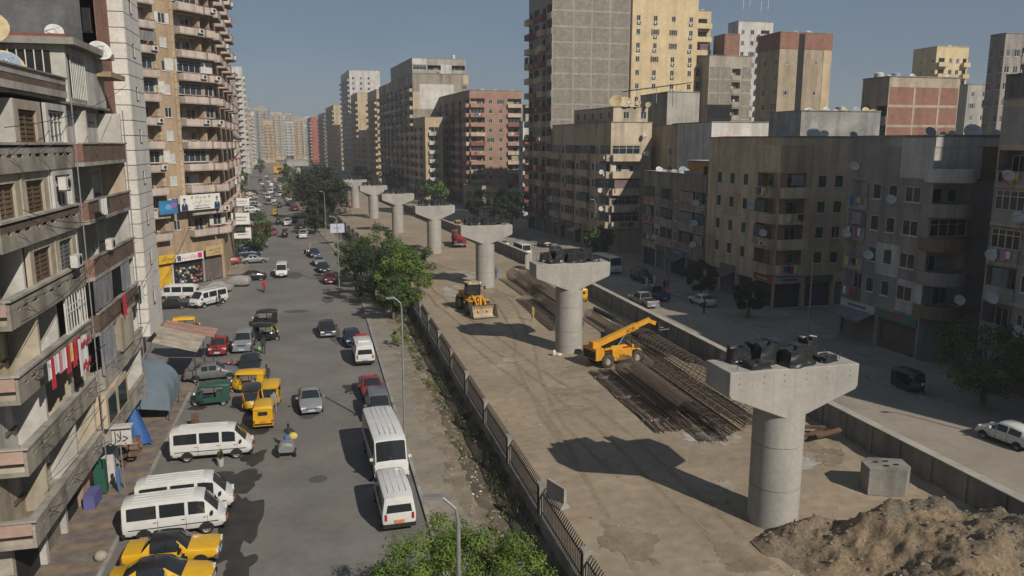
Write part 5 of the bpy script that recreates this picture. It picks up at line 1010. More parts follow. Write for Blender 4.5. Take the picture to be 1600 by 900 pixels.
for k, (x, y, z) in enumerate(((75, 103, 22.5), (57, 83, 18.8), (85, 108, 27.9), (88, 108, 27.9), ((94.32, 50.71)[0], 186, 49.6), ((176.48, 50.97)[0], 196, 44.6), ((99.46, 41.53)[0], 154, 40.6), ((102.82, 41.64)[0], 154, 40.6), (50, 290, 48.4), (52, 252, 34.3))):
    tank('%s water tank on the roof of the %s' % (('blue', 'white')[k % 3 > 0], ['grey cement block', 'tan corner block', 'brick-panel block, left one', 'brick-panel block, right one', 'yellow stair wing', 'lone yellow tower', 'brick-banded tower, left one', 'brick-banded tower, right one', 'weathered block with open top storey', 'red brick block'][k]), x, y, z, .7, 1.4, dishm['blue'] if k % 3 == 0 else None)
for k, (x, h) in enumerate((((124.02, 56.82)[0], 8), ((126.11, 56.90)[0], 9.5), ((129.89, 57.04)[0], 7.5), ((132.21, 57.13)[0], 8.5))):
    mb = MB(); mb.cyl((0, 0, 0), (0, 0, h), .08, .05, 6, galv); mb.cyl((.15, 0, h * .6), (.15, 0, h * .95), .12, .12, 6, ac_m); tag(ob('antenna_mast', mb.mesh('antenna_mast'), None, (x, 219, 53.1)), '%s antenna mast from left on the white tower roof' % ORD[k], 'antenna', 'antenna masts')
# orange and red roof hut on the low draped block
t = thing('roof_hut', 'orange and red roof hut with a pale sheet roof on the low draped block', 'hut', (52.8, 99.5, 13.8)); oran = M('hut_orange', (.50, .25, .06), .85, .2, .8); redm = M('hut_red', (.40, .05, .03), .85, .2, .8)
mb = MB(); mb.box(0, 0, 0, 8.5, 7, 2.7, oran); mb.box(1.2, -.03, .1, 2.0, -.005, 2.0, void_m); mb.box(3.6, -.03, .8, 5.4, -.005, 2.2, void_m); mb.box(-.03, 1, .2, -.005, 2, 2.1, void_m); mb.box(-.02, -.04, 2.4, 8.52, -.01, 2.7, redm); ob('wall', mb.mesh('wall'), t)
mb = MB(); mb.box(-.3, -.5, 2.75, 9, 7.3, 2.85, M('pale_blue_sheet', (.38, .45, .52), .6, .2, 1)); ob('roof', mb.mesh('roof'), t)
t = thing('roof_hut', 'red-framed pale hut behind the orange roof hut', 'hut', (60.5, 110, 13.8)); mb = MB(); mb.box(0, 0, 0, 6.6, 6, 6.2, M('hut_pink', (.52, .40, .33), .9, .15, .8)); mb.box(-.05, -.05, 0, .5, -.01, 6.2, redm); mb.box(-.05, -.05, 5.7, 6.65, 0, 6.3, redm); mb.box(-.06, 0, 0, -.01, 6, 6.25, redm); ob('wall', mb.mesh('wall'), t)
t = thing('roof_canopy', 'dark lean-to roof on posts above the cream block', 'canopy', (61, 141, 27.5)); mb = MB(); mb.faces([(-3, 0, 1.2), (9, 0, 2.8), (9, 5, 2.8), (-3, 5, 1.2), (-3, 0, 1.35), (9, 0, 2.95), (9, 5, 2.95), (-3, 5, 1.35)], [(3, 2, 1, 0), (4, 5, 6, 7), (0, 1, 5, 4), (1, 2, 6, 5), (3, 0, 4, 7)], steel_d); ob('roof', mb.mesh('roof'), t); mb = MB(); [mb.cyl((x, .3, -1), (x, .3, 1.5 + .13 * x), .06, .06, 6, galv) for x in (-2, 2, 6)]; ob('post', mb.mesh('post'), t)
seenl = set()
for fl, root, loc, rz, w in LAUN:
    sh = root['label'].split(' with ')[0].split(' between')[0].split(' along')[0].split(' left of')[0].split(' filling')[0].split(' hung')[0].split(' beyond')[0].split(' third')[0].split(' next')[0]; sh = ' '.join(sh.split()[:7]); lb = 'washing on the %s-floor balcony of the %s' % (ORD[fl + 1], sh)
    if lb in seenl or len(seenl) > 24: continue
    seenl.add(lb); hang_laundry(tuple(Vector(root.location) + Vector(loc)), rz, min(w, 2.6), lb, len(seenl))

# ================================================================ vehicles
def lerp(a, b, t): return tuple(p + (q - p) * t for p, q in zip(a, b))
class Body:
    """lofted shell; stations (x, z_low, z_belt, z_top, half width at belt, half width at roof)"""
    def __init__(s, st): s.st = sorted(st)
    def at(s, x):
        st = s.st
        if x <= st[0][0]: return st[0]
        for a, b in zip(st, st[1:]):
            if a[0] <= x <= b[0]: return lerp(a, b, (x - a[0]) / max(1e-6, b[0] - a[0]))
        return st[-1]
    def half(s, q):
        x, zl, zb, zt, w, wt = q; h = zt - zb; s1 = .07 if h > .25 else h * .4
        return [(x, 0, zl), (x, w * .86, zl), (x, w * .965, zl + .10), (x, w, zl + (zb - zl) * .6), (x, w * .985, zb), (x, wt, zt - s1), (x, wt * .84, zt - s1 * .15), (x, 0, zt + .012)]
    def ring(s, q):
        h = s.half(q); return h + [(x, -y, z) for x, y, z in reversed(h[1:-1])]
    def shell(s, mb, fm):
        rs = [s.ring(q) for q in s.st]; n = len(rs[0])
        for a, b in zip(rs, rs[1:]):
            for k in range(n):
                f = [a[k], a[(k + 1) % n], b[(k + 1) % n], b[k]]; c = [sum(p[i] for p in f) / 4 for i in range(3)]; mb.poly(f, fm(c, k if k < 7 else n - 1 - k))
        mb.poly(rs[0], fm((s.st[0][0], 0, .5), 3)); mb.poly(list(reversed(rs[-1])), fm((s.st[-1][0], 0, .5), 3))
    def side(s, mb, xa, xb, sgn, mat, lo=.10, hi=.86, off=.012):
        xs = [xa] + [q[0] for q in s.st if xa + .02 < q[0] < xb - .02] + [xb]; L = []
        for x in xs:
            h = s.half(s.at(x)); a, b = h[4], h[5]; L.append((lerp(a, b, lo), lerp(a, b, hi)))
        for (a, b), (c, d) in zip(L, L[1:]): mb.poly([(p[0], sgn * (p[1] + off), p[2] + off * .3) for p in (a, c, d, b)], mat)
    def screen(s, mb, xa, xb, mat, t0=.06, t1=.94, off=.014):
        A, B = s.half(s.at(xa)), s.half(s.at(xb)); L = []
        for t in (t0, .5, t1):
            h = [lerp(A[k], B[k], t) for k in (5, 6, 7)]; h[0] = (h[0][0], h[0][1] * .93, h[0][2])
            L.append([(x, y, z) for x, y, z in h] + [(x, -y, z) for x, y, z in (h[1], h[0])])
        sx = off * (1 if xb > xa else -1)
        for r0, r1 in zip(L, L[1:]):
            for k in range(4): mb.poly([(p[0] + sx, p[1], p[2] + off) for p in (r0[k], r0[k + 1], r1[k + 1], r1[k])], mat)
    def back(s, mb, z0, z1, mat, off=.015, ws=.86):
        q = s.st[0]; q2 = s.st[1]; f = lambda z: (q[4] + (q[5] - q[4]) * max(0, (z - q[2]) / max(.01, q[3] - q[2]))) * ws
        mb.poly([(q[0] - off, -f(z0), z0), (q[0] - off, f(z0), z0), (q[0] - off, f(z1), z1), (q[0] - off, -f(z1), z1)], mat)
SED = [(-2.12, .42, .70, .78, .66, .58), (-2.05, .30, .84, .93, .78, .68), (-1.45, .24, .87, .97, .83, .72), (-.82, .22, .88, 1.36, .84, .58), (-.3, .22, .88, 1.42, .84, .60), (.28, .22, .88, 1.40, .84, .59), (.98, .24, .86, .94, .83, .70), (1.75, .26, .76, .82, .80, .66), (2.05, .32, .62, .68, .72, .60), (2.14, .42, .56, .60, .62, .54)]
OLD = [(-2.05, .40, .72, .86, .74, .70), (-2.0, .32, .82, .92, .79, .74), (-1.2, .28, .84, .94, .81, .76), (-.85, .26, .85, 1.36, .81, .62), (-.3, .26, .85, 1.41, .81, .63), (.3, .26, .85, 1.39, .81, .62), (.75, .28, .84, .92, .81, .74), (1.9, .32, .76, .82, .78, .72), (2.0, .42, .70, .76, .74, .68), (2.04, .44, .62, .68, .72, .66)]
HAT = [(-1.75, .40, .74, 1.05, .68, .54), (-1.68, .30, .84, 1.18, .78, .58), (-1.35, .24, .86, 1.36, .80, .60), (-.4, .22, .86, 1.46, .81, .61), (.25, .22, .86, 1.43, .81, .60), (.95, .24, .84, .94, .80, .66), (1.55, .28, .74, .80, .76, .62), (1.78, .40, .58, .64, .64, .54)]
SUV = [(-2.1, .46, .9, 1.4, .72, .58), (-2.03, .36, .96, 1.62, .82, .64), (-1.7, .32, .98, 1.72, .86, .67), (.1, .32, .98, 1.74, .87, .67), (.45, .32, .98, 1.68, .87, .66), (1.1, .34, .98, 1.08, .86, .74), (1.85, .38, .92, 1.0, .83, .70), (2.1, .48, .76, .84, .74, .62)]
VAN = [(-2.36, .44, 1.04, 1.62, .76, .64), (-2.31, .34, 1.06, 1.86, .83, .70), (-1.95, .30, 1.06, 1.94, .845, .72), (-.4, .30, 1.06, 1.97, .85, .73), (1.0, .30, 1.06, 1.95, .85, .72), (1.36, .30, 1.06, 1.88, .845, .71), (2.02, .32, 1.0, 1.08, .83, .73), (2.27, .36, .76, .84, .79, .68), (2.36, .46, .60, .66, .72, .62)]
BUS = [(-3.15, .5, 1.3, 2.35, .90, .80), (-3.1, .42, 1.34, 2.50, .98, .88), (-2.7, .40, 1.34, 2.56, 1.0, .90), (0, .40, 1.34, 2.6, 1.01, .91), (2.4, .40, 1.34, 2.55, 1.0, .90), (2.75, .40, 1.30, 2.45, 1.0, .89), (3.08, .42, 1.12, 1.25, .98, .90), (3.16, .5, .86, .96, .93, .84)]
PIK = [(-2.55, .46, .88, .92, .76, .72), (-2.5, .38, .94, .98, .82, .78), (-.75, .34, .94, 1.0, .84, .80), (-.62, .34, .95, 1.66, .84, .64), (.1, .34, .95, 1.70, .84, .65), (.55, .34, .95, 1.64, .84, .64), (1.15, .36, .94, 1.04, .83, .72), (2.2, .40, .86, .94, .80, .68), (2.4, .5, .70, .78, .72, .62)]
KIND = {  # stations, side panes, screen, rear, wheel x, wheel radius, track
 'sedan': (SED, [(-.80, -.32), (-.24, .34), (.38, .72)], (.28, .98), (-.82, -1.45), (-1.28, 1.32), .30, .74),
 'old': (OLD, [(-.80, -.22), (-.12, .42)], (.3, .75), (-.85, -1.2), (-1.2, 1.3), .29, .70),
 'hatch': (HAT, [(-1.3, -.5), (-.4, .3), (.36, .66)], (.25, .95), 'b', (-1.15, 1.15), .28, .70),
 'suv': (SUV, [(-1.9, -1.1), (-1.0, -.2), (-.1, .6)], (.45, 1.1), 'b', (-1.3, 1.3), .34, .76),
 'van': (VAN, [(-2.1, -.78), (-.64, .5), (.66, 1.42)], (1.36, 2.02), 'b', (-1.38, 1.45), .31, .76),
 'bus': (BUS, [(-2.95, -2.1), (-2.0, -1.15), (-1.05, -.2), (-.1, .75), (.85, 1.7), (1.85, 2.7)], (2.75, 3.08), 'b', (-1.85, 2.05), .38, .88),
 'pickup': (PIK, [(-.55, -.1), (.0, .7)], (.55, 1.15), (-.62, -.75), (-1.55, 1.5), .35, .76)}
def wheel_mesh(r, w=.19):
    def f():
        mb = MB(); T = Matrix.Rotation(R(90), 4, 'X'); mb.lathe([(r * .62, -w / 2), (r * .94, -w / 2), (r, -w * .3), (r, w * .3), (r * .94, w / 2), (r * .62, w / 2)], 20, tyre_m, T); return mb.mesh('wheel', 40)
    return cached(('wheel', r, w), f)
def rim_mesh(r, w=.19, m=None):
    def f():
        mb = MB(); T = Matrix.Rotation(R(90), 4, 'X'); mb.lathe([(0, -w * .36), (r * .2, -w * .38), (r * .24, -w * .26), (r * .52, -w * .3), (r * .63, -w * .48), (r * .63, w * .48), (r * .52, w * .3), (r * .24, w * .26), (r * .2, w * .38), (0, w * .36)], 16, m or rim_m, T)
        for k in range(5): q = k * 1.257; mb.box(-.035, -w * .34, r * .3, .035, w * .34, r * .46, dark_m, Matrix.Rotation(q, 4, 'Y'))
        return mb.mesh('rim', 35)
    return cached(('rim', r, w, (m or rim_m).name), f)
def add_wheels(t, pts, r, w=.19, m=None):
    for x, y in pts: o = ob('wheel', wheel_mesh(r, w), t, (x, y, r)); ob('rim', rim_mesh(r, w, m), o)
def lamp_mesh(sx, sy, sz, m): return cached(('lamp', sx, sy, sz, m.name), lambda: (lambda mb: (mb.box(-sx, -sy, -sz, sx, sy, sz, m), mb.mesh('lamp'))[1])(MB()))
def car_parts(kind, pm, style):
    st, panes, scr, rear, wx, wr, tr = KIND[kind]; B = Body(st); parts = []
    def fm(c, k):
        if style == 'taxi':
            if c[2] > 1.0: return PB
            if abs(c[0]) < 1.55 and c[2] < .5: return PB
        if style == 'cover': return pm
        if c[2] < .36 and kind != 'bus': return dark_m if k < 2 else pm
        return pm
    mb = MB(); B.shell(mb, fm)
    if style != 'cover':
        for s in (-1, 1):
            for x in wx:                            # dark wheel arches
                yy = B.half(B.at(x))[3][1]; n = 12; pts = [(x + wr * 1.2 * math.cos(math.pi * k / n), s * (yy + .004), wr * .95 + wr * 1.2 * math.sin(math.pi * k / n)) for k in range(n + 1)]; mb.poly(pts, dark_m)
            if kind in ('van', 'bus'): mb.box(st[0][0] + .3, s * (st[3][4] + .001), .66 if kind == 'van' else .9, st[-3][0], s * (st[3][4] + .012), .70 if kind == 'van' else .98, dark_m)
            for x in ([p[1] + .04 for p in panes[:-1]] + [panes[-1][1] + .1] if kind != 'bus' else []):  # door gaps
                q = B.half(B.at(x)); mb.box(x - .008, s * (q[3][1] - .02), q[1][2] + .12, x + .008, s * (q[3][1] + .003), q[4][2] - .02, dark_m)
                mb.box(x - .2, s * (q[3][1] - .02), q[4][2] - .13, x - .06, s * (q[3][1] + .012), q[4][2] - .10, dark_m if style else chrome_m)
        x0, x1 = st[0][0], st[-1][0]
        if kind in ('bus', 'van'):                  # roof ribs
            for y in (-.45, -.15, .15, .45): mb.box(x0 + .5, y - .015, st[3][3] - .02, .9 if kind == 'van' else 2.2, y + .015, st[3][3] + .016, pm)
    parts.append(('body', mb.mesh('body', 38), None, (0, 0, 0)))
    if style == 'cover': return parts, []
    for s in (-1, 1):
        for a, b in panes: mb = MB(); B.side(mb, a, b, s, glass); parts.append(('window', mb.mesh('window', 30), None, (0, 0, 0)))
    mb = MB(); B.screen(mb, *scr, glass); parts.append(('windscreen', mb.mesh('windscreen', 40), None, (0, 0, 0)))
    mb = MB()
    if rear == 'b':
        q = st[0]; z1 = q[3] - .1
        if kind in ('van', 'bus'): B.back(mb, q[2] + .06, z1, glass)
        else: B.screen(mb, st[2][0], st[0][0], glass, .1, .95)
    else: B.screen(mb, *rear, glass)
    parts.append(('rear_window', mb.mesh('rear_window', 40), None, (0, 0, 0)))
    x0, x1 = st[0][0], st[-1][0]; w = st[-2][4]; zf = st[-2][2]
    if kind == 'bus':
        parts += [('headlight', lamp_mesh(.04, .2, .08, head_m), None, (x1 - .01, s * .68, .78)) for s in (-1, 1)] + [('tail_light', lamp_mesh(.03, .07, .16, tail_m), None, (x0 + .02, s * .82, .95)) for s in (-1, 1)]
    else:
        parts += [('headlight', lamp_mesh(.07, .17, .075, head_m), None, (st[-2][0] - .0, s * (w - .18), zf - .02 if kind != 'van' else .78)) for s in (-1, 1)]
        parts += [('tail_light', lamp_mesh(.04, .13 if kind not in ('van', 'suv', 'hatch') else .06, .07 if kind not in ('van', 'suv') else .16, tail_m), None, (st[0][0] + .01, s * (st[0][4] - .09), .72 if kind not in ('van', 'suv') else .88)) for s in (-1, 1)]
    bmat = dark_m if style in ('taxi', 'dark') or kind in ('van',) else pm
    for nm, x, ww in (('front_bumper', x1 - .06, st[-1][4]), ('rear_bumper', x0 + .05, st[0][4])):
        mb = MB(); z = .42 if kind != 'bus' else .52; mb.box(x - .09, -ww - .05, z - .1, x + .09, ww + .05, z + .1, bmat if kind != 'old' else chrome_m); parts.append((nm, mb.mesh(nm), None, (0, 0, 0)))
    mb = MB(); mb.box(x1 - .02, -.36, zf - .14 if kind not in ('bus',) else .6, x1 + .012, .36, zf - .04 if kind not in ('bus',) else .72, dark_m); parts.append(('grille', mb.mesh('grille'), None, (0, 0, 0)))
    pl = lamp_mesh(.012, .24, .075, plate_m if style != 'hire' else plateo_m)
    parts += [('number_plate', pl, None, (x1 + .035, 0, .46)), ('number_plate', pl, None, (x0 - .05, 0, .48 if kind not in ('van', 'bus') else .66))]
    xm = scr[1] - .28
    for s in (-1, 1): mb = MB(); q = B.half(B.at(xm)); mb.box(xm - .05, s * (q[4][1] + .02), q[4][2] + .05, xm + .06, s * (q[4][1] + .2), q[4][2] + .2, dark_m if style else pm); parts.append(('mirror', mb.mesh('mirror'), None, (0, 0, 0)))
    if style == 'ambul':
        mb = MB(); mb.box(-2.2, -.86, .78, 1.9, .86, .92, tail_m); parts.append(('stripe', mb.mesh('stripe'), None, (0, 0, 0)))
        mb = MB(); mb.box(-1.5, -.5, 1.97, -1.2, .5, 2.1, head_m); mb.box(.9, -.5, 1.95, 1.2, .5, 2.08, tail_m); parts.append(('light_bar', mb.mesh('light_bar'), None, (0, 0, 0)))
    if style == 'rack':
        mb = MB()
        for y in (-.55, .55): mb.bar((-2, y, 2.05), (.9, y, 2.05), .03, .03, galv)
        for x in (-2, -1.3, -.6, .1, .9): mb.bar((x, -.55, 2.06), (x, .55, 2.06), .03, .03, galv)
        for x in (-1.9, .8):
            for y in (-.55, .55): mb.bar((x, y, 1.9), (x, y, 2.05), .03, .03, galv)
        parts.append(('roof_rack', mb.mesh('roof_rack'), None, (0, 0, 0)))
    if kind == 'pickup':
        mb = MB(); mb.box(-2.42, -.72, .62, -.82, .72, .995, dark_m); parts.append(('load_bed', mb.mesh('load_bed'), None, (0, 0, .02)))
    return parts, [(x, s * tr) for x in wx for s in (-1, 1)]
PB = paint('black', (.016, .016, .017), .3)
COLS = {'white': (.56, .56, .54), 'silver': (.19, .20, .21), 'grey': (.12, .125, .13), 'black': (.016, .016, .017), 'red': (.24, .022, .025), 'maroon': (.13, .018, .022), 'yellow': (.58, .33, .012), 'blue': (.03, .06, .20), 'green': (.02, .07, .055), 'navy': (.018, .028, .055), 'teal': (.03, .17, .26), 'beige': (.38, .33, .25), 'cover': (.27, .255, .245), 'orange': (.5, .17, .02)}
VEH = []
def car(kind, col, p, ang, label, style=None, cat=None, z=0.0, scl=None, group=None):
    pm = paint(col, COLS[col], rnd=.0) if style != 'cover' else M('car_cover', COLS['cover'], .9, .25, 2.2, bump=.5)
    nm = {'sedan': 'car', 'old': 'car', 'hatch': 'car', 'suv': 'car', 'van': 'minibus', 'bus': 'bus', 'pickup': 'pickup_truck'}[kind]
    if style == 'taxi': nm = 'taxi'
    if style == 'ambul': nm = 'ambulance'
    if style == 'cover': nm = 'covered_car'
    t = thing(nm, label, cat or nm.replace('_', ' '), (p[0], p[1], z + .004), R(ang), group)
    parts, wl = cached(('car', kind, col, style), lambda: car_parts(kind, pm, style))
    for n, me, par, loc in parts: ob(n, me, t, loc)
    add_wheels(t, wl, KIND[kind][5], .19 if kind != 'bus' else .26)
    if scl: t.scale = scl
    VEH.append(t); return t
# ---- three-wheeled taxis
def tuk_parts(cb, cr, ch, accent):
    P = []; mb = MB()
    mb.box(-1.3, -.64, .34, -.35, .64, .92, cb); mb.box(-.35, -.62, .30, .7, .62, .38, dark_m); mb.box(-.36, -.64, .381, .55, -.60, .72, cb); mb.box(-.36, .60, .381, .55, .64, .72, cb); P.append(('body', mb.mesh('body')))
    mb = MB(); B = Body([(.55, .34, .8, 1.02, .60, .55), (.8, .34, .82, 1.02, .5, .44), (1.05, .42, .8, .94, .34, .28), (1.18, .5, .7, .8, .18, .14)]); B.shell(mb, lambda c, k: cb); P.append(('cowl', mb.mesh('cowl', 40)))
    mb = MB(); B = Body([(-1.36, 1.42, 1.5, 1.56, .58, .5), (-1.3, 1.40, 1.56, 1.70, .66, .56), (-.6, 1.44, 1.6, 1.78, .67, .57), (.4, 1.46, 1.6, 1.74, .64, .54), (.78, 1.5, 1.58, 1.64, .58, .48)]); B.shell(mb, lambda c, k: cr)
    mb.faces([(-1.3, -.64, .92), (-1.3, .64, .92), (-1.34, .6, 1.5), (-1.34, -.6, 1.5)], [(0, 1, 2, 3)], cr)
    for s in (-1, 1): mb.faces([(-1.3, s * .645, .92), (-.75, s * .645, .92), (-.85, s * .63, 1.5), (-1.33, s * .6, 1.5)], [(0, 1, 2, 3)], cr)
    P.append(('canopy', mb.mesh('canopy', 40)))
    mb = MB(); mb.poly([(1.0, -.42, .98), (1.0, .42, .98), (.76, .52, 1.52), (.76, -.52, 1.52)], glass); P.append(('windscreen', mb.mesh('windscreen')))
    mb = MB(); mb.poly([(-1.36, -.3, 1.1), (-1.36, .3, 1.1), (-1.375, .3, 1.36), (-1.375, -.3, 1.36)], glass); P.append(('rear_window', mb.mesh('rear_window')))
    mb = MB()
    for s in (-1, 1): mb.bar((.72, s * .56, .98), (.74, s * .56, 1.56), .04, .04, accent); mb.bar((-.2, s * .63, .72), (-.2, s * .62, 1.5), .04, .04, dark_m); mb.bar((1.0, s * .43, .98), (.76, s * .53, 1.52), .035, .035, accent)
    mb.bar((.76, -.53, 1.53), (.76, .53, 1.53), .04, .04, accent); P.append(('frame', mb.mesh('frame')))
    mb = MB(); mb.box(-.95, -.55, .55, -.4, .55, .7, dark_m); mb.box(-1.05, -.55, .7, -.95, .55, 1.2, dark_m); mb.box(.1, -.3, .5, .4, .3, .68, dark_m); P.append(('seat', mb.mesh('seat')))
    mb = MB(); mb.cyl((1.1, 0, .92), (1.2, 0, .9), .09, .11, 12, head_m); P.append(('headlight', mb.mesh('headlight')))
    for s in (-1, 1): mb = MB(); mb.box(-1.33, s * .58 - .05, .58, -1.3, s * .58 + .05, .74, tail_m); P.append(('tail_light', mb.mesh('tail_light')))
    mb = MB(); mb.box(-1.34, -.6, .42, -1.302, .6, .52, dark_m); mb.box(-1.345, -.2, .58, -1.31, .2, .72, plateo_m); P.append(('rear_bumper', mb.mesh('rear_bumper')))
    mb = MB(); mb.cyl((-1.3, -.3, 1.42), (-1.36, -.3, 1.42), .07, .07, 10, ch); 
    mb = MB(); mb.box(1.0, -.09, .40, 1.34, .09, .46, cb); P.append(('mudguard', mb.mesh('mudguard')))
    return P
TK = {'yellow': ('yellow', 'yellow'), 'blackyellow': ('black', 'yellow'), 'black': ('black', 'black'), 'green': ('green', 'green'), 'yellowblack': ('yellow', 'black'), 'blackacc': ('black', 'black')}
def tuk(col, p, ang, label):
    t = thing('auto_rickshaw', label, 'auto rickshaw', (p[0], p[1], .004), R(ang), 'three-wheeled taxis'); b, r = TK[col]
    acc = paint('yellow', COLS['yellow']) if col in ('blackyellow', 'yellow', 'yellowblack', 'blackacc') else dark_m
    for n, me in cached(('tuk', col), lambda: tuk_parts(paint(b, COLS[b]), paint(r, COLS[r]), dark_m, acc if col != 'yellowblack' else paint('orange', COLS['orange']))): ob(n, me, t)
    add_wheels(t, [(-.85, -.56), (-.85, .56), (1.12, 0)], .23, .12); return t
# ---- near left, parked nose out to the street
car('sedan', 'yellow', (-7.2, 33.9), -4, 'yellow and black rounded taxi cut off by the bottom edge', 'taxi')
car('old', 'yellow', (-7.1, 36.3), -2, 'boxy old yellow and black taxi next to the white minibuses', 'taxi')
car('van', 'white', (-7.45, 39.4), 3, 'white minibus nearest the two yellow taxis', 'hire')
car('van', 'white', (-7.3, 41.6), 3, 'white minibus half hidden behind the nearest one', 'hire')
car('van', 'white', (-6.86, 49.13), -1, 'white minibus parked alone beside the potted plant', 'hire')
tuk('green', (-8.17, 59.46), 184, 'dark green auto rickshaw beside the grey-blue canopy')
tuk('yellow', (-5.80, 62.02), 174, 'yellow-roofed auto rickshaw at the back of the tight cluster')
tuk('yellowblack', (-5.19, 57.55), -88, 'black-topped auto rickshaw with orange trim facing the viewer in the cluster')
tuk('yellow', (-3.88, 58.10), -92, 'yellow auto rickshaw facing the viewer on the street side of the cluster')
tuk('yellow', (-4.11, 54.14), 90, 'yellow auto rickshaw seen from behind, foremost of the cluster')
car('sedan', 'grey', (-8.87, 66.27), 4, 'grey saloon parked sideways behind the green rickshaw')
car('sedan', 'black', (-6.11, 68.27), -88, 'black saloon facing the viewer by the rickshaw cluster')
car('hatch', 'red', (-9.30, 74.87), -90, 'red hatchback facing the viewer in the side street mouth')
car('suv', 'silver', (-7.18, 75.77), -92, 'silver people carrier facing the viewer beside the red hatchback')
tuk('black', (-5.88, 85.26), 182, 'all-black auto rickshaw behind the black and yellow one')
tuk('blackacc', (-5.38, 78.60), -12, 'black auto rickshaw with yellow trim stopped at the street edge')
tuk('blackyellow', (-13.26, 83.55), 4, 'yellow-topped auto rickshaw standing alone by the blue bin')
car('van', 'white', (-13.04, 98.10), -130, 'white minibus with roof rack nosing out of the side street', 'rack')
car('van', 'white', (-17.04, 102.31), 172, 'white minibus parked below the yellow shop sign')
car('old', 'black', (-17.03, 97.17), 186, 'black and yellow taxi half hidden by the white tower', 'taxi2')
car('sedan', 'cover', (-13.18, 107.05), 168, 'long car under a pale grey cover by the shop fronts', 'cover')
car('hatch', 'cover', (-10.90, 110.83), 165, 'short car under a crumpled grey cover', 'cover')
car('sedan', 'black', (-9.48, 115.18), 190, 'black saloon parked behind the covered cars')
car('sedan', 'silver', (-10.23, 132.20), 14, 'silver saloon parked under the left-hand tree')
car('hatch', 'red', (-14.06, 130.35), 195, 'small red car in front of the brown tower')
car('sedan', 'navy', (-11.71, 140.11), 12, 'navy saloon parked beyond the silver one under the tree')
car('sedan', 'blue', (-11.79, 146.80), 12, 'blue saloon second beyond the silver one under the tree')
car('hatch', 'maroon', (-11.36, 156.98), 14, 'maroon hatchback parked at the street edge of the left tree')
car('hatch', 'silver', (-11.69, 167.74), 14, 'silver hatchback last in the row beside the left tree')
# ---- moving traffic
car('sedan', 'silver', (-1.09, 57.12), -87, 'silver saloon driving towards the viewer in mid street')
car('van', 'white', (-5.33, 118.10), -90, 'white van driving towards the viewer beyond the covered cars')
car('old', 'black', (0.45, 79.88), -87, 'black old saloon driving towards the viewer past the trees')
car('hatch', 'red', (-9.31, 173.05), -92, 'bright red car driving towards the viewer in the distance')
tuk('blackacc', (-6.65, 167.64), -90, 'small auto rickshaw driving towards the viewer beside the distant red car')
tuk('blackacc', (-9.05, 194.99), -90, 'auto rickshaw in the distant lane next to the white estate car')
car('suv', 'white', (-6.79, 192.89), -90, 'white estate car in the distance between rickshaws')
tuk('blackacc', (-10.80, 246.09), -90, 'lone distant rickshaw in the middle of the street')
tuk('yellow', (-10.74, 219.79), 90, 'yellow rickshaw in the far bunch of traffic')
car('hatch', 'white', (-13.62, 271.02), -94, 'small white car in the far traffic on the left lane')
car('van', 'white', (-16.68, 316.56), -94, 'white minibus in the far traffic')
car('pickup', 'white', (-12.89, 304.02), 90, 'white box truck far up the street')
# ---- parked along the fence side
car('hatch', 'navy', (2.78, 75.04), -85, 'navy car parked behind the ambulance under the tree')
car('van', 'white', (3.41, 69.25), 92, 'white ambulance van with red stripe seen from behind', 'ambul')
car('sedan', 'red', (3.45, 59.08), -88, 'dark red saloon parked facing the viewer behind the bus')
car('suv', 'grey', (3.63, 53.96), -90, 'grey car squeezed between the red saloon and the bus')
car('bus', 'white', (3.32, 45.58), -87, 'white bus with roof ribs parked by the lamp post')
car('van', 'white', (3.22, 38.84), 92, 'white minibus seen from behind, nearest on the right kerb', 'hire')
car('hatch', 'maroon', (1.27, 110.38), -86, 'maroon car parked at the near end of the far kerb row')
car('sedan', 'black', (0.52, 120.87), -84, 'black saloon parked next beyond the maroon car')
car('sedan', 'silver', (-0.10, 127.59), -84, 'silver saloon in the far kerb row')
car('sedan', 'navy', (-0.79, 137.40), -84, 'navy saloon at the far end of the kerb row')
car('pickup', 'white', (-2.95, 166.72), 90, 'white canvas-back truck parked by the blue roadside sign')
car('suv', 'black', (-3.74, 184.80), 92, 'black car parked beyond the canvas-back truck')
car('van', 'green', (-5.19, 200.43), 92, 'dark green van parked in the far kerb row')
car('hatch', 'white', (-4.81, 212.60), 92, 'white hatchback parked in the far kerb row')
car('sedan', 'black', (-5.76, 235.42), 92, 'black saloon parked far up beside the big tree')
RV = random.Random(33); CN = ['white', 'silver', 'grey', 'black', 'maroon', 'beige', 'white', 'navy', 'white', 'silver']
NOUN = [('sedan', 'saloon'), ('hatch', 'hatchback'), ('van', 'minibus'), ('suv', 'estate car')]
seen = set()
def far_row(x, y0, y1, step, ang, where):
    y = y0; k = 0
    while y < y1:
        kd, nn_ = NOUN[RV.randrange(4)]; c = RV.choice(CN); lb = '%s %s %s' % (c, nn_, where)
        if lb not in seen:
            seen.add(lb); car(kd, c, (x + S(y) + RV.uniform(-.3, .3), y), ang + RV.uniform(-3, 3) + math.degrees(bend(y)), lb)
        y += step * RV.uniform(.9, 1.5)
far_row(-8.3, 150, 330, 3.4, 10, 'parked nose out in the far left row')
far_row(3.3, 235, 420, 6.0, 92, 'parked far up the fence-side kerb')
far_row(-3.2, 262, 460, 11, -90, 'driving towards the viewer far up the street')
far_row(.4, 300, 470, 14, 90, 'driving away far up the street')
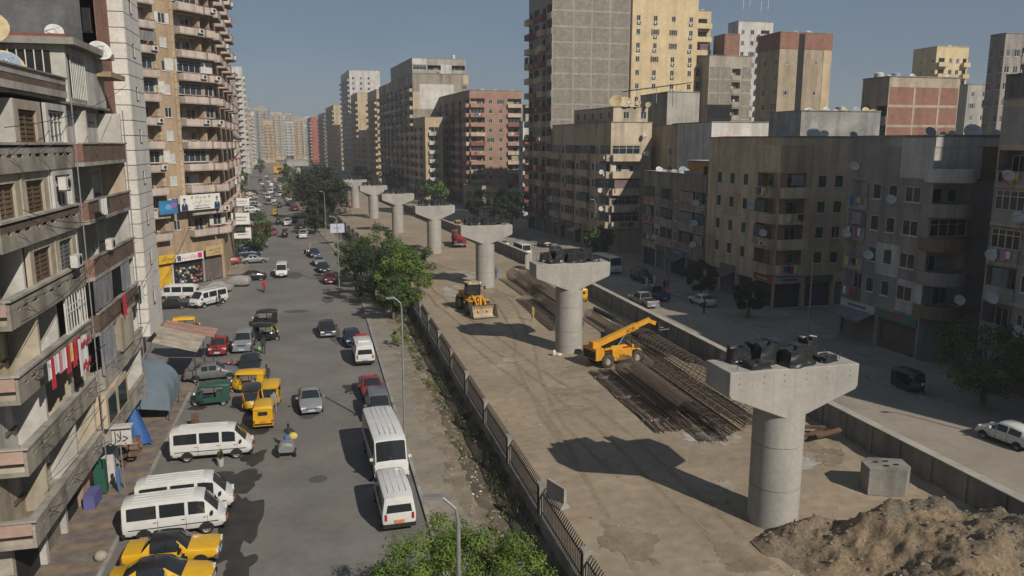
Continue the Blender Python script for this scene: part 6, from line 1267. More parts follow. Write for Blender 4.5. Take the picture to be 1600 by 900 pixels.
# ---- service road
car('bus', 'white', (34.09, 130.38), -86, 'white microbus driving on the service road past the wall', scl=(.8, .85, .85))
car('sedan', 'white', (33.30, 142.02), 92, 'white saloon on the service road ahead of the microbus')
tuk('yellow', (31.25, 177.56), -88, 'pale auto rickshaw far up the service road')
car('bus', 'white', (42.11, 110.57), -84, 'white bus parked in the shade beyond the second pier', scl=(1, 1, 1))
car('suv', 'black', (43.70, 100.94), -84, 'black off-road car parked in the shade by the green shop')
tuk('yellow', (30.79, 90.05), 90, 'yellow rickshaw roof showing over the concrete wall')
car('pickup', 'silver', (37.26, 85.65), 96, 'silver pickup truck on the service road in a patch of sun')
car('pickup', 'blue', (40.39, 89.35), 96, 'blue pickup truck beside the silver one')
car('old', 'white', (44.16, 83.94), 94, 'white old saloon parked in the shade on the service road')
tuk('black', (44.16, 49.66), -84, 'black auto rickshaw parked in deep shade under the right-hand tree')
car('hatch', 'white', (42.60, 39.07), 98, 'pale hatchback parked at the right edge of the view')
car('sedan', 'navy', (35.06, 164.54), 92, 'navy saloon parked far along the shaded side of the service road')
car('sedan', 'black', (41.10, 141.05), 92, 'black saloon parked beside the shaded shops')
car('hatch', 'grey', (40.35, 130.48), -84, 'grey hatchback parked in shade near the white bus')
# ================================================================ machines on the site
jy = M('machine_yellow', (.56, .27, .02), .45, .2, 1.6, spec=.4, coat=.2); jt = M('machine_tyre', (.06, .055, .048), .95, .25, 3); hub = M('machine_hub', (.30, .27, .2), .7, .2, 3)
def big_wheels(t, pts, r, w, hm):
    wm = cached(('bw', r, w), lambda: (lambda mb: (mb.lathe([(r * .5, -w / 2), (r * .85, -w / 2), (r * .97, -w * .38), (r, -w * .3), (r, w * .3), (r * .97, w * .38), (r * .85, w / 2), (r * .5, w / 2)], 24, jt, Matrix.Rotation(R(90), 4, 'X')), [mb.box(-.05, -w / 2 * .98, r * .95, .05, w / 2 * .98, r * 1.03, jt, Matrix.Rotation(k * math.pi / 12, 4, 'Y')) for k in range(24)], mb.mesh('wheel', 40))[2])(MB()))
    hm_ = cached(('bh', r, w, hm.name), lambda: (lambda mb: (mb.lathe([(0, -w * .3), (r * .22, -w * .32), (r * .25, -w * .15), (r * .45, -w * .2), (r * .52, -w * .45), (r * .52, w * .45), (r * .45, w * .2), (r * .25, w * .15), (r * .22, w * .32), (0, w * .3)], 18, hm, Matrix.Rotation(R(90), 4, 'X')), mb.mesh('hub', 40))[1])(MB()))
    for x, y in pts: o = ob('wheel', wm, t, (x, y, r)); ob('hub', hm_, o)
def telehandler(p, ang):
    t = thing('telescopic_handler', 'yellow telescopic handler with raised boom beside the second pier', 'telehandler', (p[0], p[1], .03), R(ang))
    def part(n, f, sm=None, par=t): mb = MB(); f(mb); return ob(n, mb.mesh(n, sm), par)
    part('chassis', lambda mb: (mb.box(-2.5, -.5, .65, 2.2, .5, 1.05, jy), mb.box(-2.75, -1.05, .75, -1.9, 1.05, 1.75, jy), mb.box(-1.1, -1.12, .55, .95, -.55, 1.45, jy), mb.faces([(-1.1, -1.121, 1.451), (.95, -1.121, 1.451), (.6, -.56, 1.75), (-.9, -.56, 1.75)], [(0, 1, 2, 3)], jy), mb.box(-2.76, -.9, .8, -2.73, .9, 1.5, dark_m)))
    part('cab', lambda mb: (mb.box(-.9, .3, 1.0, .75, 1.1, 1.35, jy), [mb.bar((x, y, 1.35), (x * .92, y, 2.55), .08, .08, dark_m) for x in (-.85, .7) for y in (.34, 1.06)], mb.box(-.9, .28, 2.55, .75, 1.12, 2.66, dark_m)))
    part('cab_glass', lambda mb: (mb.box(-.82, .33, 1.36, .66, 1.07, 2.54, glass)))
    a, b = Vector((-2.3, -.15, 1.9)), Vector((3.1, -.15, 3.45)); d = (b - a).normalized()
    bo = part('boom', lambda mb: (mb.bar(a, a + d * 4.6, .42, .5, jy),))
    part('boom_extension', lambda mb: (mb.bar(a + d * 4.6, b + d * .4, .32, .38, jy), mb.bar(b + d * .2, b + Vector((1.15, 0, -.35)), .3, .34, jy)), par=bo)
    part('boom_pivot', lambda mb: (mb.box(-2.7, -.48, 1.75, -1.9, .18, 2.25, jy), ))
    part('lift_ram', lambda mb: mb.cyl((-.2, -.15, 1.2), (1.0, -.15, 2.7), .08, .08, 10, chrome_m))
    part('carriage', lambda mb: (mb.box(b.x + 1.05, -.65, 2.55, b.x + 1.18, .45, 3.3, steel_d), mb.box(b.x + 1.0, -.3, 2.75, b.x + 1.05, .1, 3.25, steel_d)))
    for y in (-.5, .3): part('fork', lambda mb: (mb.bar((b.x + 1.18, y, 2.6), (b.x + 2.35, y, 2.55), .12, .05, galv)))
    ob('lettering', text_mesh('JCB', .42, dark_m, .95), t, tuple(a + d * 3.7 + Vector((0, -.225, -.02))), rot=(0, -math.atan2(d.z, d.x), 0)); ob('lettering', text_mesh('JCB', .24, dark_m, .6), t, (-.1, -1.126, 1.0))
    part('engine_cover', lambda mb: (mb.faces([(1.0, -1.0, .95), (2.2, -1.0, .95), (2.2, -.55, 1.2), (1.0, -.55, 1.3), (1.0, -1.0, .6), (2.2, -1.0, .6)], [(0, 1, 2, 3), (4, 5, 1, 0)], jy), mb.box(.96, -1.1, 1.3, 1.15, -.95, 1.8, jy)))
    part('red_cover', lambda mb: mb.box(.1, -1.0, 1.52, .75, -.6, 1.62, tail_m)); big_wheels(t, [(-1.55, -1.0), (-1.55, 1.0), (1.55, -1.0), (1.55, 1.0)], .62, .42, hub)
telehandler((24.9, 62.8), 14)
def loader(p, ang):
    t = thing('wheel_loader', 'yellow wheel loader with its bucket lowered facing the viewer', 'wheel loader', (p[0], p[1], .03), R(ang))
    def part(n, f, sm=None, par=t): mb = MB(); f(mb); return ob(n, mb.mesh(n, sm), par)
    part('engine_hood', lambda mb: (mb.box(-3.3, -.75, 1.0, -1.1, .75, 2.05, jy), mb.box(-3.5, -.85, .8, -3.0, .85, 1.5, dark_m), mb.box(-1.1, -.5, .7, 1.2, .5, 1.15, jy)))
    part('front_frame', lambda mb: (mb.box(.3, -.55, .8, 1.7, .55, 1.5, jy), mb.box(.9, -.6, 1.5, 1.3, .6, 2.0, jy)))
    c = part('cab', lambda mb: (mb.box(-1.1, -.72, 1.4, .35, .72, 1.8, jy), [mb.bar((x, y, 1.8), (x * .95, y, 3.2), .1, .1, dark_m) for x in (-1.05, .3) for y in (-.68, .68)], mb.box(-1.25, -.82, 3.2, .5, .82, 3.36, sand_w)))
    part('cab_glass', lambda mb: mb.box(-1.0, -.66, 1.82, .26, .66, 3.19, glass), par=c)
    for s in (-1, 1):
        part('fender', lambda mb: (mb.box(.55, s * .7, 1.52, 1.9, s * 1.25, 1.62, jy), mb.box(-2.8, s * .76, 1.55, -1.3, s * 1.25, 1.65, jy)))
        part('lift_arm', lambda mb: (mb.bar((.9, s * .52, 1.9), (2.3, s * .52, 1.35), .18, .4, jy), mb.bar((2.3, s * .52, 1.35), (3.1, s * .52, .5), .18, .36, jy)))
        part('mirror', lambda mb: (mb.bar((.3, s * .72, 2.9), (.45, s * 1.15, 2.9), .04, .04, dark_m), mb.box(.4, s * 1.1, 2.55, .48, s * 1.3, 2.95, dark_m)))
        part('work_lamp', lambda mb: mb.cyl((.5, s * .6, 3.42), (.6, s * .6, 3.42), .09, .1, 10, head_m))
    part('bucket_ram', lambda mb: (mb.cyl((.9, 0, 1.9), (2.2, 0, 1.9), .09, .09, 8, chrome_m), mb.bar((2.2, 0, 2.05), (2.4, 0, 1.0), .2, .3, jy), mb.bar((2.35, 0, 1.2), (3.0, 0, 1.0), .16, .2, jy)))
    bk = M('bucket_steel', (.40, .33, .23), .75, .3, 1.2, streak=.2)
    def bucket(mb):
        pr = [(4.15, .08), (3.25, .05), (3.0, .3), (2.98, .9), (3.25, 1.35), (3.4, 1.42)]
        for (xa, za), (xb, zb) in zip(pr, pr[1:]):
            mb.poly([(xa, -1.4, za), (xa, 1.4, za), (xb, 1.4, zb), (xb, -1.4, zb)], bk); mb.poly([(xa, -1.4, za - .05), (xa, 1.4, za - .05), (xb - .05, 1.4, zb), (xb - .05, -1.4, zb)], bk)
        for s in (-1.4, 1.4): mb.poly([(x, s, z) for x, z in pr], bk); mb.poly([(x, s * 1.025, z) for x, z in pr], bk)
        mb.box(4.1, -1.42, .02, 4.25, 1.42, .1, steel_d)
    part('bucket', bucket); big_wheels(t, [(-2.0, -1.05), (-2.0, 1.05), (1.35, -1.05), (1.35, 1.05)], .78, .56, hub)
loader((17.0, 87.0), -82)
def tanker(p, ang):
    t = thing('tanker_truck', 'red and brown water tanker truck seen from behind on the site', 'tanker truck', (p[0], p[1], .03), R(ang))
    def part(n, f, sm=None): mb = MB(); f(mb); return ob(n, mb.mesh(n, sm), t)
    rp = paint('tankred', (.26, .03, .035)); tb = M('tank_brown', (.33, .25, .13), .6, .25, 1.2, streak=.2)
    part('chassis', lambda mb: (mb.box(-3.7, -.5, .7, 3.4, .5, 1.0, steel_d), mb.box(-3.8, -1.15, .6, -3.6, 1.15, .85, galv), mb.box(-3.7, -1.2, 1.0, 1.7, 1.2, 1.12, rp)))
    part('tank', lambda mb: mb.lathe([(0, -3.5), (.75, -3.5), (.98, -3.3), (1.0, 1.2), (.98, 1.5), (.7, 1.65), (0, 1.65)], 24, tb, Matrix.Translation((0, 0, 2.05)) @ Matrix.Rotation(R(90), 4, 'Y')), 40)
    part('tank_end', lambda mb: mb.lathe([(0, -3.72), (.7, -3.66), (1.0, -3.4), (1.02, -2.6), (1.0, -2.58)], 24, rp, Matrix.Translation((0, 0, 2.05)) @ Matrix.Rotation(R(90), 4, 'Y')), 40)
    part('hose_reel', lambda mb: (mb.cyl((-3.85, .1, 1.35), (-3.65, .1, 1.35), .3, .3, 14, dark_m), mb.box(-3.8, -1.1, 1.0, -3.6, -.4, 1.4, rp), mb.box(-3.8, .5, 1.0, -3.6, 1.1, 1.4, rp)))
    part('cab', lambda mb: Body([(1.85, .7, 1.7, 2.6, 1.1, 1.0), (2.0, .65, 1.7, 2.75, 1.2, 1.08), (3.3, .65, 1.7, 2.75, 1.2, 1.08), (3.6, .65, 1.65, 1.75, 1.2, 1.1), (3.75, .7, 1.2, 1.3, 1.15, 1.05)]).shell(mb, lambda c, k: rp), 40)
    part('windscreen', lambda mb: Body([(1.85, .7, 1.7, 2.6, 1.1, 1.0), (3.3, .65, 1.7, 2.75, 1.2, 1.08), (3.6, .65, 1.65, 1.75, 1.2, 1.1)]).screen(mb, 3.3, 3.6, glass))
    for s in (-1, 1): part('tail_light', lambda mb: mb.box(-3.82, s * .95 - .12, .68, -3.801, s * .95 + .12, .8, tail_m)); part('mudguard', lambda mb: mb.box(-3.3, s * .75, 1.121, -1.0, s * 1.25, 1.15, dark_m))
    big_wheels(t, [(-2.8, -.95), (-2.8, .95), (-1.55, -.95), (-1.55, .95), (2.7, -.95), (2.7, .95)], .52, .34, rim_m)
tanker((25.75, 145.82), 84)

# ================================================================ trees
def leafmat(n, c, c2):
    m = M('leaf_' + n, c, .75, .35, .9, col2=c2, fine=.3, spec=.25); nt = m.node_tree
    if 'tl' not in nt.nodes:
        b = nt.nodes['Principled BSDF']; o = [x for x in nt.nodes if x.type == 'OUTPUT_MATERIAL'][0]; t = nt.nodes.new('ShaderNodeBsdfTranslucent'); t.name = 'tl'; mx = nt.nodes.new('ShaderNodeMixShader'); mx.inputs[0].default_value = .22
        nt.links.new(b.inputs['Base Color'].links[0].from_socket, t.inputs['Color']); nt.links.new(b.outputs[0], mx.inputs[1]); nt.links.new(t.outputs[0], mx.inputs[2]); nt.links.new(mx.outputs[0], o.inputs['Surface'])
    return m
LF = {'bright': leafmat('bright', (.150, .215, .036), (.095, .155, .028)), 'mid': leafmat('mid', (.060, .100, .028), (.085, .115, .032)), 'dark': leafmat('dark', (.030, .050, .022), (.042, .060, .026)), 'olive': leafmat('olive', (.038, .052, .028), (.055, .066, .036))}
bark = M('bark', (.13, .105, .08), .95, .3, 2)
def tree(label, x, y, h, rx, ry, rz_, leaf, nclump, per, ls, seed, cz=None, lean=0.0, name='tree'):
    r = random.Random(seed); t = thing(name, label, 'tree', (x, y, 0)); cz = cz if cz is not None else h - rz_
    mb = MB(); top = Vector((lean, 0, max(.8, cz - rz_ * .35))); mb.cyl((0, 0, -.3), tuple(top), .035 * h + .03, .022 * h, 9, bark)
    cl = []
    for k in range(nclump):
        while True:
            a = Vector((r.uniform(-1, 1), r.uniform(-1, 1), r.uniform(-1, 1)))
            if .15 < a.length < 1: break
        a = a.normalized() * (a.length ** .45); w = 1 + .42 * fbm(a.x * 1.7 + seed, a.y * 1.7, a.z * 1.7)
        cl.append((Vector((a.x * rx * w + lean, a.y * ry * w, cz + a.z * rz_ * w)), r.uniform(.17, .30) * (rx + rz_) / 2))
    for c, _ in cl[:min(16, nclump)]:
        mid = top.lerp(c, .45) + Vector((0, 0, .12 * h * .3)); mb.cyl(tuple(top * .95), tuple(mid), .012 * h, .008 * h, 5, bark, False); mb.cyl(tuple(mid), tuple(c), .008 * h, .003 * h, 5, bark, False)
    ob('trunk', mb.mesh('trunk', 50), t)
    vs = []; fs = []
    for c, cr in cl:
        for k in range(per):
            d = Vector((r.gauss(0, 1), r.gauss(0, 1), r.gauss(0, .8))); d.normalize(); p = c + d * cr * r.uniform(.45, 1.08)
            n = (d + Vector((r.uniform(-.8, .8), r.uniform(-.8, .8), r.uniform(-.2, 1.0)))).normalized(); u = n.orthogonal().normalized(); u.rotate(Matrix.Rotation(r.uniform(0, 6.28), 3, n)); v = n.cross(u); s = ls * r.uniform(.6, 1.3); i = len(vs)
            vs += [p - u * s, p + v * s * .45, p + u * s, p - v * s * .45]; fs.append((i, i + 1, i + 2, i + 3))
    me = bpy.data.meshes.new('crown'); me.from_pydata([tuple(v) for v in vs], [], fs); me.materials.append(LF[leaf]); ob('crown', me, t); return t
tree('bright green tree in the foreground at the bottom of the view', 4.2, 24.3, 5.9, 2.75, 2.3, 1.7, 'bright', 105, 420, .06, 7)
for k, (x, y, h, rx, rz_, lf, lab) in enumerate(((7.6, 84.5, 5.0, 2.0, 1.8, 'mid', 'small roadside tree nearest the fence end'), (9.4, 90.0, 6.4, 2.8, 2.6, 'bright', 'broad yellowish-green tree leaning over the fence'), (6.2, 95.0, 7.0, 2.8, 2.7, 'dark', 'dark green tree on the kerb side of the clump'), (11.0, 98.5, 6.2, 2.8, 2.3, 'mid', 'green tree spreading into the site side of the clump'), (7.4, 104.5, 7.6, 2.9, 2.8, 'mid', 'tallest green tree in the middle of the clump'), (4.8, 111.0, 6.0, 2.4, 2.3, 'mid', 'green tree at the far kerb end of the clump'), (10.2, 110.0, 5.6, 2.7, 2.1, 'bright', 'light green tree at the far site end of the clump'))):
    tree(lab, x, y, h, rx, rx * 1.15, rz_, lf, 60, 120, .15, 30 + k)
tree('weedy bush beside the kerb below the tree clump', 7.0, 72.5, 1.7, .8, 1.4, .7, 'bright', 16, 60, .09, 40, name='bush')
for k, (x, y, h, rx, rz_, lab) in enumerate(((1.0, 186, 16.0, 4.6, 6.0, 'tallest dark feathery tree beside the far street'), (3.9, 180, 12.5, 3.6, 4.6, 'dark feathery tree on the site side of the tallest one'), (-1.8, 205, 13.0, 3.6, 4.8, 'dark feathery tree on the street side of the tallest one'), (2.0, 212, 12.0, 4.0, 4.6, 'dark feathery tree behind the tallest one'), (-.5, 172, 7.0, 2.2, 2.4, 'low dark tree at the foot of the feathery trees'))):
    tree(lab, x, y, h, rx, rx, rz_, 'olive', 70, 70, .26, 50 + k, cz=h * .58)
tree('round green tree on the left pavement beyond the white signs', -10.8, 141, 7.4, 3.3, 4.6, 2.9, 'mid', 60, 110, .17, 60, cz=4.6)
tree('sprawling tree in the shade at the right edge of the view', 46.6, 45.2, 6.2, 3.3, 3.4, 2.2, 'mid', 70, 110, .13, 61)
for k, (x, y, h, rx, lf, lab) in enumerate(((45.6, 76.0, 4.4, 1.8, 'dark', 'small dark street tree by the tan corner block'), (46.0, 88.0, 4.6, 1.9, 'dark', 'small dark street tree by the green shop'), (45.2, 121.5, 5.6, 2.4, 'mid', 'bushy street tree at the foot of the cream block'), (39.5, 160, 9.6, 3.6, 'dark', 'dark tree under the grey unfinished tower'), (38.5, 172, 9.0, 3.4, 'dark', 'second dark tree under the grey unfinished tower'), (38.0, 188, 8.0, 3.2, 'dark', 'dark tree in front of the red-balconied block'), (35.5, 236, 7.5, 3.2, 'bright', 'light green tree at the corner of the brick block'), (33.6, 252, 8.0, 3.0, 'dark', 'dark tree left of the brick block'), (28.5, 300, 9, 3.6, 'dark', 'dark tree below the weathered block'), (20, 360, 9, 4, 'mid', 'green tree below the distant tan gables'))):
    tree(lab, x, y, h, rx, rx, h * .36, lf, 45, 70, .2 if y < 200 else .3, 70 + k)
for k, (x, y, h) in enumerate(((-7, 250, 7), (-9.5, 300, 8), (-6, 330, 7), (-12, 380, 9), (-16, 430, 9), (-30, 470, 10), (-34, 300, 8), (-36, 350, 8))):
    tree('%s small green tree far up the street' % ORD[k] + (' on the median' if k < 6 else ' on the left pavement'), x if k < 6 else -11.5 + S(y), y, h, 2.8, 3.4, h * .35, 'mid', 28, 40, .4, 90 + k)
# ================================================================ lamp posts, poles, signs
def lamp_post(label, x, y, h=9.5, ang=180, arm=.45):
    t = thing('street_lamp', label, 'street lamp', (x, y, 0), R(ang), 'street lamps'); mb = MB()
    mb.cyl((0, 0, 0), (0, 0, h - .6), .085, .06, 10, galv); pts = [(0, 0, h - .6), (.06, 0, h - .25), (.25, 0, h - .06), (arm, 0, h + .12)]; mb.tube(pts, .045, 8, galv); mb.cyl((0, 0, 0), (0, 0, .5), .12, .12, 10, galv); ob('pole', mb.mesh('pole', 50), t)
    mb = MB(); mb.box(arm - .05, -.1, h + .06, arm + .5, .1, h + .16, galv); mb.box(arm + .05, -.08, h + .04, arm + .45, .08, h + .059, head_m); ob('lamp_head', mb.mesh('lamp_head'), t)
for k, (x, y, a) in enumerate(((3.4, 19.9, 170), (4.9, 48.7, 178), (7.1, 110, 178), (2.5, 107, 176), (1.6, 165, 180), (-.2, 192, 180), (.2, 186, 182), (-7, 262, 180))):
    lamp_post(['grey lamp post rising through the foreground tree', 'grey lamp post on the pavement beside the white bus', 'lamp post half hidden in the tree clump', 'bare lamp post at the kerb before the tree clump', 'lamp post beside the blue roadside sign', 'pale double lamp post by the feathery trees, left one', 'pale double lamp post by the feathery trees, right one', 'most distant lamp post on the fence side'][k], x, y, 9.4, a)
lamp_post('lamp post in the shade before the cream block', 46.5, 128, 9.5, 180); lamp_post('lamp post in front of the low draped block', 46.2, 99, 9.0, 182); lamp_post('lamp post at the corner of the dark curved-balcony block', 46.6, 66.5, 8.5, 180); lamp_post('lamp post by the red brick block', 36.5, 226, 9.5, 180); lamp_post('lamp post beyond the right edge of the view', 45.5, 33.5, 9.5, 170)
t = thing('roadside_sign', 'pale blue roadside board on posts beside the far kerb', 'sign', (3.6, 152, 0)); mb = MB(); mb.box(-1.3, -.08, 2.4, 1.3, .08, 4.1, M('board_pale_blue', (.42, .47, .56), .6, .1, 1)); mb.box(-.7, -.09, 3.2, .7, -.081, 3.4, M('board_red', (.4, .2, .2), .6, .1, 1)); ob('board', mb.mesh('board'), t); mb = MB(); [mb.cyl((x, 0, 0), (x, 0, 2.4), .07, .07, 8, galv) for x in (-.6, .6)]; ob('post', mb.mesh('post'), t)
mb = MB(); mb.lathe([(0, 0), (.28, 0), (.36, .9), (.38, .92), (.38, 1.0), (0, 1.02)], 4, M('bin_blue', (.03, .10, .15), .6, .2, 2)); tag(ob('waste_bin', mb.mesh('waste_bin'), None, (*(-12.58, 77.59), 0), R(45), scl=1.25), 'dark blue waste bin beside the lone rickshaw', 'bin')
t = thing('potted_plant', 'small plant in a white pot in front of the lone white minibus', 'plant', (*(-6.25, 47.36), 0)); mb = MB(); mb.lathe([(0, 0), (.16, 0), (.2, .42), (0, .42)], 10, palew); ob('pot', mb.mesh('pot', 40), t); mb = MB()
for k in range(30): a = k * 2.4; mb.poly([(0, 0, .4), (.18 * math.cos(a), .18 * math.sin(a), .6 + .01 * k), (.1 * math.cos(a + .6), .1 * math.sin(a + .6), .75 + .01 * k)], grass_m)
ob('leaves', mb.mesh('leaves'), t)
t = thing('stone_block', 'pale round stone on the kerb by the yellow taxis', 'stone', (-10.35, 37.0, .12)); mb = MB(); mb.ell((0, 0, .2), (.3, .28, .26), grit, 10, 7); ob('stone', mb.mesh('stone', 60), t)
mb = MB(); mb.box(-.25, -.25, .42, .25, .25, .48, wood); [mb.box(x, y, 0, x + .05, y + .05, .42, wood) for x in (-.24, .19) for y in (-.24, .19)]; mb.box(-.25, .2, .48, .25, .25, .95, wood); tag(ob('wooden_chair', mb.mesh('wooden_chair'), None, (*(-8.64, 54.63), .0), R(10)), 'small wooden chair behind the lone white minibus', 'chair')
# cables strung between the left block and the street
for k, (a, b, sag) in enumerate((((-11.3, 35, 6.2), (-11.2, 56, 7.4), .9), ((-11.3, 34.5, 5.2), (-11.2, 50, 5.9), .7), ((-11.3, 36, 9.6), (-11.2, 58, 10.6), .6), ((-11.3, 34, 19.6), (-11.2, 55, 22.6), .5), ((-11.3, 33.5, 12.2), (-11.25, 47, 13.6), .5), ((-11.3, 43, 8.6), (-12.1, 60.5, 9.4), .8), ((-11.3, 35, 16.4), (-11.3, 52, 15.2), .7), ((-12.0, 62, 8.6), (-17.2, 112.5, 8.2), 1.6), ((-12.0, 63, 9.6), (-16.2, 113.5, 9.4), 1.3), ((-12.0, 64, 12.4), (-15.2, 115, 11.6), 1.4), ((-11.4, 54, 5.2), (-13.0, 66, 4.6), .6))):
    mb = MB(); n = 14; pts = [(a[0] + (b[0] - a[0]) * i / n, a[1] + (b[1] - a[1]) * i / n, a[2] + (b[2] - a[2]) * i / n - sag * 4 * (i / n) * (1 - i / n)) for i in range(n + 1)]; mb.tube(pts, .016, 4, dark_m); tag(ob('overhead_cable', mb.mesh('overhead_cable')), '%s black cable sagging along the near left block' % ['second lowest', 'lowest', 'middle', 'topmost', 'fourth lowest', 'short upper', 'crossing', 'lower street-crossing', 'upper street-crossing', 'highest street-crossing', 'awning-side'][k], 'cable', 'cables on the left block')
# ================================================================ people
SK = M('skin', (.30, .18, .12), .7, .1, 3); HR = M('hair', (.014, .012, .011), .7, .1, 3)
def body_mesh(pose, shirt, trous):
    base = cached(('pose', pose), lambda: body_base(pose)).copy(); base.materials.clear()
    for c in (shirt, trous, SK, HR, dark_m): base.materials.append(c)
    return base
def body_base(pose):
    r = {}; E = []
    def v(n, p, rad, par=None, m='s'):
        r[n] = (Vector(p), rad, m)
        if par: E.append((par, n))
    sit = pose == 'ride'; dz = -.12 if sit else 0; lx = .16 if pose == 'walk' else 0
    v('pel', (0, 0, .95 + dz), (.15, .12), None, 't'); v('spi', (.02, 0, 1.15 + dz), (.145, .105), 'pel'); v('che', (.05 if sit else .01, 0, 1.36 + dz), (.165, .11), 'spi'); v('nec', (.07 if sit else .01, 0, 1.49 + dz), (.055, .055), 'che', 'k'); v('hd0', (.09 if sit else .025, 0, 1.56 + dz), (.075, .085), 'nec', 'k'); v('hd1', (.09 if sit else .02, 0, 1.67 + dz), (.078, .095), 'hd0', 'k'); v('hd2', (.085 if sit else .01, 0, 1.73 + dz), (.05, .06), 'hd1', 'h')
    for s, q in ((1, 'l'), (-1, 'r')):
        k = lx * s
        v('sh' + q, (.03, s * .175, 1.42 + dz), (.062, .062), 'che')
        if sit: el, wr = (.22, s * .27, 1.2 + dz), (.46, s * .3, 1.12 + dz)
        else: el, wr = (-k * .6, s * .235, 1.14), (-k + .05, s * .24, .9)
        v('el' + q, el, (.045, .045), 'sh' + q); v('wr' + q, wr, (.03, .03), 'el' + q, 'k'); d = (Vector(wr) - Vector(el)).normalized(); side = Vector((0, -s, 0)); ha = Vector(wr) + d * .08; v('ha' + q, ha, (.034, .022), 'wr' + q, 'k')
        for f in range(4): a = ha + d * (.055 - .008 * abs(f - 1.5)) + Vector((.02 * (f - 1.5), 0, 0)) ; v('f%d%s' % (f, q), a, (.009, .009), 'ha' + q, 'k'); v('g%d%s' % (f, q), a + d * .035 + side * .012, (.008, .008), 'f%d%s' % (f, q), 'k')
        v('th' + q, Vector(wr) + d * .05 + side * .03 + Vector((.03, 0, 0)), (.01, .01), 'wr' + q, 'k')
        if sit: kn, an = (.42, s * .17, .78 + dz), (.3, s * .16, .36 + dz)
        else: kn, an = (k * .6 + .03, s * .1, .5), (k, s * .1, .09)
        v('hp' + q, (0, s * .09, .9 + dz), (.092, .09), 'pel', 't'); v('kn' + q, kn, (.062, .062), 'hp' + q, 't'); v('an' + q, an, (.042, .042), 'kn' + q, 't'); v('to' + q, (an[0] + .17, an[1] + s * .02, an[2] - .05), (.04, .03), 'an' + q, 'f')
    names = list(r); me = bpy.data.meshes.new('sk'); me.from_pydata([tuple(r[n][0]) for n in names], [(names.index(a), names.index(b)) for a, b in E], [])
    o = bpy.data.objects.new('sk', me); COL.objects.link(o); md = o.modifiers.new('skin', 'SKIN'); md.use_smooth_shade = True
    for i, n in enumerate(names): sv_ = me.skin_vertices[0].data[i]; sv_.radius = r[n][1]; sv_.use_root = n == 'pel'
    o.modifiers.new('sub', 'SUBSURF').levels = 1
    bpy.context.view_layer.update(); out = bpy.data.meshes.new_from_object(o.evaluated_get(bpy.context.evaluated_depsgraph_get())); bpy.data.objects.remove(o); out.name = 'body'
    out.materials.clear(); order = list('stkhf')
    for c in order: out.materials.append(dark_m)
    for p in out.polygons:
        best = min(((p.center - (r[a][0] * (1 - t) + r[b][0] * t)).length_squared, r[b if t > .35 else a][2]) for a, b in E for t in (.1, .5, .9)); p.material_index = order.index(best[1]); p.use_smooth = True
    return out
def person(label, x, y, ang, pose='walk', shirt=5, trous=3, z=0.0, scl=1.0, parent=None):
    t = thing('person', label, 'person', (x, y, z), R(ang)) if parent is None else None
    me = cached(('man', pose, shirt, trous), lambda: body_mesh(pose, CL[shirt], CL[trous])); o = ob('body', me, t, (0, 0, 0))
    hm = cached('haircap', lambda: (lambda mb: (mb.ell((0, 0, .012), (.098, .082, .085), HR, 10, 6), mb.mesh('hair', 60))[1])(MB())); dz = -.12 if pose == 'ride' else 0
    ob('hair', hm, t, ((.065 if pose == 'ride' else -.005), 0, 1.69 + dz)); t.scale = (scl,) * 3; return t
person('person in dark clothes carrying a green bag beside the black rickshaw', -5.3, 73.4, 95, 'walk', 5, 2)
mb = MB(); mb.ell((0, 0, .18), (.14, .1, .2), M('bag_green', (.18, .42, .10), .6, .1, 3), 10, 6); tag(ob('carrier_bag', mb.mesh('carrier_bag', 60), None, (-5.65, 73.0, .45)), 'bright green carrier bag held by the walker', 'bag')
person('person in black standing beyond the yellow rickshaw cluster', (-4.43, 63.21)[0], (-4.43, 63.21)[1], -80, 'stand', 5, 2)
person('person in blue trousers beside the foremost yellow rickshaw', -3.55, 56.2, 100, 'stand', 3, 2)
person('person in dark clothes at the door of the roof-rack minibus', *(-11.62, 96.97), 200, 'walk', 5, 5)
person('person in a pale shirt on the pavement by the green shop', *(41.93, 95.30), -60, 'stand', 0, 5)
person('person in dark clothes in front of the green shop', *(43.08, 92.21), -100, 'stand', 5, 3)
person('person in red walking past the green shop', *(44.53, 94.18), 160, 'walk', 1, 5)
person('person in dark clothes by the boot of the white old saloon', *(42.01, 79.31), 120, 'stand', 5, 5)
person('person sitting height figure in white by the shaded doorway', *(44.11, 97.72), -90, 'stand', 0, 3, scl=.8)
person('person standing among parked cars by the far kerb truck', *(-1.56, 143.40), -90, 'stand', 3, 5)
person('person in red by the farthest pier', 10.0, 236, -90, 'stand', 1, 2)
for lb, x, y, a, ps, c1, c2 in (('person in white standing under the yellow shop sign', -17.6, 104.0, -40, 'stand', 0, 3), ('person in grey walking by the covered cars', -13.8, 108.5, 20, 'walk', 3, 5), ('person in blue at the small stall on the left pavement', -11.2, 44.6, 180, 'stand', 2, 3), ('person in yellow walking on the far pavement under the tan corner block', 46.4, 79.0, 80, 'walk', 7, 5), ('site worker in yellow beside the rear rebar pile', 22.2, 80.5, 30, 'stand', 7, 3), ('site worker in blue near the third pier', 24.4, 108.0, -120, 'walk', 2, 5)): person(lb, x, y, a, ps, c1, c2)
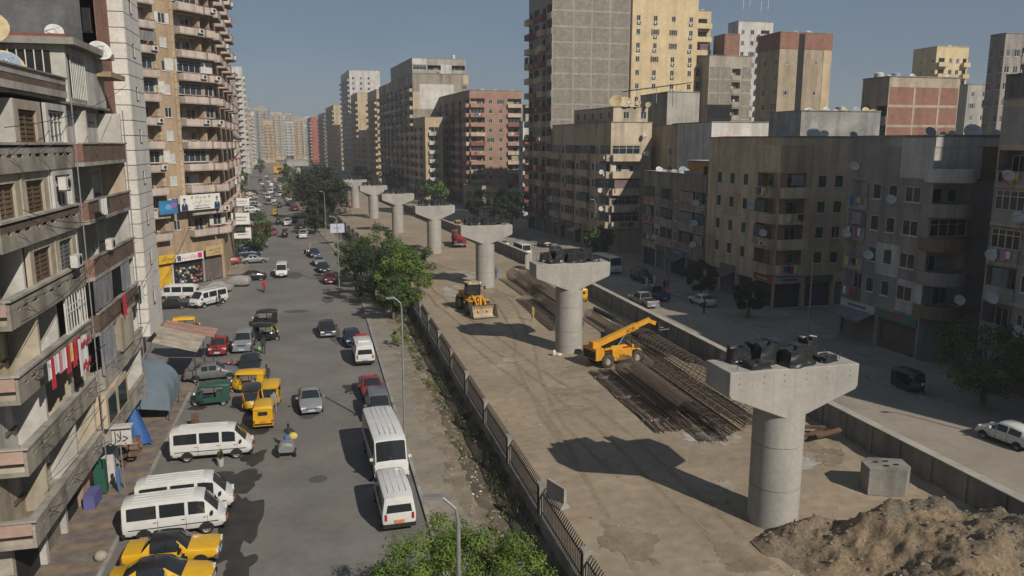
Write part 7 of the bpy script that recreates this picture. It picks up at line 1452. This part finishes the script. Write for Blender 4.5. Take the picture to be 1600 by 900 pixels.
def bike_frame(t, motor=True):
    mb = MB(); c = dark_m
    if motor: mb.box(-.35, -.13, .35, .3, .13, .62, c); mb.ell((.15, 0, .78), (.3, .14, .14), paint('red', COLS['red']), 10, 6); mb.box(-.7, -.13, .72, -.05, .13, .82, c); mb.bar((.62, 0, .3), (.42, 0, 1.0), .07, .07, chrome_m)
    else: mb.bar((-.5, 0, .33), (-.1, 0, .85), .03, .03, c); mb.bar((-.1, 0, .85), (.4, 0, .85), .03, .03, c); mb.bar((.5, 0, .33), (.38, 0, .95), .03, .03, c); mb.bar((-.5, 0, .33), (0, 0, .33), .03, .03, c); mb.bar((0, 0, .33), (.4, 0, .8), .03, .03, c); mb.box(-.25, -.07, .85, .0, .07, .9, c)
    ob('frame', mb.mesh('frame', 50), t); mb = MB(); mb.bar((.4, -.33, 1.02), (.4, .33, 1.02), .03, .03, steel_d); ob('handlebar', mb.mesh('handlebar'), t)
p = (-7.11, 105.55); t = thing('bicycle', 'bicycle ridden towards the viewer on the far street', 'bicycle', (*p, 0), R(-88)); bike_frame(t, False); add_wheels(t, [(-.5, 0), (.52, 0)], .33, .05); person('cyclist in an orange top riding towards the viewer', p[0], p[1], -88, 'ride', 1, 5, z=.08); 
p = (-2.36, 49.30); t = thing('cargo_tricycle', 'silver motor tricycle with a cargo box driving away', 'tricycle', (p[0], p[1] - .3, 0), R(86)); bike_frame(t); add_wheels(t, [(.65, 0)], .27, .1); add_wheels(t, [(-1.15, -.5), (-1.15, .5)], .27, .12)
mb = MB(); Body([(-1.6, .45, .7, .85, .45, .38), (-1.45, .4, .75, 1.0, .5, .42), (-.85, .4, .75, 1.0, .5, .42), (-.75, .42, .72, .9, .46, .4)]).shell(mb, lambda c, k: galv); ob('cargo_box', mb.mesh('cargo_box', 40), t)
person('rider in black on the silver motor tricycle', p[0] + .02, p[1] - .35, 86, 'ride', 5, 5, z=.08)
mb = MB(); mb.ell((0, 0, .2), (.3, .25, .25), CL[7], 10, 7); tag(ob('cargo_sack', mb.mesh('cargo_sack', 60), None, (p[0] + .3, p[1] - .9, .9)), 'yellow sack on the silver motor tricycle', 'sack'); mb = MB(); mb.ell((0, 0, .2), (.22, .22, .22), CL[2], 10, 7); tag(ob('cargo_sack', mb.mesh('cargo_sack', 60), None, (p[0] - .05, p[1] - 1.0, .85)), 'blue sack on the silver motor tricycle', 'sack')
p = (-2.19, 140.18); t = thing('motorcycle', 'motorcycle parked by the far kerb cars', 'motorcycle', (*p, 0), R(-70)); bike_frame(t); add_wheels(t, [(-.6, 0), (.68, 0)], .3, .1)
p = (-7.91, 65.67); t = thing('motorcycle', 'motorcycle parked behind the grey saloon', 'motorcycle', (p[0], p[1] + 2.3, 0), R(20)); bike_frame(t); add_wheels(t, [(-.6, 0), (.68, 0)], .3, .1)
# ================================================================ far works: first deck span and a yellow piling crane
t = thing('viaduct_deck', 'first finished concrete deck span far up the street', 'viaduct', (-8, 400, 0)); mb = MB(); mb.box(-5, 0, 8.2, 5, 60, 10.4, conc); mb.box(-5.3, 0, 10.4, -5, 60, 11.4, conc); mb.box(5, 0, 10.4, 5.3, 60, 11.4, conc); ob('deck', mb.mesh('deck'), t)
for y in (2, 32, 58): mb = MB(); mb.cyl((0, y, 0), (0, y, 8.2), 1.25, 1.25, 16, conc); ob('column', mb.mesh('column', 40), t)
p = (-22, 520); t = thing('crawler_crane', 'yellow lattice crane far up the street among the haze', 'crane', (*p, 0)); mb = MB(); mb.box(-3, -4, 1, 3, 4, 5, jy); ob('cab', mb.mesh('cab'), t); mb = MB()
a, b = Vector((0, 0, 4)), Vector((-9, 6, 34))
for dx, dy in ((-.6, -.6), (.6, -.6), (.6, .6), (-.6, .6)): mb.bar(a + Vector((dx, dy, 0)), b + Vector((dx * .4, dy * .4, 0)), .14, .14, jy)
for k in range(18): q0 = a.lerp(b, k / 18); q1 = a.lerp(b, (k + 1) / 18); s = -1 if k % 2 else 1; mb.bar(q0 + Vector((-.6 * s, -.6, 0)), q1 + Vector((.6 * s, -.6, 0)), .08, .08, jy)
ob('jib', mb.mesh('jib'), t); mb = MB(); [mb.box(x, -2.5, 0, x + 1.2, 2.5, 1.2, dark_m) for x in (-3, 1.8)]; ob('track', mb.mesh('track'), t)
p = (-10, 470); t = thing('piling_rig', 'orange drilling mast far up the street beside the crane', 'drilling rig', (*p, 0)); mb = MB(); mb.box(-2, -3, 1, 2, 3, 4.5, jy); ob('cab', mb.mesh('cab'), t); mb = MB(); mb.bar((0, -3.5, 1), (0, -3.5, 24), .5, .5, M('rig_orange', (.45, .15, .03), .6, .2, 1)); ob('mast', mb.mesh('mast'), t)
# ================================================================ dusty city air
hz = bpy.data.materials.new('city_haze'); hz.use_nodes = True; nt = hz.node_tree; nt.nodes.clear(); o = nt.nodes.new('ShaderNodeOutputMaterial'); v = nt.nodes.new('ShaderNodeVolumePrincipled'); v.inputs['Color'].default_value = (.80, .84, .90, 1); v.inputs['Density'].default_value = 0.0004; v.inputs['Anisotropy'].default_value = 0.1; nt.links.new(v.outputs[0], o.inputs['Volume'])
mb = MB(); mb.box(-2620, -620, -1.8, 2620, 4220, 72, hz); h = ob('haze', mb.mesh('haze')); h.data.materials.clear(); h.data.materials.append(hz); tag(h, 'thin dusty haze hanging over the whole street', 'haze', kind='stuff')
